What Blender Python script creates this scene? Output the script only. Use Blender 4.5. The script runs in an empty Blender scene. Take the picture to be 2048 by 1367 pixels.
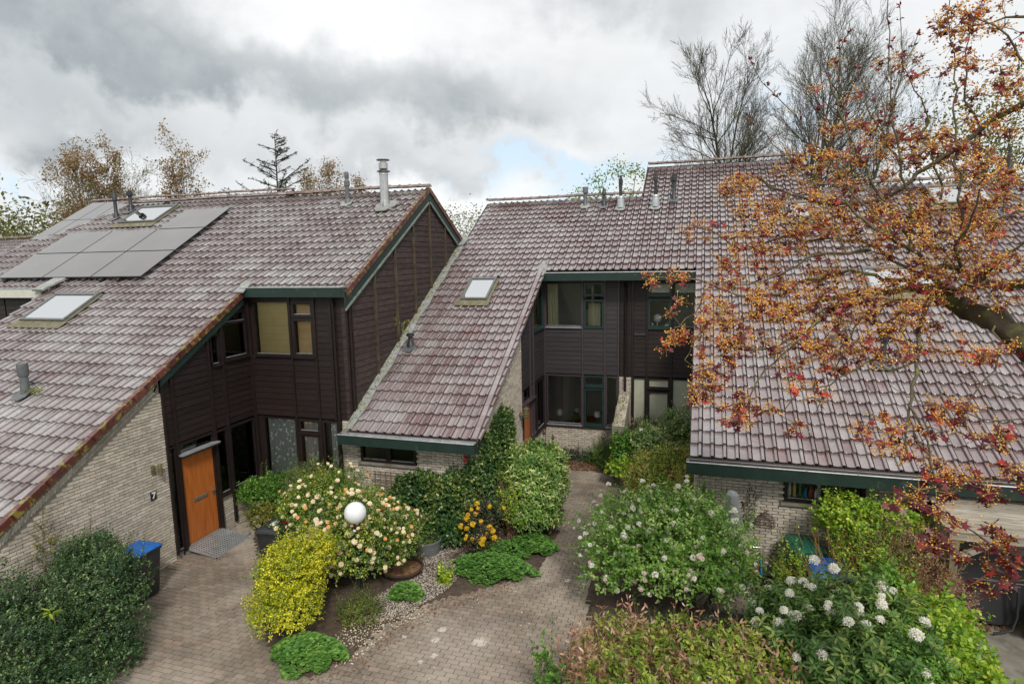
import bpy, math, random
import numpy as np
from mathutils import Matrix, Vector, Euler
R=math.radians; rng=np.random.default_rng(7); random.seed(7)
SC=bpy.context.scene; COL=SC.collection
# ------------------------------------------------------------------ camera
CR=Vector((0.955926, 0.292948, -0.019657)); CU=Vector((-0.022365, 0.139407, 0.989983)); CF=Vector((-0.292754, 0.945911, -0.139814))
CAM=Vector((0,0,6.4836))
cd=bpy.data.cameras.new('camera'); cam=bpy.data.objects.new('camera',cd); COL.objects.link(cam)
cd.sensor_width=36; cd.lens=1216.43/2048*36; cd.clip_start=.05; cd.clip_end=2000
cam.matrix_world=Matrix(((CR.x,CU.x,-CF.x,0),(CR.y,CU.y,-CF.y,0),(CR.z,CU.z,-CF.z,CAM.z),(0,0,0,1)))
SC.camera=cam
FP=1216.43
# ------------------------------------------------------------------ view, sun, sky
SC.view_settings.view_transform='Standard'; SC.view_settings.look='None'
SC.view_settings.exposure=0.92; SC.view_settings.gamma=1; SC.view_settings.use_curve_mapping=False
SUN_EL,SUN_AZ=R(46),R(150)      # azimuth clockwise from +Y
sd=bpy.data.lights.new('sun','SUN'); sd.energy=1.5; sd.angle=R(11); sd.color=(1,.95,.88)
sun=bpy.data.objects.new('sun',sd); COL.objects.link(sun)
sdir=Vector((math.sin(SUN_AZ)*math.cos(SUN_EL),math.cos(SUN_AZ)*math.cos(SUN_EL),math.sin(SUN_EL)))
sun.rotation_euler=sdir.to_track_quat('Z','Y').to_euler()
W=bpy.data.worlds.new('World'); SC.world=W; W.use_nodes=True
class NT:
    def __init__(s,nt): s.nt=nt; s.n=nt.nodes; s.l=nt.links
    def new(s,t,**k):
        o=s.n.new(t)
        for a,b in k.items(): setattr(o,a,b)
        return o
    def put(s,sock,v):
        if hasattr(v,'is_output') or isinstance(v,bpy.types.NodeSocket): s.l.new(v,sock)
        else:
            if isinstance(v,(tuple,list)) and len(v)==3 and sock.type=='RGBA': v=(*v,1)
            sock.default_value=v
    def math(s,op,a,b=None,c=None,clamp=False):
        m=s.new('ShaderNodeMath',operation=op); m.use_clamp=clamp; s.put(m.inputs[0],a)
        if b is not None: s.put(m.inputs[1],b)
        if c is not None: s.put(m.inputs[2],c)
        return m.outputs[0]
    def vec(s,op,a,b=None):
        m=s.new('ShaderNodeVectorMath',operation=op); s.put(m.inputs[0],a)
        if b is not None: s.put(m.inputs[1],b)
        return m.outputs['Value'] if op in('DISTANCE','LENGTH','DOT_PRODUCT') else m.outputs[0]
    def noise(s,vec,scale,detail=4,rough=.55,dist=0):
        m=s.new('ShaderNodeTexNoise'); s.put(m.inputs['Vector'],vec); m.inputs['Scale'].default_value=scale
        m.inputs['Detail'].default_value=detail; m.inputs['Roughness'].default_value=rough; m.inputs['Distortion'].default_value=dist
        return m.outputs['Fac']
    def ramp(s,v,a,b,c0=0.,c1=1.,smooth=True):
        m=s.new('ShaderNodeMapRange'); m.interpolation_type='SMOOTHSTEP' if smooth else 'LINEAR'
        s.put(m.inputs[0],v); m.inputs[1].default_value=a; m.inputs[2].default_value=b
        m.inputs[3].default_value=c0; m.inputs[4].default_value=c1
        return m.outputs[0]
    def mix(s,f,a,b):
        m=s.new('ShaderNodeMix',data_type='RGBA'); s.put(m.inputs[0],f); s.put(m.inputs[6],a); s.put(m.inputs[7],b)
        return m.outputs[2]
def sky():
    t=NT(W.node_tree); t.n.clear()
    out=t.new('ShaderNodeOutputWorld'); bg=t.new('ShaderNodeBackground'); bg.inputs[1].default_value=.1
    t.l.new(bg.outputs[0],out.inputs[0])
    st=t.new('ShaderNodeTexSky',sky_type='NISHITA'); st.sun_disc=False; st.sun_elevation=SUN_EL; st.sun_rotation=SUN_AZ
    tc=t.new('ShaderNodeTexCoord'); d=tc.outputs['Generated']
    sx=t.new('ShaderNodeSeparateXYZ'); t.l.new(d,sx.inputs[0]); x,y,z=sx.outputs
    az=t.math('MULTIPLY',t.math('ARCTAN2',x,y),57.2958); el=t.math('MULTIPLY',t.math('ARCSINE',z),57.2958)
    # cloud space: direction squeezed towards the horizon like a flat cloud deck
    zz=t.math('ADD',t.math('MAXIMUM',z,0),.22)
    cv=t.new('ShaderNodeCombineXYZ'); t.put(cv.inputs[0],t.math('DIVIDE',x,zz)); t.put(cv.inputs[1],t.math('DIVIDE',y,zz)); t.put(cv.inputs[2],t.math('MULTIPLY',z,2.))
    n1=t.noise(cv.outputs[0],1.1,8,.56,.25); n2=t.noise(d,5.5,8,.55,.15); n3=t.noise(d,16,6,.6)
    wa=t.math('MULTIPLY',t.math('SUBTRACT',n2,.5),26.); we=t.math('MULTIPLY',t.math('SUBTRACT',t.noise(d,8,6,.55),.5),15.)
    wa2=t.math('ADD',az,wa); we2=t.math('ADD',el,we)
    def blob(a,e,ra,re,soft=.5):
        u=t.math('DIVIDE',t.math('SUBTRACT',wa2,a),ra); v=t.math('DIVIDE',t.math('SUBTRACT',we2,e),re)
        r=t.math('SQRT',t.math('ADD',t.math('MULTIPLY',u,u),t.math('MULTIPLY',v,v)))
        return t.ramp(r,1.+soft,1.-soft)
    def add(*v):
        o=v[0]
        for q in v[1:]: o=t.math('ADD',o,q)
        return o
    sc=lambda k,v:t.math('MULTIPLY',v,k)
    dark=add(sc(.92,blob(-25,14.5,15,3.4,.75)),sc(.55,blob(-44,15.5,8,2.2,.8)),sc(1.25,blob(-54,20,12,8,.7)),sc(.6,blob(-48,10,12,1.6,.8)),sc(.55,blob(-27,8.0,13,1.5,.8)),sc(.55,blob(-5,22,9,4,.8)),sc(.25,blob(-18,26,14,3,.8)),
             sc(.35,t.ramp(n1,.50,.72)))
    dark=t.math('MINIMUM',t.math('MULTIPLY',dark,.76),.9)
    dark=t.math('MULTIPLY',dark,t.ramp(n3,.15,.75,.72,1.12))
    light=t.math('MINIMUM',add(blob(-34,21,10,5,.8),blob(-27,5.2,9,1.6,.6),blob(-12,18,7,6,.8),sc(.7,blob(-42,10.5,10,2,.8))),1.)
    base=t.mix(t.ramp(n1,.35,.7),(4.3,4.48,4.58),(5.25,5.32,5.36))
    c=t.mix(t.math('MULTIPLY',light,.8),base,(5.9,5.95,5.95))
    c=t.mix(t.math('MINIMUM',t.math('MULTIPLY',dark,t.ramp(n2,.3,.62,.80,1.0)),.9),c,(1.85,2.08,2.25))
    gap=t.math('MINIMUM',add(blob(-13,7.0,8.5,2.2,.6),sc(.9,blob(-57,6.5,5,1.6,.6)),sc(.7,blob(6,10,7,3,.7)),t.ramp(n1,.63,.72,0.,.0)),1.)
    gap=t.math('MULTIPLY',gap,t.ramp(n3,.62,.40))
    blue=t.mix(.62,t.mix(.5,st.outputs[0],(2.2,3.8,5.6)),(4.2,4.75,5.2))
    c=t.mix(gap,c,blue)
    t.l.new(c,bg.inputs[0])
sky()
# ------------------------------------------------------------------ materials
MATS={}
def pmat(name,c1,c2=None,scale=3,rough=.7,stains=(),rnd=.15,bump=0,bscale=60,metal=0,transl=0,spec=.5,coat=0,emit=0,stretch=(1,1,1),detail=5,rough2=None):
    if name in MATS: return MATS[name]
    m=bpy.data.materials.new(name); m.use_nodes=True; t=NT(m.node_tree); t.n.clear()
    out=t.new('ShaderNodeOutputMaterial'); p=t.new('ShaderNodeBsdfPrincipled')
    pos=t.new('ShaderNodeNewGeometry'); P=pos.outputs['Position']
    if stretch!=(1,1,1): P=t.vec('MULTIPLY',P,stretch)
    oi=t.new('ShaderNodeObjectInfo')
    rv=t.math('FRACT',t.math('ADD',pos.outputs['Random Per Island'],oi.outputs['Random']))
    c2=c2 or c1
    col=t.mix(t.ramp(t.noise(P,scale,detail,.6),.3,.7),c1,c2)
    for s in stains: # colour, scale, lo, hi, amount
        w=t.ramp(t.noise(t.vec('ADD',P,(s[1]*3.1,7.3,1.9)),s[1],6,.65),s[2],s[3],0.,s[4])
        col=t.mix(w,col,s[0])
    if rnd:
        k=t.math('ADD',1-rnd,t.math('MULTIPLY',rv,2*rnd))
        col=t.vec('MULTIPLY',col,t.comb(k) if hasattr(t,'comb') else comb(t,k))
    t.put(p.inputs['Base Color'],col)
    if rough2 is not None: t.put(p.inputs['Roughness'],t.ramp(t.noise(P,scale*1.7,5,.6),.35,.65,rough,rough2))
    else: p.inputs['Roughness'].default_value=rough
    p.inputs['Metallic'].default_value=metal; p.inputs['Specular IOR Level'].default_value=spec
    p.inputs['Coat Weight'].default_value=coat; p.inputs['Coat Roughness'].default_value=.12
    if emit: t.put(p.inputs['Emission Color'],col); p.inputs['Emission Strength'].default_value=emit
    if bump:
        b=t.new('ShaderNodeBump'); b.inputs['Strength'].default_value=bump; b.inputs['Distance'].default_value=.01
        t.put(b.inputs['Height'],t.noise(P,bscale,4,.6)); t.l.new(b.outputs[0],p.inputs['Normal'])
    sh=p.outputs[0]
    if transl:
        tr=t.new('ShaderNodeBsdfTranslucent'); t.put(tr.inputs[0],t.vec('MULTIPLY',col,(1.15,1.2,.75)))
        mx=t.new('ShaderNodeMixShader'); mx.inputs[0].default_value=transl; t.l.new(sh,mx.inputs[1]); t.l.new(tr.outputs[0],mx.inputs[2]); sh=mx.outputs[0]
    t.l.new(sh,out.inputs[0]); MATS[name]=m; return m
def comb(t,k):
    c=t.new('ShaderNodeCombineXYZ')
    for i in range(3): t.put(c.inputs[i],k)
    return c.outputs[0]
def leafmat(name,ca,cb,cc=None,rough=.42,transl=.28,spec=.5,big=.6):
    """leaf colour differs leaf by leaf between ca, cb and cc"""
    if name in MATS: return MATS[name]
    m=bpy.data.materials.new(name); m.use_nodes=True; t=NT(m.node_tree); t.n.clear()
    out=t.new('ShaderNodeOutputMaterial'); p=t.new('ShaderNodeBsdfPrincipled')
    g=t.new('ShaderNodeNewGeometry'); oi=t.new('ShaderNodeObjectInfo')
    rv=t.math('FRACT',t.math('ADD',g.outputs['Random Per Island'],oi.outputs['Random']))
    nz=t.ramp(t.noise(g.outputs['Position'],big*3,3,.6),.3,.7,-.25,.25)
    f=t.math('ADD',rv,nz,clamp=True)
    cr=t.new('ShaderNodeValToRGB'); t.l.new(f,cr.inputs[0]); e=cr.color_ramp.elements
    e[0].position=.15; e[0].color=(*ca,1); e[1].position=.75; e[1].color=(*cb,1)
    if cc: q=cr.color_ramp.elements.new(.95); q.color=(*cc,1)
    k=t.math('ADD',.75,t.math('MULTIPLY',t.math('FRACT',t.math('MULTIPLY',rv,17.3)),.5))
    col=t.vec('MULTIPLY',cr.outputs[0],comb(t,k))
    t.put(p.inputs['Base Color'],col); p.inputs['Roughness'].default_value=rough; p.inputs['Specular IOR Level'].default_value=spec
    tr=t.new('ShaderNodeBsdfTranslucent'); t.put(tr.inputs[0],t.vec('MULTIPLY',col,(1.3,1.35,.7)))
    mx=t.new('ShaderNodeMixShader'); mx.inputs[0].default_value=transl; t.l.new(p.outputs[0],mx.inputs[1]); t.l.new(tr.outputs[0],mx.inputs[2])
    t.l.new(mx.outputs[0],out.inputs[0]); MATS[name]=m; return m
def glassmat(name,tint=(.97,.98,.97),base=.0,rough=.01):
    m=bpy.data.materials.new(name); m.use_nodes=True; t=NT(m.node_tree); t.n.clear()
    out=t.new('ShaderNodeOutputMaterial'); g=t.new('ShaderNodeBsdfGlossy'); g.inputs['Roughness'].default_value=rough
    tr=t.new('ShaderNodeBsdfTransparent'); tr.inputs[0].default_value=(*tint,1)
    lw=t.new('ShaderNodeFresnel'); lw.inputs[0].default_value=1.38
    f=t.math('ADD',t.math('MULTIPLY',lw.outputs[0],1.0),base,clamp=True)
    mx=t.new('ShaderNodeMixShader'); t.l.new(f,mx.inputs[0]); t.l.new(tr.outputs[0],mx.inputs[1]); t.l.new(g.outputs[0],mx.inputs[2])
    t.l.new(mx.outputs[0],out.inputs[0]); MATS[name]=m; return m
# roof tiles: wine-brown glazed clay, weathered grey and lichened in patches
def tilemat(name,glaze,wear,amount,rough):
    m=bpy.data.materials.new(name); m.use_nodes=True; t=NT(m.node_tree); t.n.clear()
    out=t.new('ShaderNodeOutputMaterial'); p=t.new('ShaderNodeBsdfPrincipled')
    g=t.new('ShaderNodeNewGeometry'); P=g.outputs['Position']; oi=t.new('ShaderNodeObjectInfo')
    rv=t.math('FRACT',t.math('ADD',g.outputs['Random Per Island'],oi.outputs['Random']))
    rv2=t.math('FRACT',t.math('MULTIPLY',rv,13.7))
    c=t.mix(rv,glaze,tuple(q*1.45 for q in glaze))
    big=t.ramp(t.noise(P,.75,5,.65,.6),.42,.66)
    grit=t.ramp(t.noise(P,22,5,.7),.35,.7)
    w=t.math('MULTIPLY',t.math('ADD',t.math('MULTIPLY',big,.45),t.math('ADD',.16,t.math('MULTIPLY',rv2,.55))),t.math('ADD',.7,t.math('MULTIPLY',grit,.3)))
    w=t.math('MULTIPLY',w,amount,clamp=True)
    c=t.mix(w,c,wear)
    dk=t.math('MULTIPLY',t.ramp(t.noise(t.vec('MULTIPLY',P,(1,.45,.45)),2.1,6,.7),.55,.72),t.ramp(t.noise(P,30,4,.7),.4,.6,.25,1.))
    c=t.mix(t.math('MULTIPLY',dk,.85),c,(.040,.036,.032))
    li=t.ramp(t.noise(t.vec('ADD',P,(5,3,1)),9,5,.7),.69,.74)
    c=t.mix(t.math('MULTIPLY',li,.8),c,(.30,.27,.13))
    t.put(p.inputs['Base Color'],c)
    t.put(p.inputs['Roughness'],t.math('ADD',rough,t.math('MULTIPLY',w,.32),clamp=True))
    p.inputs['Specular IOR Level'].default_value=.8; p.inputs['Coat Weight'].default_value=1.; p.inputs['Coat Roughness'].default_value=.13; p.inputs['Coat IOR'].default_value=1.75
    b=t.new('ShaderNodeBump'); b.inputs['Strength'].default_value=.25; b.inputs['Distance'].default_value=.006
    t.put(b.inputs['Height'],t.noise(P,45,4,.65)); t.l.new(b.outputs[0],p.inputs['Normal'])
    t.l.new(p.outputs[0],out.inputs[0]); MATS[name]=m; return m
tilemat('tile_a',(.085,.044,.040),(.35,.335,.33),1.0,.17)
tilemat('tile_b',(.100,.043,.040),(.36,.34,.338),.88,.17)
pmat('verge',(.075,.020,.016),(.12,.038,.030),6,.45,[((.22,.19,.03),7,.53,.60,.85),((.05,.03,.025),4,.55,.7,.7)],.2,.3,40,coat=.3)
pmat('ridge',(.13,.075,.065),(.24,.19,.17),4,.5,[((.09,.09,.05),5,.5,.65,.7),((.30,.28,.25),9,.58,.68,.7)],.2,.4,40)
pmat('deck',(.05,.04,.035)); 
pmat('brick',(.42,.37,.305),(.53,.475,.40),9,.9,[((.17,.15,.12),1.1,.56,.75,.55),((.26,.25,.17),2.3,.60,.75,.35)],.19,.7,70,spec=.25)
pmat('mortar',(.21,.185,.155),(.28,.25,.21),8,.95,rnd=0,bump=.5)
pmat('clad_dark',(.013,.0075,.0065),(.021,.0125,.011),5,.5,[((.16,.15,.15),5,.70,.76,.5)],.18,.3,90,stretch=(1,1,6),spec=.35)  # darker than the gable: fresher paint, plus some shade put into the colour
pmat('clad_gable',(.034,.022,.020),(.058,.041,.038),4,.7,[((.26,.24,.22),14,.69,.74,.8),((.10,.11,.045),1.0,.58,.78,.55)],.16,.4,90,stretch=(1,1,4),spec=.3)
pmat('clad_mid',(.030,.024,.027),(.040,.033,.036),5,.5,[((.2,.18,.2),12,.72,.76,.4)],.10,.3,90,stretch=(1,1,5),spec=.4)
pmat('frame_gable',(.040,.027,.020),(.085,.065,.035),5,.6,rnd=.1,bump=.3); pmat('algae',(.30,.30,.05),(.20,.19,.06),10,.9,rnd=.3)
pmat('frame_dark',(.013,.008,.007),(.020,.013,.012),6,.45,[((.2,.19,.18),6,.70,.76,.5)],.1,spec=.4)
pmat('frame_green',(.010,.028,.026),(.014,.036,.032),6,.35,rnd=.05)
pmat('frame_wine',(.045,.033,.038),(.055,.042,.046),6,.45,rnd=.08)
pmat('green_board',(.009,.024,.019),(.014,.032,.027),3,.42,[((.10,.12,.09),6,.60,.72,.5)],.06,.15,30)
pmat('pale_edge',(.20,.24,.22),(.10,.12,.10),12,.8,rnd=.1)
pmat('zinc',(.42,.44,.46),(.55,.57,.58),6,.38,[((.22,.22,.21),8,.55,.7,.6)],.05,metal=.6)
pmat('lead',(.22,.225,.23),(.32,.325,.32),7,.7,[((.20,.21,.13),5,.5,.62,.8)],.1,.5,25)
pmat('moss',(.10,.12,.03),(.20,.19,.05),14,.95,rnd=.3,bump=1,bscale=60)
pmat('moss_brown',(.10,.05,.02),(.16,.14,.04),14,.95,rnd=.3,bump=1,bscale=60)
pmat('cream_board',(.55,.53,.47),(.62,.60,.54),5,.6,rnd=.05)
pmat('flue_grey',(.09,.10,.105),(.13,.14,.145),5,.5,[((.25,.25,.24),8,.6,.7,.5)],.1)
pmat('flue_black',(.018,.019,.021),(.03,.03,.032),5,.45,rnd=.1)
pmat('steel',(.42,.43,.43),(.55,.55,.54),6,.35,[((.12,.12,.12),7,.55,.66,.7)],.05,metal=.75,stretch=(1,1,.4))
pmat('pane_solar',(.085,.072,.066),(.11,.095,.086),1.2,.22,rnd=.08,spec=.7,coat=.9)  # panels are black; a taupe reflection is put into the base colour
pmat('solar_frame',(.02,.02,.022),rough=.4)
pmat('alu_grey',(.15,.155,.155),(.20,.205,.20),8,.45,[((.2,.2,.12),5,.58,.7,.4)],.08,metal=.4)
glassmat('glass'); glassmat('glass_sky',(.9,.93,.95),.12,.03); glassmat('glass_dark',(.8,.85,.85),.01)
pmat('room',(.48,.45,.40),(.55,.52,.47),2,.9,rnd=0); pmat('floor_in',(.12,.08,.05),rough=.7)
pmat('door',(.34,.095,.018),(.44,.135,.03),3,.42,[((.22,.05,.01),2.5,.5,.7,.6)],.0,.05,stretch=(8,8,.5),spec=.4)
pmat('door_frame',(.035,.018,.015),rough=.5)
pmat('chrome',(.6,.6,.6),rough=.25,metal=.9,rnd=0)
pmat('brass',(.30,.24,.10),(.16,.14,.10),8,.45,metal=.6)
pmat('bottle_yellow',(.42,.34,.08),(.5,.4,.12),9,.5,rnd=.05); pmat('bottle_red',(.28,.05,.05),rough=.5,rnd=.05); pmat('bottle_green',(.05,.16,.09),rough=.5); pmat('white',(.72,.72,.70),(.66,.66,.64),8,.5,rnd=.05); pmat('off_white',(.62,.60,.55),rough=.8)
pmat('black',(.012,.012,.013),(.018,.018,.02),6,.5,rnd=.05); pmat('black_bin',(.022,.023,.026),(.032,.033,.036),5,.45,rnd=.05,bump=.1,bscale=120)
pmat('blue',(.012,.10,.36),(.018,.13,.42),5,.38,rnd=.04); pmat('tarp_blue',(.015,.10,.36),(.03,.16,.48),3,.5,rnd=.1,bump=.6,bscale=8)
pmat('red',(.45,.02,.02),rough=.45,rnd=.05); pmat('hose_red',(.20,.02,.025),rough=.45,rnd=.1); pmat('teal',(.01,.22,.36),rough=.4,rnd=.05)
pmat('green_plastic',(.01,.10,.06),rough=.45); pmat('rust',(.06,.03,.02),(.09,.05,.035),20,.8)
pmat('grey_cloth',(.22,.22,.23),(.32,.32,.33),6,.8,[((.12,.12,.12),4,.5,.7,.5)],0,.5,30,stretch=(3,3,.5))
pmat('blind',(.80,.64,.32),(.86,.72,.40),2,.6,rnd=.06,transl=.25); pmat('blind_orange',(.82,.58,.30),(.86,.66,.38),2,.6,rnd=.06,transl=.25)
pmat('frosted',(.42,.43,.33),(.36,.37,.28),1.5,.3,[((.30,.32,.25),8,.55,.62,.6)],0,.2,60,spec=.5)
pmat('curtain',(.65,.60,.42),(.72,.68,.52),3,.8,rnd=0,transl=.3,stretch=(6,6,.3)); pmat('blue_cloth',(.03,.16,.36),rough=.8)
pmat('globe',(.74,.75,.77),(.66,.67,.69),3,.25,rnd=0)
pmat('wood_grey',(.22,.19,.15),(.36,.32,.26),6,.85,[((.08,.07,.05),9,.55,.66,.8)],.25,.7,60,stretch=(.4,4,4)); pmat('wood_post',(.14,.13,.07),(.22,.19,.11),6,.85,rnd=.1,bump=.5)
pmat('wood_trellis',(.13,.09,.06),(.19,.15,.11),9,.85,rnd=.15)
pmat('soil',(.045,.030,.020),(.085,.060,.042),9,.95,[((.26,.23,.18),40,.66,.70,.9),((.11,.07,.03),25,.60,.66,.7)],0,1,50)
pmat('sand',(.030,.030,.016),(.055,.048,.028),14,.95,rnd=0,bump=.5); pmat('grass_far',(.05,.08,.02),(.08,.11,.03),.5,.95,rnd=0)
pmat('concrete',(.16,.145,.12),(.22,.20,.17),5,.9,[((.07,.07,.05),2,.5,.65,.6)],.08,.6,50)
pmat('pebble',(.27,.22,.175),(.46,.41,.35),9,.8,rnd=.35); pmat('leaf_litter',(.11,.05,.025),(.22,.12,.06),9,.8,rnd=.4); pmat('petal_litter',(.46,.37,.25),(.6,.52,.4),9,.8,rnd=.25)
pmat('bark_grey',(.052,.045,.033),(.08,.07,.047),6,.9,[((.13,.15,.05),2,.5,.65,.6)],.1,.6,30); pmat('bark_dark',(.05,.042,.032),(.08,.065,.05),8,.9,rnd=.15)
pmat('bark_maple',(.07,.055,.035),(.13,.11,.07),7,.9,[((.20,.19,.03),6,.52,.62,.75)],.1,.7,45)
pmat('bark_moss',(.045,.032,.020),(.075,.06,.03),7,.95,[((.10,.12,.018),2.6,.46,.60,.9),((.02,.015,.01),9,.58,.7,.8)],.1,1,35); pmat('twig_brown',(.22,.11,.06),(.34,.21,.13),9,.8,rnd=.3); pmat('twig_orange',(.36,.20,.05),(.28,.13,.04),9,.8,rnd=.3)
pmat('terracotta_dark',(.05,.03,.02),(.07,.05,.035),6,.6); pmat('pot_olive',(.09,.09,.06),(.14,.13,.09),5,.35,[((.05,.05,.03),4,.5,.6,.6)],coat=.3); pmat('pot_grey',(.12,.13,.13),(.16,.17,.17),5,.6)
def pavemat():
    m=bpy.data.materials.new('paver'); m.use_nodes=True; t=NT(m.node_tree); t.n.clear()
    out=t.new('ShaderNodeOutputMaterial'); p=t.new('ShaderNodeBsdfPrincipled')
    g=t.new('ShaderNodeNewGeometry'); P=g.outputs['Position']; oi=t.new('ShaderNodeObjectInfo')
    rv=t.math('FRACT',t.math('ADD',g.outputs['Random Per Island'],oi.outputs['Random']))
    c=t.mix(t.ramp(t.noise(P,.55,5,.6,.4),.38,.66),(.175,.140,.108),(.32,.272,.218))
    c=t.mix(t.ramp(rv,.65,1.,0.,.32),c,(.25,.165,.12))
    c=t.vec('MULTIPLY',c,comb(t,t.math('ADD',.84,t.math('MULTIPLY',rv,.32))))
    sp=t.ramp(t.noise(P,160,3,.7),.54,.66); c=t.mix(t.math('MULTIPLY',sp,.55),c,(.42,.38,.33))
    sp=t.ramp(t.noise(P,110,3,.7),.40,.30); c=t.mix(t.math('MULTIPLY',sp,.5),c,(.06,.045,.035))
    dirt=t.ramp(t.noise(t.vec('ADD',P,(3,1,0)),1.3,6,.7),.54,.70); c=t.mix(t.math('MULTIPLY',dirt,.5),c,(.075,.065,.05))
    for (x,y,r) in ((-4.19,9.07,.10),(-4.19,8.75,.09),(-4.05,8.38,.08),(-3.44,8.92,.16),(-2.41,11.24,.07),(-4.2,8.18,.06),(-4.75,8.7,.05)):
        dd=t.vec('DISTANCE',P,(x,y,0)); dd=t.math('ADD',dd,t.math('MULTIPLY',t.math('SUBTRACT',t.noise(P,9,4,.6),.5),r*1.6))
        c=t.mix(t.ramp(dd,r,r*.45,0.,.75),c,(.62,.58,.52))
    dd=t.math('ADD',t.vec('DISTANCE',P,(-3.7,8.6,0)),t.math('MULTIPLY',t.math('SUBTRACT',t.noise(P,2,4,.6),.5),1.2))
    c=t.mix(t.ramp(dd,1.5,.3,0.,.35),c,(.44,.38,.33))
    t.put(p.inputs['Base Color'],c); p.inputs['Roughness'].default_value=.85; p.inputs['Specular IOR Level'].default_value=.3
    b=t.new('ShaderNodeBump'); b.inputs['Strength'].default_value=.6; b.inputs['Distance'].default_value=.006
    t.put(b.inputs['Height'],t.noise(P,150,3,.7)); t.l.new(b.outputs[0],p.inputs['Normal'])
    t.l.new(p.outputs[0],out.inputs[0]); MATS['paver']=m
pavemat()
def lacemat():
    m=bpy.data.materials.new('lace'); m.use_nodes=True; t=NT(m.node_tree); t.n.clear()
    out=t.new('ShaderNodeOutputMaterial'); p=t.new('ShaderNodeBsdfPrincipled')
    g=t.new('ShaderNodeNewGeometry'); P=g.outputs['Position']
    v=t.new('ShaderNodeTexVoronoi'); t.l.new(t.vec('MULTIPLY',P,(1,1,.75)),v.inputs[0]); v.inputs['Scale'].default_value=11
    f=t.ramp(v.outputs['Distance'],.34,.28)
    t.put(p.inputs['Base Color'],t.mix(f,(.36,.38,.36),(.85,.86,.83))); p.inputs['Roughness'].default_value=.9
    t.l.new(p.outputs[0],out.inputs[0]); MATS['lace']=m
lacemat()
M=MATS
# ------------------------------------------------------------------ object helpers
LOC={}
def link(o,parent=None):
    COL.objects.link(o)
    if parent is not None:
        o.parent=parent
        l=LOC.get(parent.name)
        if l is not None: o.matrix_parent_inverse=Matrix.Translation(-l)
    return o
def mesh(name,V,F,mat,smooth=False,mats=None,fmat=None):
    me=bpy.data.meshes.new(name)
    if isinstance(F,np.ndarray):
        n=len(F); k=F.shape[1]
        me.vertices.add(len(V)); me.vertices.foreach_set('co',np.asarray(V,np.float32).ravel())
        me.loops.add(n*k); me.loops.foreach_set('vertex_index',F.astype(np.int32).ravel())
        me.polygons.add(n); me.polygons.foreach_set('loop_start',np.arange(0,n*k,k,dtype=np.int32))
        try: me.polygons.foreach_set('loop_total',np.full(n,k,dtype=np.int32))
        except Exception: pass
        me.update(calc_edges=True)
    else: me.from_pydata([tuple(v) for v in V],[],F)
    for mm in (mats or [mat]): me.materials.append(M[mm] if isinstance(mm,str) else mm)
    if fmat is not None: me.polygons.foreach_set('material_index',np.asarray(fmat,np.int32))
    if smooth: me.polygons.foreach_set('use_smooth',np.ones(len(me.polygons),bool))
    me.validate(); return me
def obj(name,me,parent=None,kind=None,label=None,cat=None,group=None):
    o=bpy.data.objects.new(name,me); link(o,parent)
    if kind:o['kind']=kind
    if label:o['label']=label
    if cat:o['category']=cat
    if group:o['group']=group
    return o
def root(name,loc,label,cat,group=None):
    o=bpy.data.objects.new(name,None); o.empty_display_size=.2; o.location=loc; COL.objects.link(o); LOC[o.name]=Vector(loc)
    o['label']=label; o['category']=cat
    if group:o['group']=group
    return o
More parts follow.
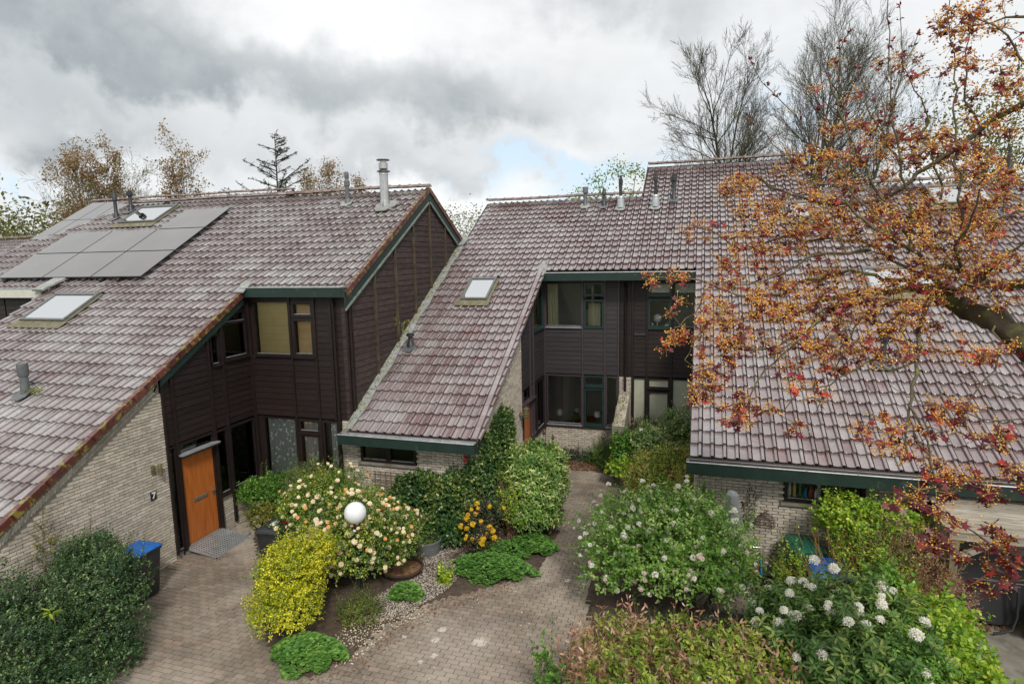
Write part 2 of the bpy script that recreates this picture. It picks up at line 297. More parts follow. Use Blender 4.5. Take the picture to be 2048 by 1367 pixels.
class MB:
    def __init__(s): s.V=[];s.F=[];s.m=[]
    def add(s,V,F,mi=0):
        b=len(s.V); s.V+= [tuple(v) for v in V]; s.F+=[tuple(b+i for i in f) for f in F]; s.m+=[mi]*len(F)
    def box(s,x0,x1,y0,y1,z0,z1,mi=0):
        V=[(x0,y0,z0),(x1,y0,z0),(x1,y1,z0),(x0,y1,z0),(x0,y0,z1),(x1,y0,z1),(x1,y1,z1),(x0,y1,z1)]
        s.add(V,[(0,3,2,1),(4,5,6,7),(0,1,5,4),(1,2,6,5),(2,3,7,6),(3,0,4,7)],mi)
    def prism(s,poly,d,mi=0):
        """poly: 3d points of a planar polygon, extruded by vector d"""
        n=len(poly); P=[Vector(p) for p in poly]; d=Vector(d); V=P+[p+d for p in P]
        F=[tuple(range(n)),tuple(range(2*n-1,n-1,-1))]+[(i,i+n,(i+1)%n+n,(i+1)%n) for i in range(n)]
        s.add(V,F,mi)
    def tube(s,pts,r,n=8,mi=0,cap=True):
        P=[Vector(p) for p in pts]; rr=r if isinstance(r,(list,tuple)) else [r]*len(P); V=[];F=[]
        up=None
        for i,p in enumerate(P):
            d=(P[min(i+1,len(P)-1)]-P[max(i-1,0)]).normalized()
            a=d.orthogonal().normalized() if up is None else (up-d*up.dot(d)).normalized(); up=a; b=d.cross(a)
            V+=[p+(a*math.cos(2*math.pi*k/n)+b*math.sin(2*math.pi*k/n))*rr[i] for k in range(n)]
        for i in range(len(P)-1):
            F+=[(i*n+k,i*n+(k+1)%n,(i+1)*n+(k+1)%n,(i+1)*n+k) for k in range(n)]
        if cap: F+=[tuple(range(n-1,-1,-1)),tuple(range((len(P)-1)*n,len(P)*n))]
        s.add(V,F,mi)
    def lathe(s,c,prof,n=16,mi=0,ang=None):
        """prof: (radius,z) pairs about the vertical through c"""
        V=[];F=[]
        for r,z in prof: V+=[(c[0]+r*math.cos(2*math.pi*k/n),c[1]+r*math.sin(2*math.pi*k/n),c[2]+z) for k in range(n)]
        for i in range(len(prof)-1): F+=[(i*n+k,i*n+(k+1)%n,(i+1)*n+(k+1)%n,(i+1)*n+k) for k in range(n)]
        F+=[tuple(range(n-1,-1,-1)),tuple(range((len(prof)-1)*n,len(prof)*n))]
        s.add(V,F,mi)
    def build(s,name,mat,parent=None,smooth=False,bevel=0,**k):
        mats=mat if isinstance(mat,list) else [mat]
        me=mesh(name,s.V,s.F,None,smooth,mats=mats,fmat=s.m)
        o=obj(name,me,parent,**k)
        if smooth:
            me.polygons.foreach_set('use_smooth',np.ones(len(me.polygons),bool))
            try: me.set_sharp_from_angle(angle=R(40))
            except Exception: pass
        if bevel:
            b=o.modifiers.new('bevel','BEVEL'); b.width=bevel; b.segments=2; b.limit_method='ANGLE'
        return o
def camproj(P):
    d=P-np.array(CAM); w=d@np.array(CF); w=np.where(w<.1,.1,w)
    return 1024+FP*(d@np.array(CR))/w,683.5-FP*(d@np.array(CU))/w,d@np.array(CF)
def pieces(name,me,T,parent,nmax=300,extent=.25):
    """T: list of 4x4 transforms of one shared piece mesh. The largest in view become objects, the rest one mesh."""
    if not len(T): return
    T=np.array(T); pos=T[:,:3,3]; px,py,w=camproj(pos)
    vis=(px>-30)&(px<2078)&(py>-30)&(py<1400)&(w>.3)
    key=np.where(vis,w,1e6+np.linalg.norm(pos,axis=1)); order=np.argsort(key)
    first=order[:nmax]; rest=order[nmax:]
    for i in first:
        o=bpy.data.objects.new(name,me); COL.objects.link(o)
        o.parent=parent
        l=LOC.get(parent.name)
        if l is not None: o.matrix_parent_inverse=Matrix.Translation(-l)
        o.matrix_basis=Matrix(T[i].tolist())
    if len(rest): joined(name,me,T[rest],parent)
def joined(name,me,T,parent,kind='stuff',**k):
    T=np.asarray(T); n=len(me.vertices); V=np.empty(n*3,np.float32); me.vertices.foreach_get('co',V); V=V.reshape(-1,3)
    VV=np.einsum('nij,vj->nvi',T[:,:3,:3],V)+T[:,None,:3,3]; N=len(T)
    nl=len(me.loops); vi=np.empty(nl,np.int32); me.loops.foreach_get('vertex_index',vi)
    npol=len(me.polygons); ls=np.empty(npol,np.int32); me.polygons.foreach_get('loop_start',ls)
    mi=np.empty(npol,np.int32); me.polygons.foreach_get('material_index',mi); sm=np.empty(npol,bool); me.polygons.foreach_get('use_smooth',sm)
    m2=bpy.data.meshes.new(name)
    m2.vertices.add(N*n); m2.vertices.foreach_set('co',VV.astype(np.float32).ravel())
    m2.loops.add(N*nl); m2.loops.foreach_set('vertex_index',(vi[None]+np.arange(N,dtype=np.int32)[:,None]*n).astype(np.int32).ravel())
    m2.polygons.add(N*npol); m2.polygons.foreach_set('loop_start',(ls[None]+np.arange(N,dtype=np.int32)[:,None]*nl).astype(np.int32).ravel())
    m2.update(calc_edges=True)
    for mt in me.materials: m2.materials.append(mt)
    m2.polygons.foreach_set('material_index',np.tile(mi,N)); m2.polygons.foreach_set('use_smooth',np.tile(sm,N))
    return obj(name,m2,parent,kind=kind,**k)
def TM(pos,x,y,z,s=1.):
    m=np.eye(4); m[:3,0]=np.array(x)*s; m[:3,1]=np.array(y)*s; m[:3,2]=np.array(z)*s; m[:3,3]=pos; return m
def clip(poly,a,b,c):
    """keep part of 2d polygon where a*u+b*v<=c"""
    out=[]
    for i in range(len(poly)):
        p,q=poly[i],poly[(i+1)%len(poly)]; fp=a*p[0]+b*p[1]-c; fq=a*q[0]+b*q[1]-c
        if fp<=0: out.append(p)
        if (fp<0<fq) or (fq<0<fp):
            k=fp/(fp-fq); out.append((p[0]+(q[0]-p[0])*k,p[1]+(q[1]-p[1])*k))
    return out
class Face:
    """a wall plane: 'y' faces -Y at Y=pos (a=x); 'x' faces +X at X=pos (a=y); 'n' faces -X"""
    def __init__(s,kind,pos): s.k=kind; s.p=pos
    def w(s,a,z,o): return (a,s.p-o,z) if s.k=='y' else ((s.p+o,a,z) if s.k=='x' else (s.p-o,a,z))
    def box(s,mb,a0,a1,z0,z1,o0,o1,mi=0):
        P=s.w(a0,z0,o0);Q=s.w(a1,z1,o1); mb.box(min(P[0],Q[0]),max(P[0],Q[0]),min(P[1],Q[1]),max(P[1],Q[1]),min(P[2],Q[2]),max(P[2],Q[2]),mi)
    def poly(s,mb,pts,o0,o1,mi=0):
        A=Vector(s.w(0,0,o0));B=Vector(s.w(0,0,o1)); mb.prism([s.w(u,v,o0) for u,v in pts],B-A,mi)
def wallbody(F,mb,a0,a1,z0,z1,holes,clips=(),th=.14,o=0.,mi=0):
    A=sorted({a0,a1}|{h[i] for h in holes for i in (0,1) if a0<h[i]<a1}); Zs=sorted({z0,z1}|{h[i] for h in holes for i in (2,3) if z0<h[i]<z1})
    for i in range(len(A)-1):
        for j in range(len(Zs)-1):
            am,zm=(A[i]+A[i+1])/2,(Zs[j]+Zs[j+1])/2
            if any(h[0]<am<h[1] and h[2]<zm<h[3] for h in holes): continue
            p=[(A[i],Zs[j]),(A[i+1],Zs[j]),(A[i+1],Zs[j+1]),(A[i],Zs[j+1])]
            for c in clips: p=clip(p,*c)
            if len(p)>2: F.poly(mb,p,o-th,o,mi)
def planks(F,parent,mat,bays,z0,z1,holes,clips=(),pitch=.145,phase=0.):
    """horizontal lap boards, each an object, between the upright battens"""
    for a0,a1 in bays:
        k=0; z=z0
        while z<z1-.02:
            t=min(z+pitch,z1)
            segs=[(z+.004,t-.004)]
            for h in holes:
                if h[0]<(a0+a1)/2<h[1]:
                    ns=[]
                    for s,e in segs:
                        if h[3]<=s or h[2]>=e: ns.append((s,e))
                        else:
                            if h[2]>s+.02: ns.append((s,h[2]))
                            if h[3]<e-.02: ns.append((h[3],e))
                    segs=ns
            for s,e in segs:
                p=[(a0,s),(a1,s),(a1,e),(a0,e)]
                for c in clips: p=clip(p,*c)
                if len(p)<3: continue
                us=[q[1] for q in p]
                if max(us)-min(us)<.015: continue
                n=len(p); jit=random.uniform(0,.003)
                lo=[F.w(u,v,.003) for u,v in p]; zs,ze=min(us),max(us)
                hi=[F.w(u,v,.020+jit-.012*(v-zs)/max(ze-zs,.05)) for u,v in p]
                mb=MB(); mb.add(lo+hi,[tuple(range(n)),tuple(range(2*n-1,n-1,-1))]+[(i,i+n,(i+1)%n+n,(i+1)%n) for i in range(n)])
                mb.build('plank',mat,parent)
            z=t
def battens(F,parent,mat,As,z0,z1,clips=(),w=.05,o=.045):
    for a in As:
        p=[(a-w/2,z0),(a+w/2,z0),(a+w/2,z1),(a-w/2,z1)]
        for c in clips: p=clip(p,*c)
        if len(p)>2:
            mb=MB(); F.poly(mb,p,.0035,o); mb.build('batten',mat,parent)
def window(F,parent,a0,a1,z0,z1,mat,fw=.055,glass='glass',rail=None,sill=True,name='window',proud=.0):
    """frame with a pane as child; rail = heights of cross rails"""
    o1=.03+proud; mb=MB()
    F.box(mb,a0,a1,z0,z0+fw,-.09,o1); F.box(mb,a0,a1,z1-fw,z1,-.09,o1)
    F.box(mb,a0,a0+fw,z0+fw,z1-fw,-.09,o1-.003); F.box(mb,a1-fw,a1,z0+fw,z1-fw,-.09,o1-.003)
    for r in (rail or []): F.box(mb,a0+fw,a1-fw,r-fw/2,r+fw/2,-.085,o1+.002)
    w=mb.build(name,mat,parent)
    zs=[z0+fw]+[v for r in (rail or []) for v in (r-fw/2,r+fw/2)]+[z1-fw]
    for i in range(0,len(zs),2):
        g=MB(); F.box(g,a0+fw,a1-fw,zs[i],zs[i+1],-.030,-.018); g.build('pane',glass,w)
        b=MB(); e=.012; A0,A1,Z0,Z1=a0+fw,a1-fw,zs[i],zs[i+1]
        F.box(b,A0,A1,Z0,Z0+e,-.017,.004)
        b.build('glazing_bead','zinc' if mat!='frame_green' else mat,w)
    if sill:
        s=MB(); F.box(s,a0-.0,a1+.0,z0-.035,z0-.002,-.02,.075); s.build('sill','zinc' if mat=='frame_wine' else mat,w)
    return w
BRK=None
def brickmesh(L=.205,H=.052,D=.03):
    mb=MB(); e=.004
    V=[(-L/2,0,-H/2),(L/2,0,-H/2),(L/2,0,H/2),(-L/2,0,H/2),(-L/2+e,D,-H/2+e),(L/2-e,D,-H/2+e),(L/2-e,D,H/2-e),(-L/2+e,D,H/2-e)]
    mb.add(V,[(4,7,6,5),(0,4,5,1),(1,5,6,2),(2,6,7,3),(3,7,4,0)])
    me=mesh('brick',mb.V,mb.F,'brick'); return me
BRK=brickmesh(); BRKH=brickmesh(.095)
def brickT(F,a,z,o,ang=0):
    # local x along wall, y outwards, z up
    if F.k=='y': X,Yv=np.array((-1,0,0)),np.array((0,-1,0))
    elif F.k=='x': X,Yv=np.array((0,-1,0)),np.array((1,0,0))
    else: X,Yv=np.array((0,1,0)),np.array((-1,0,0))
    Zv=np.array((0,0,1)); c,s=math.cos(ang),math.sin(ang)
    x=X*c+Zv*s; z_=Zv*c-X*s
    return TM(np.array(F.w(a,z,o)),x,Yv,z_)
def brickwork(F,parent,a0,a1,z0,z1,holes=(),keep=None,nmax=300,o=-.022,slant=None):
    T=[];r=0;z=z0+.032
    while z<z1-.02:
        a=a0-(.1075 if r%2 else 0)+.1
        while a<a1+.11:
            u0,u1=max(a-.1025,a0),min(a+.1025,a1)
            if u1-u0>.05:
                ok=all(not(h[0]<(u0+u1)/2<h[1] and h[2]-.02<z<h[3]+.02) for h in holes)
                if ok and (keep is None or keep((u0+u1)/2,z,u0,u1)):
                    m=brickT(F,(u0+u1)/2,z+random.uniform(-.002,.002),o+random.uniform(-.003,.003),random.uniform(-.012,.012))
                    m[:3,0]*=(u1-u0)/.205; T.append(m)
            a+=.215
        r+=1; z+=.0625
    if slant: T+=slant
    pieces('brick',BRK,T,parent,nmax)
# ------------------------------------------------------------------ roofs
SL=.5793; TH=math.atan(SL); SV=np.array((0,math.cos(TH),math.sin(TH))); NV=np.array((0,-math.sin(TH),math.cos(TH)))
def ZA(y): return 8.56-SL*(17.31-y)
def ZB(y): return 8.53-SL*(22.53-y)
def ZC(y): return 9.80-SL*(25.4-y)
TW=.232; GY=.305
def tile_mesh(mat):
    prof=[(0,.004),(.030,-.005),(.07,-.009),(.105,-.006),(.134,.004),(.139,-.016),(.147,-.016),(.152,.026),(.165,.036),(.190,.037),(.208,.028),(.217,-.012)]
    L=.352+.055; n=len(prof); V=[];F=[]
    for v,w0 in ((0,.044),(L,-.012)): V+=[(u,v,h+w0) for u,h in prof]
    F+=[(i,i+1,n+i+1,n+i) for i in range(n-1)]
    b=len(V); V+=[(u,-.001,h+.044) for u,h in prof]+[(u,.006,h+.014) for u,h in prof]
    F+=[(b+i,b+n+i,b+n+i+1,b+i+1) for i in range(n-1)]
    b2=len(V); V+=[(.217,0,.032),(.217,L,-.024),(.217,L,-.045),(.217,0,.0)]; F.append((b2,b2+3,b2+2,b2+1))
    me=mesh('roof_tile',V,F,mat); sm=[i not in (4,5,6,10) for i in range(n-1)]+[False]*n; me.polygons.foreach_set('use_smooth',sm); return me
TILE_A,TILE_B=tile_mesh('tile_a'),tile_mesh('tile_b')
def slope_pt(x,y,Z,h=0): return np.array((x,y,Z(y)))+NV*h
def tiles(parent,me,Z,x_anchor,y_anchor,regions,holes=(),nmax=300):
    T=[]
    for x0,x1,y0,y1 in regions:
        i0=math.ceil((x0-x_anchor)/TW-.5); i1=math.ceil((x1-x_anchor)/TW-.5)
        j0=math.ceil((y0-y_anchor)/GY-.3); j1=int((y1-y_anchor)/GY+.2)
        for i in range(i0,i1):
            for j in range(j0,j1):
                x=x_anchor+i*TW; y=y_anchor+j*GY
                if any(h[0]<x+TW/2<h[1] and h[2]<y+.15<h[3] for h in holes): continue
                p=slope_pt(x+random.uniform(-.002,.002),y,Z,-.040+random.uniform(-.002,.005)); a=random.gauss(0,.007)
                X=np.array((1,0,0))+SV*a; Y=SV-np.array((1,0,0))*a
                T.append(TM(p,X,Y,NV))
    pieces('roof_tile',me,T,parent,nmax)
def deck(house,name,Z,quads):
    """dark underlay of the roof, a slab under the tiles; quads: x0,x1,y0,y1"""
    mb=MB()
    for x0,x1,y0,y1 in quads:
        P=[slope_pt(x0,y0,Z,-.06),slope_pt(x1,y0,Z,-.06),slope_pt(x1,y1,Z,-.06),slope_pt(x0,y1,Z,-.06)]
        mb.prism(P,(0,0,-.08))
    return mb.build(name,'deck',house)
def backslope(house,x0,x1,yr,zr,ydrop=4.6):
    mb=MB(); z1=zr-.09
    mb.prism([(x0,yr,z1),(x1,yr,z1),(x1,yr+ydrop,z1-ydrop*SL),(x0,yr+ydrop,z1-ydrop*SL)],(0,0,-.1))
    return mb.build('rear_roof','tile_a',house)
def ridge(house,x0,x1,y,z,mat='ridge'):
    n=int((x1-x0)/.33); L=(x1-x0)/n
    V=[];F=[];k=7
    for u,r in ((0,.150),(.02,.156),(.055,.132),(L+.02,.126)):
        V+=[(u,-r*1.15*math.cos(math.pi*(.12+i/(k-1)*.76)),r*math.sin(math.pi*(.12+i/(k-1)*.76))-.03) for i in range(k)]
    for s in range(3): F+=[(s*k+i,(s+1)*k+i,(s+1)*k+i+1,s*k+i+1) for i in range(k-1)]
    F.append(tuple(range(k))); F.append(tuple(range(4*k-1,3*k-1,-1)))
    me=mesh('ridge_tile',V,F,mat,smooth=True)
    T=[TM((x0+i*L,y,z+random.uniform(-.006,.006)-.012*math.sin(i*.4)),(1,random.uniform(-.01,.01),random.uniform(-.012,.012)),(0,1,0),(0,0,1)) for i in range(n)]
    pieces('ridge_tile',me,T,house)
def verge(house,x,Z,y0,y1,mat='verge',side=1,drop=.115,sgn=1,yr=None):
    L=.352; mb=MB(); c=MB(); w=.115
    mb.box(-w if side>0 else 0,0 if side>0 else w,0,L+.03,0,.022); mb.box((-.02 if side>0 else 0),(0 if side>0 else .02),0,L+.03,-drop,-.0)
    me=mesh('verge_tile',mb.V,mb.F,mat)
    T=[];y=y0
    S=SV if sgn>0 else np.array((0,math.cos(TH),-math.sin(TH))); N=NV if sgn>0 else np.array((0,math.sin(TH),math.cos(TH)))
    while y<y1-.05:
        T.append(TM(np.array((x,y,Z(y)))+N*(.012+random.uniform(0,.004)),(1,0,0),S+N*(-.03),N)); y+=GY
    pieces('verge_tile',me,T,house)
def board_along(mb,x0,x1,Z,y0,y1,h0,h1,mi=0,N=None):
    """board following a roof line, between heights h0..h1 under it (vertical), from x0 to x1"""
    P=[(x0,y0,Z(y0)+h0),(x0,y1,Z(y1)+h0),(x0,y1,Z(y1)+h1),(x0,y0,Z(y0)+h1)]
    mb.prism(P,(x1-x0,0,0),mi)
def gutter(house,x0,x1,yf,zt,fascia='green_board',h=.235,ysoff=.3,endcap=True,litter=True):
    mb=MB(); mb.box(x0,x1,yf,yf+.022,zt-h,zt-.014); mb.box(x0,x1,yf+.022,yf+ysoff,zt-h,zt-h+.018)
    if endcap:
        for x in (x0,x1): mb.box(x-.011,x+.011,yf-.002,yf+.2,zt-h+.001,zt-.012)
    f=mb.build('fascia',fascia,house)
    g=MB(); g.tube([(x0-.01,yf-.004,zt-.006),(x1+.01,yf-.004,zt-.006)],.013,8); g.box(x0-.01,x1+.01,yf+.01,yf+.17,zt-.052,zt-.045); g.box(x0-.01,x1+.01,yf+.006,yf+.018,zt-.05,zt-.008); g.box(x0-.01,x1+.01,yf+.16,yf+.17,zt-.05,zt+.01)
    for x in (x0-.01,x1+.002): g.box(x,x+.008,yf-.002,yf+.17,zt-.05,zt-.002)
    n=int((x1-x0)/.8)
    for i in range(n): xx=x0+(i+.5)*(x1-x0)/n; g.box(xx,xx+.02,yf-.019,yf+.02,zt-.003,zt+.009)
    gg=g.build('gutter','zinc',house,smooth=True)
    if litter:
        l=MB()
        for k in range(int((x1-x0)*60)):
            a=random.uniform(x0,x1); b=yf+random.uniform(.03,.15); s=random.uniform(.01,.022); t=random.uniform(0,6.3); z=zt-.03+random.uniform(0,.018)
            l.add([(a-s*math.cos(t),b-s*math.sin(t),z),(a+s*.4*math.sin(t),b-s*.4*math.cos(t),z+.006),(a+s*math.cos(t),b+s*math.sin(t),z),(a-s*.4*math.sin(t),b+s*.4*math.cos(t),z+.004)],[(0,1,2,3)])
        l.build('leaf_litter','leaf_litter',gg,kind='stuff')
def skylight(house,Z,x0,x1,y0,y1,pane='glass_sky',name='skylight'):
    mb=MB(); f=.06
    def q(xa,xb,ya,yb,h0,h1,mi=0): mb.prism([slope_pt(xa,ya,Z,h0),slope_pt(xb,ya,Z,h0),slope_pt(xb,yb,Z,h0),slope_pt(xa,yb,Z,h0)],NV*(h1-h0),mi)
    q(x0,x1,y0,y0+f,-.05,.085);q(x0,x1,y1-f*1.6,y1,-.05,.095);q(x0,x0+f,y0+f,y1-f*1.6,-.05,.09);q(x1-f,x1,y0+f,y1-f*1.6,-.05,.09)
    w=mb.build(name,'alu_grey',house)
    g=MB(); mb=g; q(x0+f,x1-f,y0+f,y1-f*1.6,.060,.068); g.build('pane',pane,w)
    g=MB(); mb=g; q(x0+f,x1-f,y0+f,y1-f*1.6,.035,.05); g.build('blind','white',w)  # white board added under the glass to make the pane look sky-bright
    g=MB(); mb=g; q(x0-.16,x1+.1,y0-.24,y0-.004,.020,.034); q(x1,x1+.07,y0,y1,.012,.03); q(x0-.07,x0,y0,y1,.012,.03); g.build('flashing','moss_flash',w)
pmat('moss_flash',(.15,.13,.08),(.22,.20,.15),6,.85,[((.11,.11,.04),9,.45,.6,.8)],.1,.8,40)
def flue(house,x,y,Z,ztop,kind):
    zb=Z(y)-.02; h=ztop-zb; c=(x,y,zb)
    if kind=='double_flue':      # grey flue with stepped collar
        p=[(.11,-.05),(.10,.10),(.065,.14),(.065,h*.55),(.085,h*.56),(.09,h*.70),(.06,h*.74),(.06,h*.8),(.07,h*.82),(.07,h*.97),(.05,h)]; mat='flue_grey'
    elif kind=='capped': p=[(.10,-.05),(.085,.08),(.06,.12),(.06,h*.68),(.10,h*.69),(.10,h*.98),(.08,h)]; mat='flue_grey'
    elif kind=='black': p=[(.11,-.05),(.10,.09),(.06,.15),(.055,h*.62),(.085,h*.63),(.075,h*.80),(.06,h*.83),(.055,h*.9),(.03,h)]; mat='flue_black'
    elif kind=='black_cap': p=[(.12,-.05),(.10,.10),(.062,.15),(.06,h*.75),(.11,h*.78),(.11,h*.92),(.095,h*.94),(.095,h)]; mat='flue_black'
    elif kind=='two_tone': p=[(.13,-.05),(.12,h*.30),(.10,h*.34),(.055,h*.36),(.05,h*.74),(.075,h*.75),(.07,h*.88),(.045,h*.9),(.04,h)]; mat='flue_black'
    elif kind=='stub': p=[(.10,-.05),(.085,h*.30),(.078,h*.55),(.105,h*.6),(.105,h*.98),(.09,h)]; mat='flue_grey'
    mb=MB(); mb.lathe(c,p,18); fl=mb.build('flue',mat,house,smooth=True)
    if kind=='two_tone':
        k=MB(); k.lathe(c,[(.135,.02),(.125,h*.22),(.118,h*.32),(.102,h*.36),(.06,h*.37)],18); k.build('flue_base','zinc',fl,smooth=True)
    fsh=MB(); s=.22
    P=[slope_pt(x+a*s,y+b*s*1.1,Z,.018) for a,b in ((-.8,-.6),(-.35,-1.0),(.45,-.95),(.8,-.5),(.6,.4),(-.7,.45))]
    fsh.prism(P,NV*.02); fsh.build('flue_flashing','lead' if kind in('two_tone','double_flue','capped') else 'flue_grey',fl)
    return fl
# ------------------------------------------------------------------ house with the orange door (left)
XW,YB,XG=-10.86,12.62,-7.97
def house_left():
    H=root('terraced_house',(-11,11.5,0),'terraced house with orange front door, black timber walls and roof sweeping low','house','terraced houses')
    lineA=(-SL,1,8.56-SL*17.31-.13)      # top of walls under the tiles
    back=(SL,1,8.56+SL*17.31-.13)
    FX=Face('x',XW); FB=Face('y',YB); FG=Face('x',XG)
    # brick side wall
    mb=MB(); fx=Face('x',XW-.02); wallbody(fx,mb,6.2,9.83,-.1,5,[],[lineA],.2); fx.box(mb,9.83,10.05,-.1,.13,-.2,0); fx.box(mb,11.2,12.64,-.1,.90,-.2,0)
    w=mb.build('wall','mortar',H)
    ln=lambda y:8.56-SL*(17.31-y)-.15
    sl=[];y=6.3
    c,s=math.cos(TH),math.sin(TH)
    while y<9.80:
        yy=y; z=ln(yy)-.115
        a=min(yy+.06,9.74)
        sl.append(brickT(FX,a,z,-.022,(math.pi/2+TH)+random.uniform(-.02,.02))); y+=.0625*c
    brickwork(FX,w,6.2,9.835,0,4.6,keep=lambda a,z,u0,u1:z+.03<ln(u0)-.24,slant=sl,nmax=300)
    brickwork(FX,w,11.2,12.6,0,.88,nmax=60)
    # timber side wall with the door
    holes=[(9.86,10.09,.12,2.56),(10.09,11.19,.12,2.56),(11.22,11.62,.92,2.56),(11.66,12.52,.92,2.56),(11.30,11.58,4.06,4.80),(11.70,12.52,4.12,5.28)]
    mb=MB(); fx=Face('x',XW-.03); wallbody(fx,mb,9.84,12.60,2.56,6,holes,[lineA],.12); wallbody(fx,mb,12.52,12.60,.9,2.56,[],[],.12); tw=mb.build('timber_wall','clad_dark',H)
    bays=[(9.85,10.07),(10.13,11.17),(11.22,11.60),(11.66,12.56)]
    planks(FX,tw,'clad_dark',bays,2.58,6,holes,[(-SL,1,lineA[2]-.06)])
    battens(FX,tw,'frame_dark',[10.10,11.195,11.63],.13,5.9,[(-SL,1,lineA[2]-.05)],.065,.06)
    battens(FX,tw,'frame_dark',[12.585,9.86],.13,5.9,[(-SL,1,lineA[2]-.05)],.05,.05)
    window(FX,tw,9.885,10.07,.16,2.53,'frame_dark',.03,'glass_dark',sill=False)
    window(FX,tw,11.228,11.60,.93,2.53,'frame_dark',.05,'glass_dark'); window(FX,tw,11.66,12.55,.93,2.53,'frame_dark',.055,'glass_dark')
    window(FX,tw,11.30,11.58,4.08,4.80,'frame_dark',.04,'glass_dark'); window(FX,tw,11.70,12.52,4.14,5.28,'frame_dark',.055,'glass_dark',rail=[5.02])
    # door
    d=MB(); FX.box(d,10.185,11.115,.17,2.245,-.06,-.02); dr=d.build('door','door',H,bevel=.004)
    f=MB(); FX.box(f,10.135,10.183,.13,2.56,-.09,.03);FX.box(f,11.117,11.165,.13,2.56,-.09,.03);FX.box(f,10.183,11.117,2.25,2.30,-.09,.028);FX.box(f,10.135,11.165,2.50,2.555,-.088,.029); fr=f.build('door_frame','frame_dark',H)
    g=MB(); FX.box(g,10.183,11.117,2.30,2.50,-.03,-.018); g.build('fanlight','glass_dark',fr)
    cnp=MB(); FX.box(cnp,10.10,11.21,2.285,2.315,-.01,.16); FX.box(cnp,10.10,11.21,2.245,2.283,.08,.155,1); cnp.build('door_canopy',['zinc','frame_dark'],fr)
    th=MB(); FX.box(th,10.12,11.18,.0,.165,-.1,.05); th.build('threshold','concrete',fr)
    hd=MB(); FX.box(hd,11.01,11.05,1.02,1.24,-.02,-.008); FX.box(hd,10.93,11.05,1.165,1.19,.025,.045); FX.box(hd,11.02,11.045,1.165,1.19,-.01,.03); hd.build('handle','chrome',dr)
    lt=MB(); FX.box(lt,10.46,10.86,1.085,1.17,-.0195,-.008); FX.box(lt,10.49,10.83,1.105,1.15,-.007,-.001,1); lt.build('letter_plate',['chrome','alu_grey'],dr)
    # bay wall
    hb=[(-10.66,-9.61,4.12,5.50),(-9.56,-8.93,4.12,5.50),(-10.62,-9.55,.92,2.56),(-9.50,-8.80,.92,2.56),(-8.72,-8.38,.92,2.56)]
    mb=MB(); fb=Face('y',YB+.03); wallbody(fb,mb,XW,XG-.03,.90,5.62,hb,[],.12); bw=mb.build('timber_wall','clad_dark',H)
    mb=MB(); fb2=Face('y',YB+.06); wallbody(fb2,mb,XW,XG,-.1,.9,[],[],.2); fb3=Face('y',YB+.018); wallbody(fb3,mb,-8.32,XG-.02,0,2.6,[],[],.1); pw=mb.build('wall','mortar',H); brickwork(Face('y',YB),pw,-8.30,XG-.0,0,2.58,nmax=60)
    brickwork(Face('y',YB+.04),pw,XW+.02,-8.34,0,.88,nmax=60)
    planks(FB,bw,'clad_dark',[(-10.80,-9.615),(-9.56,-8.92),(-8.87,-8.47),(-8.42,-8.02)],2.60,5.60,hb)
    battens(FB,bw,'frame_dark',[-9.588,-8.895],.9,5.60,(),.055,.05); battens(FB,bw,'frame_dark',[-10.82],.9,5.60,(),.08,.05)
    battens(FB,bw,'frame_dark',[-8.445],2.58,5.60,(),.05,.045); battens(FB,bw,'frame_dark',[-7.995],2.58,5.60,(),.05,.045)
    window(FB,bw,-10.665,-9.618,4.15,5.50,'frame_dark',.03); window(FB,bw,-9.555,-8.925,5.10,5.50,'frame_dark',.075,sill=False); window(FB,bw,-9.555,-8.925,4.13,5.09,'frame_dark',.075,proud=.01)
    window(FB,bw,-10.62,-9.62,.94,2.55,'frame_dark',.035); window(FB,bw,-9.56,-8.93,2.20,2.55,'frame_dark',.06); window(FB,bw,-9.56,-8.93,.94,2.18,'frame_dark',.07,sill=False,proud=.01); window(FB,bw,-8.86,-8.40,.94,2.55,'frame_dark',.05,sill=False)
    # gable
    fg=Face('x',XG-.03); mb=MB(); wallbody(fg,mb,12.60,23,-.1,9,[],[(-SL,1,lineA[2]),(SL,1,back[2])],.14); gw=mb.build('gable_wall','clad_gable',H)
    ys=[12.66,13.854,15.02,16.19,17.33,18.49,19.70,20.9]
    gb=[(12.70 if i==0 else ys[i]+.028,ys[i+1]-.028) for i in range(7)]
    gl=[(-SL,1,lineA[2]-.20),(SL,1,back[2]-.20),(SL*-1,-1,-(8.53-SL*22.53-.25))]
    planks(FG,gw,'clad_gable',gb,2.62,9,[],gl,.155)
    battens(FG,gw,'frame_gable',ys[1:-1],2.62,9,gl,.062,.07); battens(FG,gw,'frame_dark',[12.645,12.72],2.62,9,gl,.045,.05)
    mb=MB();
    for y0,y1,z0,z1 in ((14.9,15.0,4.6,4.85),(15.25,15.95,4.3,4.5),(15.05,15.85,4.55,4.68),(16.3,16.9,4.75,4.9)):
        for k in range(26):
            a=random.uniform(y0,y1); b=random.uniform(z0,z1); FG.box(mb,a,a+random.uniform(.01,.05),b,b+random.uniform(.03,.09),.024,.026)
    mb.build('algae','algae',gw,kind='stuff')
    # verge boards
    mb=MB(); board_along(mb,XW+.06,XW+.085,ZA,9.80,12.42,-.30,-.10); mb.build('verge_board','green_board',H); mb=MB(); board_along(mb,XG-.0+.055,XG+.085,ZA,12.40,17.31,-.36,-.10)
    ZR=lambda y:8.56-SL*(y-17.31); board_along(mb,XG+.055,XG+.085,ZR,17.31,21.5,-.36,-.10); vb=mb.build('verge_board','green_board',H)
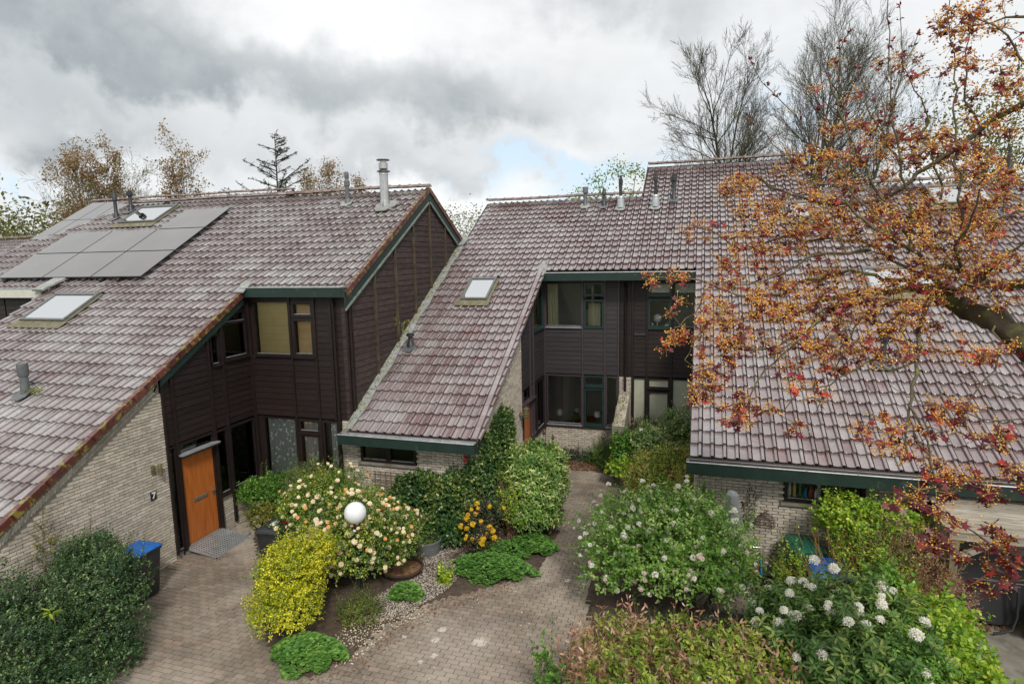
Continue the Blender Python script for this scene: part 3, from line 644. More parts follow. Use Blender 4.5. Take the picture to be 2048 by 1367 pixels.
    mb=MB(); board_along(mb,XG+.056,XG+.10,ZA,12.42,17.25,-.43,-.362); board_along(mb,XG+.056,XG+.10,ZR,17.36,21.5,-.43,-.362); mb.build('verge_moulding','pale_edge',vb)
    mb=MB(); mb.box(XG-.0,XG+.085,12.395,12.62,5.605,5.83); mb.build('verge_end_block','green_board',vb)
    # roof
    dk=deck(H,'roof',ZA,[(-14.2,-10.80,6.35,17.31),(-10.80,XG+.05,12.50,17.31)])
    tiles(dk,TILE_A,ZA,-8.10-TW*40+.02,10.29-GY*20,[(-14.2,-10.83,6.33,17.25),(-10.83,XG+.05,12.42,17.25)])
    backslope(H,-14.2,XG+.05,17.31,8.56); ridge(H,-14.2,XG+.10,17.31,8.60)
    verge(H,XW+.11,ZA,6.35,12.3); verge(H,XG+.115,ZA,12.40,17.1); verge(H,XG+.115,ZR,17.33,21.3,sgn=-1)
    gutter(H,XW+.02,XG-.02,12.40,5.845,h=.24); gutter(H,-14.2,XW-.02,6.22,2.18,h=.2)
    cp=MB(); cp.prism([(XW-.06,12.3,5.74),(XW+.20,12.3,5.72),(XW+.22,12.62,5.95),(XW-.04,12.66,5.97)],(0,0,.03)); cp.build('corner_flashing','lead',H)
    # flues
    flue(H,-13.70,9.09,ZA,4.44,'stub'); fl=flue(H,-10.30,16.66,ZA,9.10,'double_flue')
    x,y=-8.88,16.36; zb=ZA(y); mb=MB(); mb.lathe((x,y,zb),[(.15,-.06),(.135,.16),(.125,.17),(.125,.88),(.135,.885),(.135,.94),(.12,.96),(.19,.975),(.19,.985),(.10,1.02),(.09,1.05),(.13,1.06),(.13,1.22),(.09,1.225),(.09,1.28),(.185,1.30),(.17,1.325)],22)
    st=mb.build('steel_flue','steel',H,smooth=True); mb=MB(); mb.lathe((x,y,zb),[(.19,.972),(.19,.992),(.11,1.03)],22); mb.lathe((x,y,zb),[(.19,1.295),(.19,1.31),(.06,1.345)],22); mb.build('flue_cap','flue_black',st,smooth=True)
    mb=MB(); P=[slope_pt(x+a,y+b,ZA,.03) for a,b in ((-.25,-.2),(-.1,-.36),(.15,-.34),(.38,-.1),(.42,.12),(.2,.25),(-.2,.2))]; mb.prism(P,NV*.02); mb.build('flue_flashing','lead',st)
    # brass wall lamp, plate
    mb=MB(); FX.box(mb,9.42,9.50,2.10,2.30,.012,.03); mb.lathe((XW+.10,9.56,2.07),[(.04,0),(.045,.02),(.045,.22),(.04,.24)],12); mb.build('wall_lamp','brass',H,smooth=True)
    # interior: floors, partitions
    mb=MB(); mb.box(-14.1,XW-.25,6.5,21,-.02,.02); mb.box(XW-.25,XG-.2,12.7,21,-.02,.02); mb.box(-14.1,XW-.2,9.4,21,2.62,2.80); mb.box(XW-.2,XG-.2,12.75,21,2.62,2.80); mb.build('floor','floor_in',H)
    mb=MB(); mb.box(-14.2,XG-.18,15.2,15.3,0,6.9); mb.box(-14.3,-14.2,6.4,17.3,0,2.2); mb.box(-12.6,-12.5,9.9,15.2,0,3.9); mb.box(-14.2,XG,21.2,21.4,0,6.1); mb.box(-14.2,XW-.1,6.4,6.6,0,2.0); mb.build('room_wall','room',H)
    # downpipe
    mb=MB(); mb.tube([(-8.34,12.50,5.62),(-8.34,12.55,5.45),(-8.34,12.56,.1)],.04,10)
    for z in (5.2,3.9,2.75,1.4): mb.lathe((-8.34,12.56,z),[(.046,0),(.046,.05)],10)
    mb.build('downpipe','frame_dark',H,smooth=True)
    mb=MB(); mb.box(-8.06,-8.03,12.585,12.61,.3,2.6); mb.build('cable_pipe','off_white',H)
    return H
HL=house_left()
# ------------------------------------------------------------------ neighbour to the far left, same roof plane
def house_far_left():
    H=root('terraced_house',(-17.5,12,0),'terraced house at far left whose tiled roof carries two skylights, cream gutter board','house','terraced houses')
    holes=[(-16.83,-15.2,11.2,12.35),(-18.72,-17.1,15.95,17.05)]
    dk=deck(H,'roof',ZA,[(-17.56,-14.2,6.35,17.31),(-20.0,-17.56,12.50,17.31)]+[(-20-(k+1)*.464,-20-k*.464,12.5,17.0-(k+1)*.464) for k in range(9)])
    tiles(dk,TILE_A,ZA,-8.10-TW*60+.02,10.29-GY*20,[(-17.56,-14.2,6.33,17.25),(-20.0,-17.56,12.42,17.25)]+[(-20-(k+1)*.464,-20-k*.464,12.42,17.1-(k+1)*.464) for k in range(9)],holes)
    backslope(H,-20.0,-14.2,17.31,8.56); ridge(H,-19.95,-14.2,17.31,8.60)
    skylight(H,ZA,-16.80,-15.25,11.25,12.33); skylight(H,ZA,-18.66,-17.12,15.98,17.02)
    gutter(H,-24,-17.60,12.40,5.845,'cream_board',h=.26)
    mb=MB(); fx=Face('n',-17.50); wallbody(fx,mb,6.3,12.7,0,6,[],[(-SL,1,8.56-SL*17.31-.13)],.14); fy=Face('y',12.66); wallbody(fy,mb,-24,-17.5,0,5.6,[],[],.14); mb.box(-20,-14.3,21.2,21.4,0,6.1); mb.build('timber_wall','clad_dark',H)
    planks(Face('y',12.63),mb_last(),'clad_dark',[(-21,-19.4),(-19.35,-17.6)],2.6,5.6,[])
    cp=MB(); cp.prism([(-17.75,12.30,5.78),(-17.35,12.30,5.78),(-17.15,12.85,6.08),(-17.6,12.85,6.08)],NV*.05); cp.build('corner_flashing','lead',H)
    flue(H,-19.28,16.45,ZA,8.98,'black'); flue(H,-19.08,16.88,ZA,8.98,'black_cap')
    return H
def mb_last(): return bpy.data.objects[-1] if False else [o for o in COL.objects if o.name.startswith('timber_wall')][-1]
house_far_left()
# solar panels
def solar(name,Z,cells,label,group=None):
    xs=[c[0] for c in cells]; ys=[c[2] for c in cells]
    S=root(name,(min(xs),min(ys),Z(min(ys))),label,'solar panels',group)
    for x0,x1,y0,y1 in cells:
        g=.012; mb=MB(); P=lambda a,b,h:slope_pt(a,b,Z,h)
        mb.prism([P(x0+g,y0+g,.075),P(x1-g,y0+g,.075),P(x1-g,y1-g,.075),P(x0+g,y1-g,.075)],NV*.035); f=mb.build('solar_panel','solar_frame',S)
        mb=MB(); e=.022; mb.prism([P(x0+e,y0+e,.1102),P(x1-e,y0+e,.1102),P(x1-e,y1-e,.1102),P(x0+e,y1-e,.1102)],NV*.003); mb.build('cell_sheet','pane_solar',f)
    x0,x1=min(xs),max(c[1] for c in cells); mb=MB()
    for y in sorted({c[2]+.25 for c in cells}|{c[3]-.25 for c in cells}):
        xa=min(c[0] for c in cells if c[2]<y<c[3]); xb=max(c[1] for c in cells if c[2]<y<c[3])
        mb.prism([slope_pt(xa,y,Z,.03),slope_pt(xb,y,Z,.03),slope_pt(xb,y+.035,Z,.03),slope_pt(xa,y+.035,Z,.03)],NV*.04)
    for k in range(9):
        xx=x0+.3+k*(x1-x0-.5)/8; mb.prism([slope_pt(xx,min(ys)-.08,Z,.03),slope_pt(xx+.08,min(ys)-.08,Z,.03),slope_pt(xx+.08,min(ys)+.2,Z,.03),slope_pt(xx,min(ys)+.2,Z,.03)],NV*.045)
    mb.build('mounting_rail','solar_frame',S)
XS=[-20.02,-18.17,-16.32,-14.50]; YS=[12.95,14.18,15.38,16.56]
solar('solar_array',ZA,[(XS[i],XS[i+1],YS[j],YS[j+1]) for j in range(2) for i in range(3)]+[(XS[2],XS[3],YS[2],YS[3])],'array of seven dark solar panels on the left roof below the upper skylight')
# house behind, its ridge and panels show over the left roof
def house_behind():
    H=root('terraced_house',(-25,24,0),'house further back whose ridge and solar panels show above the left roof','house','terraced houses')
    dk=deck(H,'roof',ZC,[(-31.2,-18.7,17,25.4)])
    tiles(dk,TILE_A,ZC,-31.2,17.1,[(-31.2,-18.75,17,25.3)],nmax=120)
    backslope(H,-31.2,-18.7,25.4,9.8); ridge(H,-31.2,-18.6,25.4,9.83)
    mb=MB(); mb.box(-31.1,-18.8,18,29,0,4.8); fx=Face('x',-18.85); wallbody(fx,mb,18,30,4.8,9.8,[],[(-SL,1,9.8-SL*25.4-.15),(SL,1,9.8+SL*25.4-.15)],.14); mb.build('timber_wall','clad_dark',H)
    mb=MB(); ZR=lambda y:9.8-SL*(y-25.4)
    verge(H,-18.62,ZC,21,25.2); verge(H,-18.62,ZR,25.4,28,sgn=-1)
house_behind()
solar('solar_array',ZC,[(-30.9+i*1.06,-30.9+(i+1)*1.06,21.6+j*1.74,21.6+(j+1)*1.74) for j in range(2) for i in range(5)],'array of solar panels on the roof behind, highest at far left')
def house_edge():
    H=root('terraced_house',(-40,26,0),'tiled roof of a distant house at the left edge under the wood','house','terraced houses')
    ZD=lambda y:8.1-SL*(26.5-y)
    dk=deck(H,'roof',ZD,[(-46,-31.4,19,26.5)]); tiles(dk,TILE_A,ZD,-46,19.1,[(-46,-31.4,19,26.4)],nmax=80); ridge(H,-46,-31.3,26.5,8.12); backslope(H,-46,-31.4,26.5,8.1)
    mb=MB(); mb.box(-45.9,-31.5,20,31,0,4.6); mb.build('wall','mortar',H)
    mb=MB(); mb.box(-31.9,-31.5,25.6,26.0,7.6,8.9); mb.box(-31.95,-31.45,25.55,26.05,8.9,8.98); mb.build('chimney','brick',H)
house_edge()
# ------------------------------------------------------------------ centre house
X5,YF5,Y5=-4.73,12.40,18.75; DZ=.113
XE=-2.33
lineB=(-SL,1,8.53-SL*22.53-.13)
def house_centre():
    H=root('terraced_house',(-5,15,0),'centre house with grey-brown cladding, ivy on its low front and a long steep tiled roof','house','terraced houses')
    FF=Face('y',YF5); FS=Face('x',X5); FB=Face('y',Y5)
    # low front wall
    hl=[(-7.70,-6.22,1.68,2.30)]
    mb=MB(); wallbody(Face('y',YF5+.02),mb,-8.2,X5-.0,-.1,2.38,hl,[],.2); w=mb.build('wall','mortar',H)
    brickwork(FF,w,-8.2,X5,0,2.3,hl,nmax=300)
    mb=MB(); FF.box(mb,-7.74,-6.18,1.62,1.675,-.1,.07); mb.build('window_sill','concrete',w)
    window(FF,w,-7.69,-6.95,1.68,2.30,'frame_dark',.06,sill=False); window(FF,w,-6.95,-6.23,1.68,2.30,'frame_dark',.06,sill=False)
    # side wall: brick then timber
    mb=MB(); fx=Face('x',X5-.02); wallbody(fx,mb,12.42,16.10,-.1,6,[],[lineB],.2); fx.box(mb,17.32,Y5,-.1,.98,-.2,0); w=mb.build('wall','mortar',H)
    c=math.cos(TH); ln=lambda y:8.53-SL*(22.53-y)-.15; sl=[];y=12.5
    while y<16.05: sl.append(brickT(FS,min(y+.06,16.0),ln(y)-.115,-.022,(math.pi/2+TH))); y+=.0625*c
    brickwork(FS,w,12.4,16.11,0,4.9,keep=lambda a,z,u0,u1:z+.03<ln(u0)-.24,slant=sl,nmax=300)
    brickwork(FS,w,17.35,Y5,0,.96,nmax=60)
    holes=[(16.14,17.26,.12,2.66),(17.32,17.70,1.02,2.68),(17.76,18.64,1.02,2.68),(17.42,18.60,4.22,5.55)]
    mb=MB(); fx=Face('x',X5-.03); wallbody(fx,mb,16.12,Y5,2.66,7,holes,[lineB],.12); tw=mb.build('timber_wall','clad_mid',H)
    planks(FS,tw,'clad_mid',[(16.14,16.95),(17.0,17.32),(17.38,18.70)],2.70,7,holes,[(-SL,1,lineB[2]-.08)])
    battens(FS,tw,'frame_wine',[16.97,17.35],.12,7,[(-SL,1,lineB[2]-.06)],.05,.05); battens(FS,tw,'frame_wine',[18.71],.9,7,[(-SL,1,lineB[2]-.06)],.06,.05)
    window(FS,tw,17.42,18.62,4.24,5.55,'frame_green',.055,'glass_dark'); window(FS,tw,17.33,17.70,1.04,2.66,'frame_dark',.05); window(FS,tw,17.76,18.66,1.04,2.66,'frame_dark',.055)
    d=MB(); FS.box(d,16.24,17.18,.15,2.25,-.06,-.02); dr=d.build('door','door',H)
    f=MB(); FS.box(f,16.17,16.238,.12,2.66,-.09,.03);FS.box(f,17.182,17.25,.12,2.66,-.09,.03);FS.box(f,16.238,17.182,2.255,2.33,-.09,.028); fr=f.build('door_frame','frame_wine',H)
    g=MB(); FS.box(g,16.238,17.182,2.33,2.64,-.03,-.018); g.build('fanlight','glass_dark',fr); g=MB(); FS.box(g,16.12,17.28,2.27,2.32,-.01,.12); g.build('door_canopy','frame_wine',fr)
    hd=MB(); FS.box(hd,17.08,17.13,1.02,1.24,-.02,-.008); FS.box(hd,17.0,17.12,1.165,1.19,.02,.04); FS.box(hd,17.09,17.115,1.165,1.19,-.01,.03); hd.build('handle','chrome',dr)
    # bay wall
    hb=[(-4.66,-3.50,4.20,5.62),(-3.44,-2.80,4.20,5.62),(-4.66,-3.50,1.04,2.72),(-3.44,-2.76,1.04,2.72),(-2.72,-2.38,1.04,2.72)]
    mb=MB(); wallbody(Face('y',Y5+.03),mb,X5,XE,1.0,5.78,hb,[],.12); bw=mb.build('timber_wall','clad_mid',H)
    mb=MB(); wallbody(Face('y',Y5+.06),mb,X5,XE,-.1,1.0,[],[],.2); w=mb.build('wall','mortar',H); brickwork(Face('y',Y5+.04),w,X5+.02,XE,0,.98,nmax=220)
    planks(FB,bw,'clad_mid',[(-4.70,-3.50),(-3.44,-2.80),(-2.74,-2.38)],2.74,5.72,hb)
    battens(FB,bw,'frame_wine',[-3.47,-2.77,-2.355],1.0,5.74,(),.055,.05); battens(FB,bw,'frame_wine',[-4.70],1.0,5.74,(),.06,.05)
    window(FB,bw,-4.67,-3.50,4.24,5.62,'frame_wine',.03); window(FB,bw,-3.435,-2.805,5.20,5.62,'frame_green',.06,sill=False); window(FB,bw,-3.435,-2.805,4.20,5.10,'frame_green',.06,proud=.01,sill=False)
    window(FB,bw,-4.64,-3.50,1.08,2.70,'frame_wine',.035); window(FB,bw,-3.43,-2.80,2.36,2.70,'frame_green',.05); window(FB,bw,-3.43,-2.80,1.08,2.30,'frame_green',.06,proud=.01); window(FB,bw,-2.74,-2.38,1.08,2.70,'frame_wine',.04)
    # roof
    xa=-.10-TW*60; hs=[(-6.80,-5.93,16.75,17.80)]
    dk=deck(H,'roof',ZB,[(-7.86,X5+.10,12.12,22.53),(X5+.10,XE,18.36,22.53)])
    tiles(dk,TILE_B,ZB,xa,12.13-GY*2,[(-7.86,-4.60,12.12,22.47),(-4.60,XE,18.23,22.47)],hs)
    backslope(H,-7.86,XE,22.53,8.53); ridge(H,-7.86,-1.97,22.53,8.57)
    verge(H,X5+.12,ZB,12.13,18.15,'tile_b')
    mb=MB(); board_along(mb,X5+.07,X5+.10,ZB,12.1,18.2,-.22,-.08); mb.build('verge_board','rust',H)
    gutter(H,-8.02,X5+.10,11.96,2.44,h=.24,ysoff=.42); gutter(H,X5+.16,-.12,18.12,5.955,h=.25,ysoff=.6)
    cp=MB(); cp.prism([(X5-.02,18.12,5.93),(X5+.24,18.12,5.93),(X5+.22,18.5,6.19),(X5-.02,18.5,6.19)],NV*.045); cp.build('corner_flashing','lead',H)
    # lead strip where this roof meets the neighbour's gable
    mb=MB(); y=12.15
    while y<19.6:
        mb.prism([slope_pt(-7.95,y,ZB,.0),slope_pt(-7.72+.03*math.sin(y*5),y,ZB,.012),slope_pt(-7.72+.03*math.sin(y*5+1.5),y+.3,ZB,.0),slope_pt(-7.95,y+.3,ZB,-.01)],NV*.03); y+=.3
    fl=mb.build('side_flashing','lead',H); mb=MB()
    for k in range(420):
        yy=random.uniform(12.0,19.6); xx=-7.93+abs(random.gauss(0,.09)); s=random.uniform(.008,.035); p=slope_pt(xx,yy,ZB,.03)
        mb.add([(p[0]+s*a,p[1]+s*b,p[2]+s*c_) for a,b,c_ in ((1,0,0),(-.5,.8,0),(-.5,-.8,0),(0,0,1.1))],[(0,1,3),(1,2,3),(2,0,3)])
    mb.build('moss','moss',fl,kind='stuff')
    mb=MB(); P=[slope_pt(-7.95+a,19.75+b,ZB,.05) for a,b in ((-.1,-.25),(.22,-.15),(.3,.25),(0,.5),(-.1,.4))]; mb.prism(P,NV*.04); mb.build('corner_flashing','lead',H)
    skylight(H,ZB,-6.76,-5.93,16.78,17.80)
    for x,y,zt,kd in ((-3.96,21.98,8.86,'capped'),(-3.29,21.93,8.77,'black')): flue(H,x,y,ZB,zt,kd)
    flue(H,-2.68,21.74,ZB,9.16,'two_tone'); mb=MB(); flue(H,-7.50,14.88,ZB,4.46,'black_cap')
    mb=MB(); mb.tube([(-8.02,12.0,2.22),(-8.12,12.2,2.12),(-8.16,12.3,1.9),(-8.16,12.34,.1)],.035,8); mb.build('downpipe','frame_dark',H,smooth=True)
    # exterior lamp by the door
    mb=MB(); FS.box(mb,15.76,15.86,2.10,2.16,.0,.16); mb.lathe((X5+.20,15.81,2.02),[(.06,0),(.085,.02),(.085,.10),(.09,.11),(.09,.13),(.075,.14),(.075,.24),(.088,.25),(.085,.29),(.05,.31)],14); mb.build('wall_lamp','brass',H,smooth=True)
    mb=MB(); mb.box(-7.8,X5-.25,12.65,22,-.02,.02); mb.box(X5-.25,XE-.1,Y5+.25,22,-.02,.02); mb.box(-7.8,X5-.2,15,22,2.75,2.93); mb.box(X5-.2,XE-.1,Y5+.2,22,2.75,2.93); mb.build('floor','floor_in',H)
    mb=MB(); mb.box(-7.9,XE,21.9,22,0,6.5); mb.box(-5.6,XE,20.9,21,2.9,7.0); mb.box(XE-.02,XE+.02,Y5+.2,22,0,6.0); mb.box(-7.95,-7.87,12.5,22,0,2.2); mb.box(-6.1,-6.0,15,20.9,0,3.9); mb.box(-3.30,-3.24,19.4,20.9,2.9,6.3)
    mb.build('room_wall','room',H)
    return H
HC=house_centre()
# ------------------------------------------------------------------ right house: bay beside the centre house, then the big low roof
def house_right():
    H=root('terraced_house',(1,15,0),'right house behind the maple with low tiled roof and frosted ground floor windows','house','terraced houses')
    FB=Face('y',Y5); xr=-.06
    hb=[(-1.50,-.80,4.24,5.62),(-.74,-.10,4.24,5.62),(-1.92,-1.52,1.0,2.72),(-1.47,-.80,1.0,2.72),(-.74,-.10,1.0,2.72)]
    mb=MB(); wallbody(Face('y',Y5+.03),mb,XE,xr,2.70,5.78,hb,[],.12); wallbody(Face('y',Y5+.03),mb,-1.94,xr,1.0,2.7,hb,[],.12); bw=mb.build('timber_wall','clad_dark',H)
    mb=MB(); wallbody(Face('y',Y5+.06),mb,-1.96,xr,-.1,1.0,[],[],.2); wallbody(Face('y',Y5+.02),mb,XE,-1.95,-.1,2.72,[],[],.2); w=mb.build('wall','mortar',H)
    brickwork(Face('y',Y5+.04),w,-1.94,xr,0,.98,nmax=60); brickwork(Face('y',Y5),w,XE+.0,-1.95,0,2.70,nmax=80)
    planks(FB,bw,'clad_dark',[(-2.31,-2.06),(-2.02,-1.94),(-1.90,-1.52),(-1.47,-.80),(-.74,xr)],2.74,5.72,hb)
    battens(FB,bw,'frame_dark',[-2.04],2.72,5.74,(),.04,.04); battens(FB,bw,'frame_dark',[-1.925,-1.495,-.77],1.0,5.74,(),.055,.05)
    window(FB,bw,-1.465,-.80,5.20,5.62,'frame_green',.05,sill=False); window(FB,bw,-1.465,-.80,4.24,5.12,'frame_green',.055,proud=.01); window(FB,bw,-.74,-.08,4.24,5.62,'frame_dark',.035)
    window(FB,bw,-1.90,-1.52,1.04,2.70,'frame_dark',.03,'frosted'); window(FB,bw,-1.465,-.80,2.38,2.70,'frame_dark',.055,'frosted'); window(FB,bw,-1.465,-.80,1.04,2.30,'frame_dark',.065,'frosted',proud=.01); window(FB,bw,-.74,-.09,1.04,2.70,'frame_dark',.035,'frosted')
    mb=MB(); FB.box(mb,-1.88,-1.54,4.02,4.07,.01,.06); mb.build('wall_vent','frame_wine',bw)
    # low front wall
    hl=[(1.66,3.10,1.60,2.18),(3.9,5.0,1.60,2.18)]
    FF=Face('y',12.46); mb=MB(); wallbody(Face('y',12.48),mb,-.02,9.0,-.1,2.30,hl,[],.2); mb.box(-.02,.18,12.5,22,0,2.3); wallbody(Face('n',-.0),mb,12.7,Y5,2.2,7,[],[(-SL,1,lineB[2])],.14); w=mb.build('wall','mortar',H)
    brickwork(FF,w,-.02,7.2,0,2.25,hl,nmax=300)
    window(FF,w,1.68,2.40,1.62,2.18,'frame_dark',.06,sill=False); window(FF,w,2.40,3.08,1.62,2.18,'frame_dark',.06,sill=False); window(FF,w,3.92,4.98,1.62,2.18,'frame_dark',.06,'glass_dark',sill=False)
    mb=MB(); FF.box(mb,1.62,3.14,1.545,1.598,-.1,.07); FF.box(mb,3.86,5.04,1.545,1.598,-.1,.07); mb.build('window_sill','concrete',w)
    # roof: one plane, the middle runs up to a higher ridge
    xa=-.10-TW*12; hs=[(4.0,5.6,17.05,18.15),(2.45,3.25,20.55,21.60),(6.5,8.1,21.0,22.2)]
    XH0,XH1=-2.0,3.45
    dk=deck(H,'roof',ZB,[(-.12,9.2,12.08,22.53),(XE,-.12,18.36,22.53),(XH0,XH1,22.53,24.78)])
    tiles(dk,TILE_B,ZB,xa,12.13-GY*2,[(-.10,9.2,12.12,22.47),(XE,-.10,18.23,22.47),(XH0,XH1,22.53,24.72)],hs)
    backslope(H,XH1,9.2,22.53,8.53); backslope(H,XH0,XH1,24.78,9.83,5); ridge(H,XH0,XH1+.05,24.78,9.87); ridge(H,XH1,9.2,22.53,8.57)
    mb=MB(); mb.box(XH0,XH0+.06,22.6,25,4,8.5); fx=Face('x',XH1-.1); wallbody(fx,mb,22.4,29,4,10,[],[(-SL,1,lineB[2]),(SL,1,9.83+SL*24.78-.15)],.1); fx=Face('n',XH0+.1); wallbody(fx,mb,22.4,29,4,10,[],[(-SL,1,lineB[2]),(SL,1,9.83+SL*24.78-.15)],.1); mb.build('gable_wall','clad_gable',H)
    mb=MB(); board_along(mb,-.11,-.085,ZB,12.1,18.2,-.20,-.07); mb.build('verge_board','rust',H); mb=MB(); board_along(mb,XH0-.03,XH0-.005,ZB,22.6,24.8,-.2,-.02); mb.build('verge_board','rust',H)
    gutter(H,-.16,9.2,11.96,2.43,h=.25,ysoff=.45)
    skylight(H,ZB,4.05,5.55,17.1,18.1); skylight(H,ZB,2.50,3.20,20.6,21.55); skylight(H,ZB,6.55,8.05,21.1,22.15)
    flue(H,-1.50,21.71,ZB,9.17,'two_tone'); flue(H,-.92,22.16,ZB,9.11,'black_cap'); flue(H,2.95,15.2,ZB,4.58,'capped'); flue(H,3.83,14.77,ZB,4.68,'black_cap'); flue(H,8.1,20.6,ZB,9.2,'black')
    mb=MB(); mb.tube([(-2.14,18.30,5.72),(-2.14,18.62,5.55),(-2.14,18.68,5.4),(-2.14,18.68,2.0)],.035,10)
    for z in (5.1,3.9,2.85): mb.lathe((-2.14,18.68,z),[(.042,0),(.042,.05)],10)
    mb.build('downpipe','frame_dark',H,smooth=True)
    mb=MB(); mb.box(.2,9,12.7,22,-.02,.02); mb.box(XE+.05,.2,Y5+.27,22,-.02,.02); mb.box(.15,9,14.9,22,2.75,2.93); mb.box(XE+.05,.15,Y5+.2,22,2.75,2.93); mb.build('floor','floor_in',H)
    mb=MB(); mb.box(XE,9,21.9,22,0,6.5); mb.box(XE,9,20.9,21,2.9,7.0); mb.box(8.9,9,12.6,22,0,2.3); mb.box(.3,9,14.4,14.5,0,3.0); mb.build('room_wall','room',H)
    return H
HR=house_right()
# garden wall between the two front doors
def party_wall():
    G=root('garden_wall',(-2.15,17.8,0),'short brick wall with sloping mossy top between the centre and right house','wall')
    x0,x1=-2.32,-1.98; mb=MB()
    mb.prism([(x0+.02,17.07,-.1),(x0+.02,18.74,-.1),(x0+.02,18.74,2.28),(x0+.02,18.5,2.2),(x0+.02,17.07,1.58)],(x1-x0-.04,0,0)); w=mb.build('wall_body','mortar',G)
    T=[]; k=0
    sl=math.atan2(.62,1.43); c,s=math.cos(sl),math.sin(sl); y=17.08
    while y<18.5:
        z=1.585+(y-17.07)*.62/1.43
        for xx in (x0+.11,x0+.26): T.append(TM((xx-.0+(.0 if k%2 else .02),y+.02,z-.012),(1,0,0),(0,-s,c),(0,-c,-s),1.) @ np.diag([.68,1,1,1]))
        y+=.0625*c; k+=1
    pieces('brick',BRK,T,w); 
    brickwork(Face('n',x0+.0),w,17.08,18.7,0,2.2,keep=lambda a,z,u0,u1:z+.03<1.58+(u0-17.07)*.43,nmax=150)
    mb=MB(); mb.box(x0+.0,x1-.0,17.045,17.068,0,1.60); mb.build('end_render','concrete',w)
    for k in range(1):
        mb=MB()
        for q in range(260):
            yy=random.uniform(17.1,18.5); xx=random.uniform(x0+.02,x1-.02); zz=1.60+(yy-17.07)*.434+.018; r=random.uniform(.008,.028)
            mb.add([(xx+r*a,yy+r*b,zz+r*c_) for a,b,c_ in ((1,0,0),(-.5,.8,0),(-.5,-.8,0),(0,0,.9))],[(0,1,3),(1,2,3),(2,0,3)])
        mb.build('moss','moss',w,kind='stuff')
party_wall()
# ------------------------------------------------------------------ ground
def inpoly(x,y,P):
    c=False;n=len(P)
    for i in range(n):
        (x0,y0),(x1,y1)=P[i],P[i-1]
        if (y0>y)!=(y1>y) and x<(x1-x0)*(y-y0)/(y1-y0)+x0: c=not c
    return c
BED=[(-12.06,12.96),(-10.63,11.86),(-9.52,10.67),(-8.23,9.29),(-7.6,8.42),(-6.47,7.45),(-5.81,7.25),(-5.33,7.77),(-5.21,8.69),(-4.8,9.64),(-3.65,10.68),(-2.99,11.49),(-3.0,12.76),(-3.24,15.21),(-3.67,17.47),(-4.80,17.61),(-4.80,12.4),(-7.9,12.4),(-8.0,12.96)]
BED2=[(-3.76,17.67),(-4.70,18.80),(-2.36,18.80),(-2.33,17.41)]
BED3=[(-1.63,17.54),(-1.98,12.66),(-1.94,10.63),(-1.6,9.19),(-2.06,7.0),(-1.5,5),(4.2,5.5),(3.95,9.0),(3.9,10.9),(1.9,10.75),(-.2,11.0),(-.1,12.40),(-.1,18.7),(-1.6,18.7)]
def shrink(P,k=.955):
    cx=sum(p[0] for p in P)/len(P); cy=sum(p[1] for p in P)/len(P); return [(cx+(x-cx)*k,cy+(y-cy)*k) for x,y in P]
SBED,SBED2,SBED3=shrink(BED,.95),shrink(BED2,.9),shrink(BED3,.965)
mb=MB(); mb.add([(-300,-100,-.035),(300,-100,-.035),(300,400,-.035),(-300,400,-.035)],[(0,1,2,3)]); mb.build('ground','grass_far',kind='structure')
mb=MB(); mb.add([(-12,2,-.012),(9.5,2,-.012),(9.5,20,-.012),(-12,20,-.012)],[(0,1,2,3)]); PV=mb.build('brick_paving','sand',kind='structure')
bm_=brickmesh(.203,.098,.05); bm_.materials.clear(); bm_.materials.append(M['paver'])
T=[];r=0;y=3.4
while y<18.7:
    x=-10.84-(.105 if r%2 else 0)
    while x<1.0:
        ok=not(inpoly(x+.1,y,SBED) or inpoly(x+.1,y,SBED2) or inpoly(x+.1,y,SBED3)) and not (x<-4.6 and y>12.6) and not(x>-.2 and y>12.3)
        if ok:
            px,py,w_=camproj(np.array([[x,y,0]]))
            if -60<px[0]<2100 and py[0]<1480 and w_[0]>0:
                a=random.uniform(-.012,.012); t=random.uniform(-.012,.012); dz=random.gauss(0,.0018)+.004*math.sin(x*2.1)*math.sin(y*1.7)
                T.append(TM((x+.1025,y+random.uniform(-.001,.001),-.046+dz),(math.cos(a),math.sin(a),t),(0,random.uniform(-.012,.012),1),(math.sin(a),-math.cos(a),0)))
        x+=.2075
    y+=.1025; r+=1
pieces('paving_brick',bm_,T,PV)
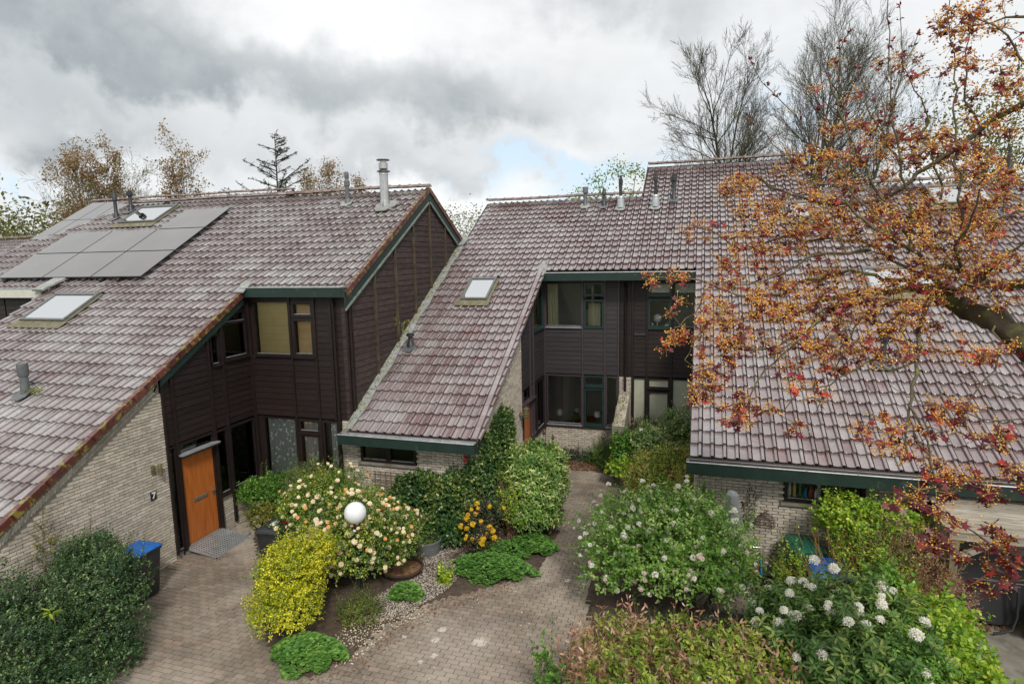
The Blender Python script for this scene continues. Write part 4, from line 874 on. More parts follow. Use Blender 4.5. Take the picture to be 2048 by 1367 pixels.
def blanket(name,P,z0,amp,mat,seed=0,step=.12,parent=None,kind='structure'):
    """low uneven ground inside an outline"""
    xs=[p[0] for p in P]; ys=[p[1] for p in P]; nx=int((max(xs)-min(xs))/step)+2; ny=int((max(ys)-min(ys))/step)+2; idx={};V=[];F=[]
    r_=random.Random(seed); ph=[r_.uniform(0,6) for _ in range(6)]
    for i in range(nx):
        for j in range(ny):
            x=min(xs)+i*step; y=min(ys)+j*step
            if inpoly(x,y,P):
                idx[i,j]=len(V); V.append((x+r_.uniform(-.02,.02),y+r_.uniform(-.02,.02),z0+amp*(.5+.3*math.sin(x*2.3+ph[0])*math.sin(y*1.9+ph[1])+.2*math.sin(x*7+ph[2])*math.sin(y*6+ph[3]))+r_.uniform(-.006,.006)))
    E={}
    for (i,j),k in list(idx.items()):
        if (i+1,j) in idx and (i,j+1) in idx and (i+1,j+1) in idx: F.append((k,idx[i+1,j],idx[i+1,j+1],idx[i,j+1]))
    # skirt down to the ground on border edges
    from collections import Counter
    C=Counter()
    for f in F:
        for a,b in zip(f,f[1:]+f[:1]): C[frozenset((a,b))]+=1
    low={}
    for f in list(F):
        for a,b in zip(f,f[1:]+f[:1]):
            if C[frozenset((a,b))]==1:
                for q in (a,b):
                    if q not in low:
                        low[q]=len(V); V.append((V[q][0],V[q][1],-.03))
                F.append((b,a,low[a],low[b]))
    me=mesh(name,V,F,mat,smooth=True); return obj(name,me,parent,kind=kind)
g_=np.random.default_rng(77); WP=[]
for _ in range(900):
    x=g_.uniform(-10.8,-2.2); y=g_.uniform(6.4,17); 
    if g_.random()<.5: x=-10.83+abs(g_.normal())*.12; y=g_.uniform(6.4,10)
    xr=round((x+10.84)/.2075)*.2075-10.84 if g_.random()<.3 else x; yr=3.4+round((y-3.4)/.1025)*.1025-.05
    if not inpoly(x,y,SBED): WP.append((xr,yr))
V=[];F=[]
for x,y in WP:
    for k in range(int(g_.integers(2,6))):
        a=g_.uniform(0,6.3); r=g_.uniform(.008,.022); b=len(V); cx=x+g_.normal()*.02; V+=[(cx,y,.0),(cx+r*math.cos(a)-.003,y+r*.5*math.sin(a),.008),(cx+r*1.5*math.cos(a),y+r*.8*math.sin(a),.010),(cx+r*math.cos(a)+.004,y+r*.5*math.sin(a)+.004,.008)]; F.append((b,b+1,b+2,b+3))
obj('joint_weeds',mesh('joint_weeds',V,F,'moss'),PV,kind='stuff')
blanket('soil_bed',BED,.0,.05,'soil',1); blanket('soil_bed',BED2,.0,.04,'soil',2); blanket('soil_bed',BED3,.0,.04,'soil',3)
PATIO=[(-.3,10.9),(1.9,10.7),(3.9,10.9),(3.95,8.0),(9,8),(9,12.44),(-.1,12.44)]
mb=MB(); mb.box(1.9,9,8,12.44,-.03,.006); mb.build('yard_slab','concrete',kind='structure')
# pale edge band of the brick path
GRAV=[(-5.75,12.05),(-4.82,11.91),(-4.55,10.85),(-4.60,10.23),(-5.0,9.3),(-5.4,8.9),(-5.9,9.4),(-5.5,10.9)]
def scatter(name,P,n,size,mat,z=.03,flat=.5,seed=3,label=None,cat=None,edge=None):
    g=np.random.default_rng(seed); xs=[p[0] for p in P]; ys=[p[1] for p in P]; pts=[]
    while len(pts)<n:
        x,y=g.uniform(min(xs),max(xs)),g.uniform(min(ys),max(ys))
        if inpoly(x,y,P): pts.append((x,y))
    V=np.array([(1,0,0),(0,1,0),(-1,0,0),(0,-1,0),(0,0,1),(0,0,-1)],float); V[:,2]*=flat; F=[(0,1,4),(1,2,4),(2,3,4),(3,0,4),(1,0,5),(2,1,5),(3,2,5),(0,3,5)]
    me=mesh(name,V,F,mat); T=[]
    for x,y in pts:
        s=size*g.uniform(.5,1.5); a=g.uniform(0,6.3); m=np.array(Euler((g.uniform(-.5,.5),g.uniform(-.5,.5),a)).to_matrix())
        m=m@np.diag([s,s*g.uniform(.5,1),s]); t=np.eye(4); t[:3,:3]=m; t[:3,3]=(x,y,z+g.uniform(0,.012)); T.append(t)
    o=joined(name,me,np.array(T),None,label=label,cat=cat); return o
scatter('gravel',GRAV,6500,.013,'pebble',.035,label='pale gravel and fallen petals between the camellia and the yellow mahonia',cat='gravel')
scatter('gravel',[(-6.1,7.3),(-5.2,7.8),(-5.05,8.7),(-4.6,9.5),(-5.4,9.6),(-5.9,8.6)],900,.014,'petal_litter',.03,.3,5,label='cream petals and gravel scattered along the front of the planted bed',cat='petals')
scatter('leaf_litter',[(-6.0,7.0),(-5.0,7.6),(-4.7,8.7),(-4.3,9.7),(-3.2,10.7),(-3.5,11.0),(-4.7,9.8),(-5.1,8.8),(-5.4,7.8)],700,.016,'leaf_litter',.012,.25,6,label='brown leaf litter along the kerb of the planted bed',cat='leaf litter')
scatter('leaf_litter',[(-3.7,17.5),(-4.3,18.2),(-3.2,18.3),(-2.4,17.4)],500,.03,'leaf_litter',.04,.25,8,label='reddish dead leaves below the low brick wall of the centre house',cat='leaf litter')
scatter('leaf_litter',[(4.1,11.3),(5.6,11.6),(5.6,12.3),(4.2,12.3)],500,.03,'leaf_litter',.02,.25,9,label='brown leaves blown under the lean-to shelter',cat='leaf litter')
scatter('leaf_litter',[(-5,6.5),(-2.3,6.5),(-2.2,11.5),(-2.3,16.5),(-3.0,17),(-2.8,12),(-4.2,10)],420,.011,'petal_litter',.006,.15,11,label='small pale petals strewn over the brick path',cat='petals')
scatter('leaf_litter',[(-10.8,6.3),(-8.2,6.3),(-8.2,9.3),(-9.6,10.8),(-10.8,11.9)],260,.014,'leaf_litter',.008,.2,10,label='a few dead leaves on the brick paving before the orange door',cat='leaf litter')
# ------------------------------------------------------------------ plants
TM_={}
def tmpl():
    o=np.array
    TM_['oval']=(o([(0,0,0),(.45,-.27,.07),(.5,0,0),(.45,.27,.07),(1,0,-.06)]),o([(0,1,2),(0,2,3),(1,4,2),(2,4,3)]))
    TM_['round']=(o([(0,0,0),(.35,-.38,.06),(.5,0,-.02),(.35,.38,.06),(.8,-.25,.05),(.8,.25,.05),(1,0,0)]),o([(0,1,2),(0,2,3),(1,4,2),(2,5,3),(4,6,2),(2,6,5)]))
    TM_['long']=(o([(0,0,0),(.4,-.14,.04),(.5,0,0),(.4,.14,.04),(.75,-.11,.0),(.75,.11,.0),(1,0,-.12)]),o([(0,1,2),(0,2,3),(1,4,2),(2,5,3),(4,6,2),(2,6,5)]))
    TM_['small']=(o([(0,0,0),(.5,-.28,.05),(1,0,0),(.5,.28,.05)]),o([(0,1,3),(1,2,3)]))
    TM_['ivy']=(o([(0,0,0),(.25,-.45,.02),(.45,-.22,.03),(1,0,-.05),(.45,.22,.03),(.25,.45,.02)]),o([(0,1,2),(0,2,4),(2,3,4),(0,4,5)]))
    a=np.linspace(-2.6,2.6,11); r=[.35,.62,.40,.88,.45,1.,.45,.88,.40,.62,.35]
    V=[(.18,0,0)]+[(.18+.82*r[i]*math.cos(a[i]),.82*r[i]*math.sin(a[i]),-.10*r[i]**2+(0.04 if i%2 else -.02)) for i in range(11)]
    TM_['maple']=(o(V),o([(0,i,i+1) for i in range(1,11)]))
    a=np.linspace(-2.8,2.8,9); V=[(.45,0,-.06)]+[(.45+.5*(1. if i%2 else .72)*math.cos(a[i]),.55*(1. if i%2 else .75)*math.sin(a[i]),.05) for i in range(9)]
    TM_['geranium']=(o(V),o([(0,i,i+1) for i in range(1,9)]))
tmpl()
def nrm(v): return v/np.maximum(np.linalg.norm(v,axis=-1,keepdims=True),1e-9)
def leafmesh(name,P,D,N,S,kind,mat):
    V,F=TM_[kind]; D=nrm(D); Y=nrm(np.cross(N,D)); Z=np.cross(D,Y); S=np.asarray(S)[:,None,None]
    VV=P[:,None,:]+S*(V[None,:,0:1]*D[:,None]+V[None,:,1:2]*Y[:,None]+V[None,:,2:3]*Z[:,None])
    FF=(F[None]+np.arange(len(P))[:,None,None]*len(V)).reshape(-1,3)
    return mesh(name,VV.reshape(-1,3),FF,mat)
def tubes(segs,n=4):
    """segs: (p0,p1,r0,r1) arrays -> verts, quads"""
    p0,p1,r0,r1=segs; d=nrm(p1-p0); ref=np.where(np.abs(d[:,2:3])<.9,np.array([[0,0,1.]]),np.array([[1.,0,0]])); a=nrm(np.cross(d,ref)); b=np.cross(d,a); N=len(p0)
    ang=np.arange(n)*2*math.pi/n; ring=np.cos(ang)[None,:,None]*a[:,None]+np.sin(ang)[None,:,None]*b[:,None]
    V=np.concatenate([p0[:,None]+ring*r0[:,None,None],p1[:,None]+ring*r1[:,None,None]],1).reshape(-1,3)
    k=np.arange(n); f=np.stack([k,(k+1)%n,(k+1)%n+n,k+n],1); F=(f[None]+np.arange(N)[:,None,None]*2*n).reshape(-1,4)
    return V,F
def tubeobj(name,segs,mat,parent,n=4,**k):
    if not len(segs): return
    s=[np.array([q[i] for q in segs],float) for i in range(4)]
    V,F=tubes(s,n); return obj(name,mesh(name,V,F,mat,smooth=True),parent,**k)
def sprigs(blobs,n,L,k,g,up=.35,rmin=.72,lump=.16,lower=-.35,spread=.6,face=None):
    """shoots growing out of ellipsoids. returns leaf P,D,N and shoot base/tip"""
    vol=np.array([b[3]*b[4]+b[3]*b[5]+b[4]*b[5] for b in blobs]); pick=g.choice(len(blobs),n,p=vol/vol.sum()); B=np.array(blobs)[pick]
    u=nrm(g.normal(size=(n*3,3))); u=u[u[:,2]>lower][:n]
    while len(u)<n: u=np.concatenate([u,nrm(g.normal(size=(n,3)))]); u=u[u[:,2]>lower][:n]
    ph=g.uniform(0,6,6); lp=1+lump*(np.sin(u[:,0]*5+ph[0]+B[:,0])*np.sin(u[:,1]*5+ph[1])+.6*np.sin(u[:,2]*7+ph[2]+u[:,0]*6))
    rad=(rmin+(1-rmin)*g.random(n)**.6)*lp
    base=B[:,:3]+u*B[:,3:6]*rad[:,None]
    base[:,2]=np.maximum(base[:,2],.02)
    out=nrm(u/B[:,3:6]); dr=nrm(out*.7+np.array([0,0,up])+g.normal(size=(n,3))*.38)
    Ls=L*g.uniform(.5,1.35,n)
    t=(np.arange(k)+.5)/k; ang=g.uniform(0,6.28,(n,1))+np.arange(k)[None]*2.4
    ref=np.where(np.abs(dr[:,2:3])<.9,np.array([[0,0,1.]]),np.array([[1.,0,0]])); a=nrm(np.cross(dr,ref)); b=np.cross(dr,a)
    side=np.cos(ang)[...,None]*a[:,None]+np.sin(ang)[...,None]*b[:,None]
    P=base[:,None]+dr[:,None]*(Ls[:,None]*t[None])[...,None]
    D=nrm(dr[:,None]*(1-spread)+side*spread+g.normal(size=(n,k,3))*.12)
    N=nrm(out[:,None]*.45+np.array([0,0,.75])+dr[:,None]*.5-D*.2+g.normal(size=(n,k,3))*.22)
    return P.reshape(-1,3),D.reshape(-1,3),N.reshape(-1,3),base,base+dr*Ls[:,None],dr
def shrub(name,loc,label,cat,blobs,n,L,k,size,kind,mat,stem='bark_dark',up=.35,rmin=.7,lump=.24,lower=-.35,spread=.6,seed=1,group=None,inner=.35,trunks=6,shoots=30,shootL=.28,shootmat=None,stems=True,stemr=.004,leaf2=None):
    g=np.random.default_rng(seed); Rt=root(name,loc,label,cat,group)
    P,D,N,b0,b1,dr=sprigs(blobs,n,L,k,g,up,rmin,lump,lower,spread)
    if inner:
        bl=[(*b[:3],b[3]*.72,b[4]*.72,b[5]*.72) for b in blobs]; q=sprigs(bl,int(n*inner),L,k,g,up,.5,lump,lower,spread); P=np.concatenate([P,q[0]]);D=np.concatenate([D,q[1]]);N=np.concatenate([N,q[2]])
    if shoots:
        q=sprigs(blobs,shoots,shootL,int(k*2.2),g,1.0,.9,lump,.1,spread); P=np.concatenate([P,q[0]]);D=np.concatenate([D,q[1]]);N=np.concatenate([N,q[2]]); sb0,sb1=q[3],q[4]
    S=size*g.uniform(.6,1.25,len(P))
    obj('foliage',leafmesh('foliage',P,D,N,S,kind,mat),Rt,kind='stuff')
    segs=[]
    if stems:
        m=min(len(b0),500); sel=g.choice(len(b0),m,replace=False); segs+=[(b0[i],b1[i],stemr,stemr*.5) for i in sel]
        if shoots: segs+=[(sb0[i],sb1[i],stemr,stemr*.4) for i in range(len(sb0))]
    l=np.array([loc[0],loc[1],loc[2]])
    for i in range(trunks):
        bb=blobs[g.integers(len(blobs))]; e=np.array(bb[:3])+nrm(g.normal(size=3))*np.array(bb[3:6])*.7; e[2]=max(e[2],loc[2]+.15)
        s=l+np.array([g.uniform(-.12,.12),g.uniform(-.12,.12),-.02]); m=(s+e)/2+g.normal(size=3)*.05; m[2]+=.05
        segs+=[(s,m,.018,.013),(m,e,.013,.006)]
    if segs: tubeobj('stem',segs,stem,Rt,5,kind='stuff')
    return Rt,b0,b1,dr
def blossoms(parent,name,me,P,Ndir,size,g,nmax=300):
    T=[]
    for p,d in zip(P,Ndir):
        z=nrm(np.array(d)); x=nrm(np.cross(z,nrm(g.normal(size=3)))); y=np.cross(z,x); s=size*g.uniform(.7,1.25); T.append(TM(p,x,y,z,s))
    pieces(name,me,T,parent,nmax)
def camellia_flower(mat):
    V=[];F=[]
    for ring,(r,z,n,tw) in enumerate(((1.,.0,7,0),(.68,.18,6,.4),(.36,.34,4,.1))):
        for i in range(n):
            a=2*math.pi*i/n+tw; w=.9*math.pi/n*1.15; b=len(V)
            V+=[(0,0,z*.6),(r*.75*math.cos(a-w),r*.75*math.sin(a-w),z+.10),(r*math.cos(a),r*math.sin(a),z+.04),(r*.75*math.cos(a+w),r*.75*math.sin(a+w),z+.10)]; F.append((b,b+1,b+2,b+3))
    return mesh('flower',V,F,mat)
def star_flower(mat,n=5,cup=.35,name='flower'):
    V=[];F=[]
    for i in range(n):
        a=2*math.pi*i/n; w=.55*math.pi/n*1.4; b=len(V); V+=[(0,0,0),(.6*math.cos(a-w),.6*math.sin(a-w),cup),(math.cos(a),math.sin(a),cup*.9),(.6*math.cos(a+w),.6*math.sin(a+w),cup)]; F.append((b,b+1,b+2,b+3))
    return mesh(name,V,F,mat)
def truss(mat,n=9,seed=0,name='flower_head',petals=5):
    """ball-shaped head of many star flowers"""
    g=np.random.default_rng(seed); V=[];F=[]
    for k in range(n):
        zf=1-(k+.5)/n*.92; af=k*2.39996+g.uniform(-.25,.25); rf=math.sqrt(1-zf*zf); d=nrm(np.array([rf*math.cos(af),rf*math.sin(af),zf])+g.normal(size=3)*.13); x=nrm(np.cross(d,nrm(g.normal(size=3)))); y=np.cross(d,x); c=d*.55*g.uniform(.85,1.15)
        for i in range(petals):
            a=2*math.pi*i/petals+g.uniform(-.1,.1); w=.45; b=len(V)
            for (u,v,h) in ((0,0,0),(.27*math.cos(a-w),.27*math.sin(a-w),.14),(.46*math.cos(a),.46*math.sin(a),.13+g.uniform(-.08,.1)),(.27*math.cos(a+w),.27*math.sin(a+w),.14)):
                V.append(tuple(c+x*u+y*v+d*h))
            F.append((b,b+1,b+2,b+3))
    return mesh(name,V,F,mat)
pmat('fl_peach',(.74,.60,.38),(.80,.70,.52),9,.6,rnd=.14,transl=.3); pmat('fl_orange',(.75,.36,.10),(.78,.46,.20),9,.6,rnd=.15,transl=.3)
pmat('fl_white',(.80,.78,.74),(.74,.70,.66),9,.6,rnd=.1,transl=.25); pmat('fl_pink',(.72,.50,.52),(.78,.66,.66),9,.6,rnd=.15,transl=.3); pmat('fl_yellow',(.78,.55,.02),(.72,.44,.01),9,.6,rnd=.15,transl=.25); pmat('fl_rose',(.40,.10,.14),(.5,.2,.2),9,.6,rnd=.3)
leafmat('l_holly',(.018,.055,.016),(.055,.115,.034),(.20,.28,.10),.38,.18,.45)
leafmat('l_ivy',(.022,.065,.014),(.055,.125,.026),(.28,.32,.08),.38,.2)
leafmat('l_laurel',(.08,.18,.03),(.28,.40,.10),(.62,.66,.30),.35,.3)
leafmat('l_euony',(.16,.24,.015),(.60,.56,.02),(.78,.70,.05),.45,.32)
leafmat('l_camel',(.05,.12,.02),(.17,.24,.03),(.42,.44,.06),.35,.25)
leafmat('l_camel2',(.12,.18,.03),(.26,.31,.05),(.42,.44,.08),.4,.3)
leafmat('l_green',(.06,.16,.02),(.14,.30,.035),(.26,.40,.06),.45,.35)
leafmat('l_fresh',(.13,.26,.02),(.32,.46,.035),(.52,.58,.07),.45,.4)
leafmat('l_geran',(.07,.18,.03),(.13,.28,.05),(.20,.36,.07),.6,.3)
leafmat('l_dark',(.02,.045,.02),(.045,.08,.03),(.09,.13,.06),.35,.2)
leafmat('l_darkred',(.045,.055,.025),(.11,.13,.06),(.26,.22,.15),.4,.2)
leafmat('l_darkred2',(.07,.09,.035),(.17,.20,.09),(.36,.30,.20),.4,.3)
leafmat('l_berb',(.14,.20,.03),(.34,.38,.06),(.50,.32,.10),.5,.4)
leafmat('l_grey',(.12,.21,.06),(.26,.36,.13),(.48,.52,.26),.5,.35)
leafmat('l_olive',(.12,.17,.02),(.28,.29,.04),(.42,.24,.06),.5,.35)
leafmat('l_rhodo',(.045,.11,.022),(.10,.19,.035),(.24,.30,.07),.42,.25,.4)
leafmat('l_apple',(.09,.20,.03),(.22,.38,.06),(.42,.52,.18),.5,.4)
leafmat('l_brown',(.14,.07,.035),(.30,.17,.09),(.42,.28,.17),.7,.3)
leafmat('l_pod',(.30,.14,.09),(.48,.28,.20),(.60,.46,.36),.7,.3)
leafmat('l_hedge',(.12,.21,.02),(.30,.38,.04),(.46,.50,.08),.5,.4)
leafmat('l_redleaf',(.09,.010,.018),(.20,.028,.045),(.50,.05,.03),.42,.38)
leafmat('l_mahon',(.03,.05,.02),(.06,.08,.035),(.16,.05,.04),.35,.15)
leafmat('l_orange',(.20,.11,.045),(.30,.18,.08),(.33,.25,.10),.7,.3); leafmat('l_wood',(.09,.10,.025),(.17,.17,.045),(.26,.24,.08),.7,.3); leafmat('l_spring',(.10,.20,.03),(.20,.32,.05),(.28,.38,.07),.6,.4)
pmat('umbel',(.86,.40,.06),(.92,.60,.12),8,.6,[((.60,.58,.14),1.0,.56,.66,.7)],.28,transl=.2); pmat('umbel_stalk',(.60,.22,.12),(.66,.40,.12),5,.7,rnd=.2)
gg=np.random.default_rng
# --- left: holly shrubs against the brick wall
shrub('holly_bush',(-9.35,5.6,0),'dark glossy holly bush in the bottom left corner, larger and nearer of the two','bush',[(-9.6,5.6,.75,1.0,.95,.95),(-9.2,5.0,.5,1.0,.8,.85),(-8.6,5.5,.35,.75,.7,.55),(-10.3,6.2,.9,.45,.5,.8)],4600,.13,6,.050,'oval','l_holly',seed=11,lump=.2,shoots=60,shootL=.35)
shrub('holly_bush',(-9.75,7.2,0),'dark glossy holly bush directly beside the blue lidded bin','bush',[(-9.75,7.15,.95,.72,.70,.85),(-9.35,6.8,.55,.60,.6,.6),(-10.2,7.5,1.2,.45,.5,.55),(-9.0,6.7,.2,.45,.45,.35)],3600,.13,6,.050,'oval','l_holly',seed=12,lump=.2,shoots=55,shootL=.32)
shrub('climber',(-10.8,7.15,0),'thin column of small leaves climbing the brick wall at the left','climber',[(-10.78,7.15,.9,.10,.16,1.2)],260,.07,5,.035,'oval','l_olive',seed=13,inner=0,trunks=1,lower=-1)
o=root('seedling',(-9.0,5.9,1.2),'bright green horse chestnut seedling poking out of the dark holly','seedling'); g=gg(5)
P=np.array([(-9.0,5.95,1.42)]*14)+g.normal(size=(14,3))*.03; D=nrm(g.normal(size=(14,3))*[1,1,.3]); obj('leaf',leafmesh('leaf',P,D,np.tile([0,0,1.],(14,1)),[.15]*14,'long','l_fresh'),o,kind='stuff'); tubeobj('stem',[((-9.0,5.95,.9),(-9.0,5.95,1.42),.006,.004)],'twig_brown',o)
# --- bed with camellia, euonymus
Rt,b0,b1,dr=shrub('camellia',(-7.0,10.3,0),'large rounded camellia covered in cream and peach flowers behind the globe lamp','bush',[(-7.35,10.5,1.05,1.05,.95,.98),(-6.45,10.1,.95,1.0,.85,.85),(-8.0,10.9,.85,.75,.7,.8),(-6.9,9.9,.75,.85,.6,.62),(-5.95,10.45,.80,.60,.65,.72)],5200,.15,6,.058,'oval','l_camel',seed=21,lump=.12,trunks=14,lower=-.45)
g=gg(3); cdir=np.array(CAM)-np.array((-7,10.3,1)); facing=((b1-np.array((-7,10.6,.9)))@nrm(cdir))>.1; idx=np.where(facing)[0]; sel=g.choice(idx,min(470,len(idx)),replace=False)
fp=camellia_flower('fl_peach'); fo=camellia_flower('fl_orange'); low=b1[sel,2]<1.0
is_o=(~low)&(g.random(len(sel))<.24)
nd=nrm(dr[sel]+nrm(cdir)*.9)
blossoms(Rt,'flower',fp,b1[sel][~is_o]+nd[~is_o]*.03,nd[~is_o],.048,g,250); blossoms(Rt,'flower',fo,b1[sel][is_o]+nd[is_o]*.03,nd[is_o],.040,g,50)
shrub('boxwood_bush',(-8.6,12.0,0),'light green bush behind the camellia below the lace curtain windows','bush',[(-8.9,12.05,.8,.55,.45,.75),(-8.2,11.7,.9,.6,.55,.75),(-7.8,11.6,.8,.5,.45,.7)],2100,.13,6,.042,'oval','l_camel2',seed=22,shoots=40)
shrub('conifer_bush',(-9.1,12.2,0),'feathery grey green bush under the lace curtain window','bush',[(-9.25,12.15,.85,.38,.32,.55)],900,.16,9,.035,'long','l_grey',seed=23)
shrub('euonymus_bush',(-6.75,8.35,0),'bright yellow green euonymus bush in front of the camellia','bush',[(-6.8,8.45,.80,.52,.52,.78),(-6.75,8.15,.5,.56,.5,.5),(-6.55,8.75,1.22,.36,.36,.42),(-7.0,8.6,1.1,.3,.3,.35)],3300,.13,6,.044,'oval','l_euony',seed=24,lump=.14,up=.6,trunks=6)
shrub('green_bush',(-7.55,8.95,0),'green fringe of foliage between the yellow bush and the black bin','bush',[(-7.6,9.1,.45,.30,.35,.45)],420,.13,6,.05,'oval','l_green',seed=25)
shrub('climbing_hedge',(-10.3,12.2,0),'dense dark green climber under the corner windows by the orange door','climber',[(-10.2,12.2,.55,.50,.40,.60),(-10.6,12.0,.75,.22,.40,.30),(-9.75,12.3,.6,.4,.3,.55)],1500,.10,5,.065,'oval','l_green',seed=26,up=.2,lump=.1)
Rt,b0,b1,dr=shrub('hydrangea',(-10.15,11.75,0),'low bush with faded pink flower heads at the foot of the brick wall','bush',[(-10.1,11.75,.25,.35,.32,.28)],320,.10,5,.06,'oval','l_olive',seed=27); g=gg(4); s=g.choice(len(b1),16,replace=False); pmat('fl_dusty',(.34,.22,.20),(.42,.32,.27),6,.8,rnd=.2); blossoms(Rt,'flower_head',truss('fl_dusty',8,2),b1[s],nrm(dr[s]),.05,g)
def geranium(x,y,rx,ry,h,label,seed,n=1500,size=.075):
    g=gg(seed); Rt=root('geranium_patch',(x,y,0),label,'ground cover','geranium patches edging the bed')
    a=g.uniform(0,6.283,n); r=np.sqrt(g.random(n))*(1+.12*np.sin(a*3+seed)+.08*np.sin(a*7)); px=x+rx*r*np.cos(a); py=y+ry*r*np.sin(a); z=h*(1-r**2.6*.75)*g.uniform(.72,1.05,n)+.02
    P=np.stack([px,py,np.maximum(z,.02)],1); D=np.stack([np.cos(a)+g.normal(size=n)*.6,np.sin(a)+g.normal(size=n)*.6,np.full(n,.05)],1); N=nrm(np.stack([.35*r*np.cos(a),.35*r*np.sin(a),np.ones(n)],1)+g.normal(size=(n,3))*.16)
    obj('foliage',leafmesh('foliage',P,D,N,size*g.uniform(.6,1.2,n),'geranium','l_geran'),Rt,kind='stuff')
    seg=[((P[i,0]*.7+x*.3,P[i,1]*.7+y*.3,0),tuple(P[i]),.003,.002) for i in range(0,n,6)]; tubeobj('stem',seg,'l_geran',Rt,3,kind='stuff')
geranium(-6.02,7.75,.62,.42,.30,'geranium patch at the tip of the bed below the yellow bush',31,1900)
geranium(-3.98,11.15,.85,.50,.30,'wide geranium patch at the foot of the yellow flowering mahonia',32,2000); geranium(-3.45,12.35,.50,.48,.26,'geranium patch beside the path below the laurel',33,1200)
geranium(-5.28,9.85,.30,.28,.22,'small geranium patch under the right side of the camellia',34,500); geranium(-4.0,11.75,.5,.4,.34,'darker geranium clump right behind the mahonia',35,600)
shrub('fern',(-5.75,9.0,0),'low ferny plants in the bed between the yellow bush and the gravel','plant',[(-5.8,9.0,.12,.34,.36,.22)],420,.16,8,.028,'long','l_hedge',seed=36,trunks=0,up=.5)
shrub('primrose',(-4.75,10.5,0),'small fresh leaf rosette on the edge of the gravel','plant',[(-4.75,10.5,.05,.12,.1,.07)],40,.06,4,.06,'round','l_fresh',seed=37,trunks=0)
# --- centre: ivy, laurel, mahonia
shrub('ivy',(-6.1,12.1,0),'dense dark ivy covering the low front wall of the centre house','ivy',[(-6.0,12.25,.75,.75,.42,.85),(-5.2,12.25,.85,.60,.48,.85),(-6.7,12.3,.5,.35,.28,.6),(-5.6,12.0,.35,.8,.45,.45)],4200,.08,4,.075,'ivy','l_ivy',seed=41,up=0,rmin=.82,lump=.10,spread=.5,trunks=3)
shrub('ivy',(-4.85,12.9,0),'tall ivy column with yellowing leaves climbing the corner of the centre house','ivy',[(-4.72,12.75,1.3,.38,.55,1.15),(-4.55,13.7,1.5,.26,.60,1.25),(-4.60,13.2,.7,.40,.7,.75),(-4.62,14.1,2.2,.18,.35,.55)],4200,.08,4,.07,'ivy','l_ivy',seed=42,up=0,rmin=.82,lump=.13,spread=.5,trunks=3)
shrub('laurel',(-3.75,13.3,0),'spotted laurel with long pale leaves beside the path','bush',[(-3.85,13.5,.95,.65,.75,.95),(-3.55,13.0,.6,.55,.6,.65),(-3.7,14.2,1.0,.6,.6,.8)],2000,.17,7,.125,'long','l_laurel',seed=43,lump=.1,up=.15,spread=.65)
Rt,b0,b1,dr=shrub('mahonia',(-4.45,11.9,0),'mahonia with bright yellow flower clusters beside the gravel','bush',[(-4.45,11.9,.60,.36,.38,.55),(-4.5,11.7,.3,.3,.3,.3)],330,.14,7,.052,'oval','l_mahon',seed=44,inner=.5); g=gg(6)
ok=np.where((b1@nrm(np.array((1,-3,2.))))>np.median(b1@nrm(np.array((1,-3,2.)))))[0]; s=g.choice(ok,27,replace=False); blossoms(Rt,'flower_head',truss('fl_yellow',14,3),b1[s]+nrm(dr[s])*.02,nrm(dr[s]+np.array((0,-.3,.5))),.070,g)
g=gg(8); Rt,b0,b1,dr=shrub('forsythia',(-4.0,12.8,0),'twiggy shrub of bare brown stems with fresh green tips in front of the laurel','bush',[(-4.05,12.75,.9,.5,.5,.62),(-3.8,12.6,.7,.5,.45,.5)],420,.12,4,.055,'oval','l_fresh',seed=45,inner=.1,trunks=0,up=.8)
seg=[]
for i in range(95):
    s=np.array((-4.0+g.uniform(-.15,.15),12.75+g.uniform(-.15,.15),.0)); e=np.array((-3.95+g.normal()*.45,12.7+g.normal()*.35,1.15+g.uniform(-.2,.4))); m=(s+e)/2+g.normal(size=3)*.04; seg+=[(s,m,.006,.005),(m,e,.005,.002)]
tubeobj('twig',seg,'twig_brown',Rt,4,kind='stuff')
shrub('fern',(-2.75,18.2,0),'bright green fern patch at the foot of the bay wall of the centre house','plant',[(-2.75,18.25,.25,.45,.35,.40),(-2.5,17.7,.15,.25,.3,.28)],520,.16,7,.05,'long','l_green',seed=46,trunks=0,up=.4)
shrub('ground_cover',(-3.7,18.4,0),'dark green ground cover along the low brick wall below the windows','plant',[(-3.7,18.45,.08,.75,.22,.22)],560,.10,5,.04,'oval','l_dark',seed=47,trunks=0)
# --- right of the path
shrub('boxwood_bush',(-1.2,18.2,0),'grey green bush with red young leaves before the frosted windows','bush',[(-1.5,18.25,1.0,.60,.35,.50),(-.8,18.15,.85,.55,.4,.6),(-1.1,18.0,.4,.7,.4,.5)],2600,.12,6,.045,'oval','l_darkred2',seed=51,shoots=40)
shrub('climber',(-2.15,17.0,0),'bright green climbing plant in front of the dark end of the garden wall','climber',[(-2.0,16.85,.85,.28,.22,.55),(-1.6,16.9,1.0,.40,.3,.45)],700,.10,4,.065,'round','l_green',seed=52,up=.2)
shrub('columbine',(-1.88,16.6,.3),'fresh green leafy plant spilling out of the round olive pot','plant',[(-1.88,16.6,.50,.42,.40,.22)],420,.09,4,.075,'geranium','l_fresh',seed=53,trunks=3)
Rt,b0,b1,dr=shrub('variegated_bush',(-.85,16.6,0),'airy pale green bush with a few white flowers beside the tall roof edge','bush',[(-1.0,16.5,1.15,.62,.5,.70),(-.45,16.9,1.4,.5,.5,.85),(-.7,16.2,.7,.75,.5,.65)],1700,.17,5,.075,'oval','l_grey',seed=54,shoots=50,lump=.22); g=gg(9); s=g.choice(len(b1),14,replace=False); blossoms(Rt,'flower_head',truss('fl_white',7,5),b1[s],nrm(dr[s]+np.array((0,0,.5))),.06,g)
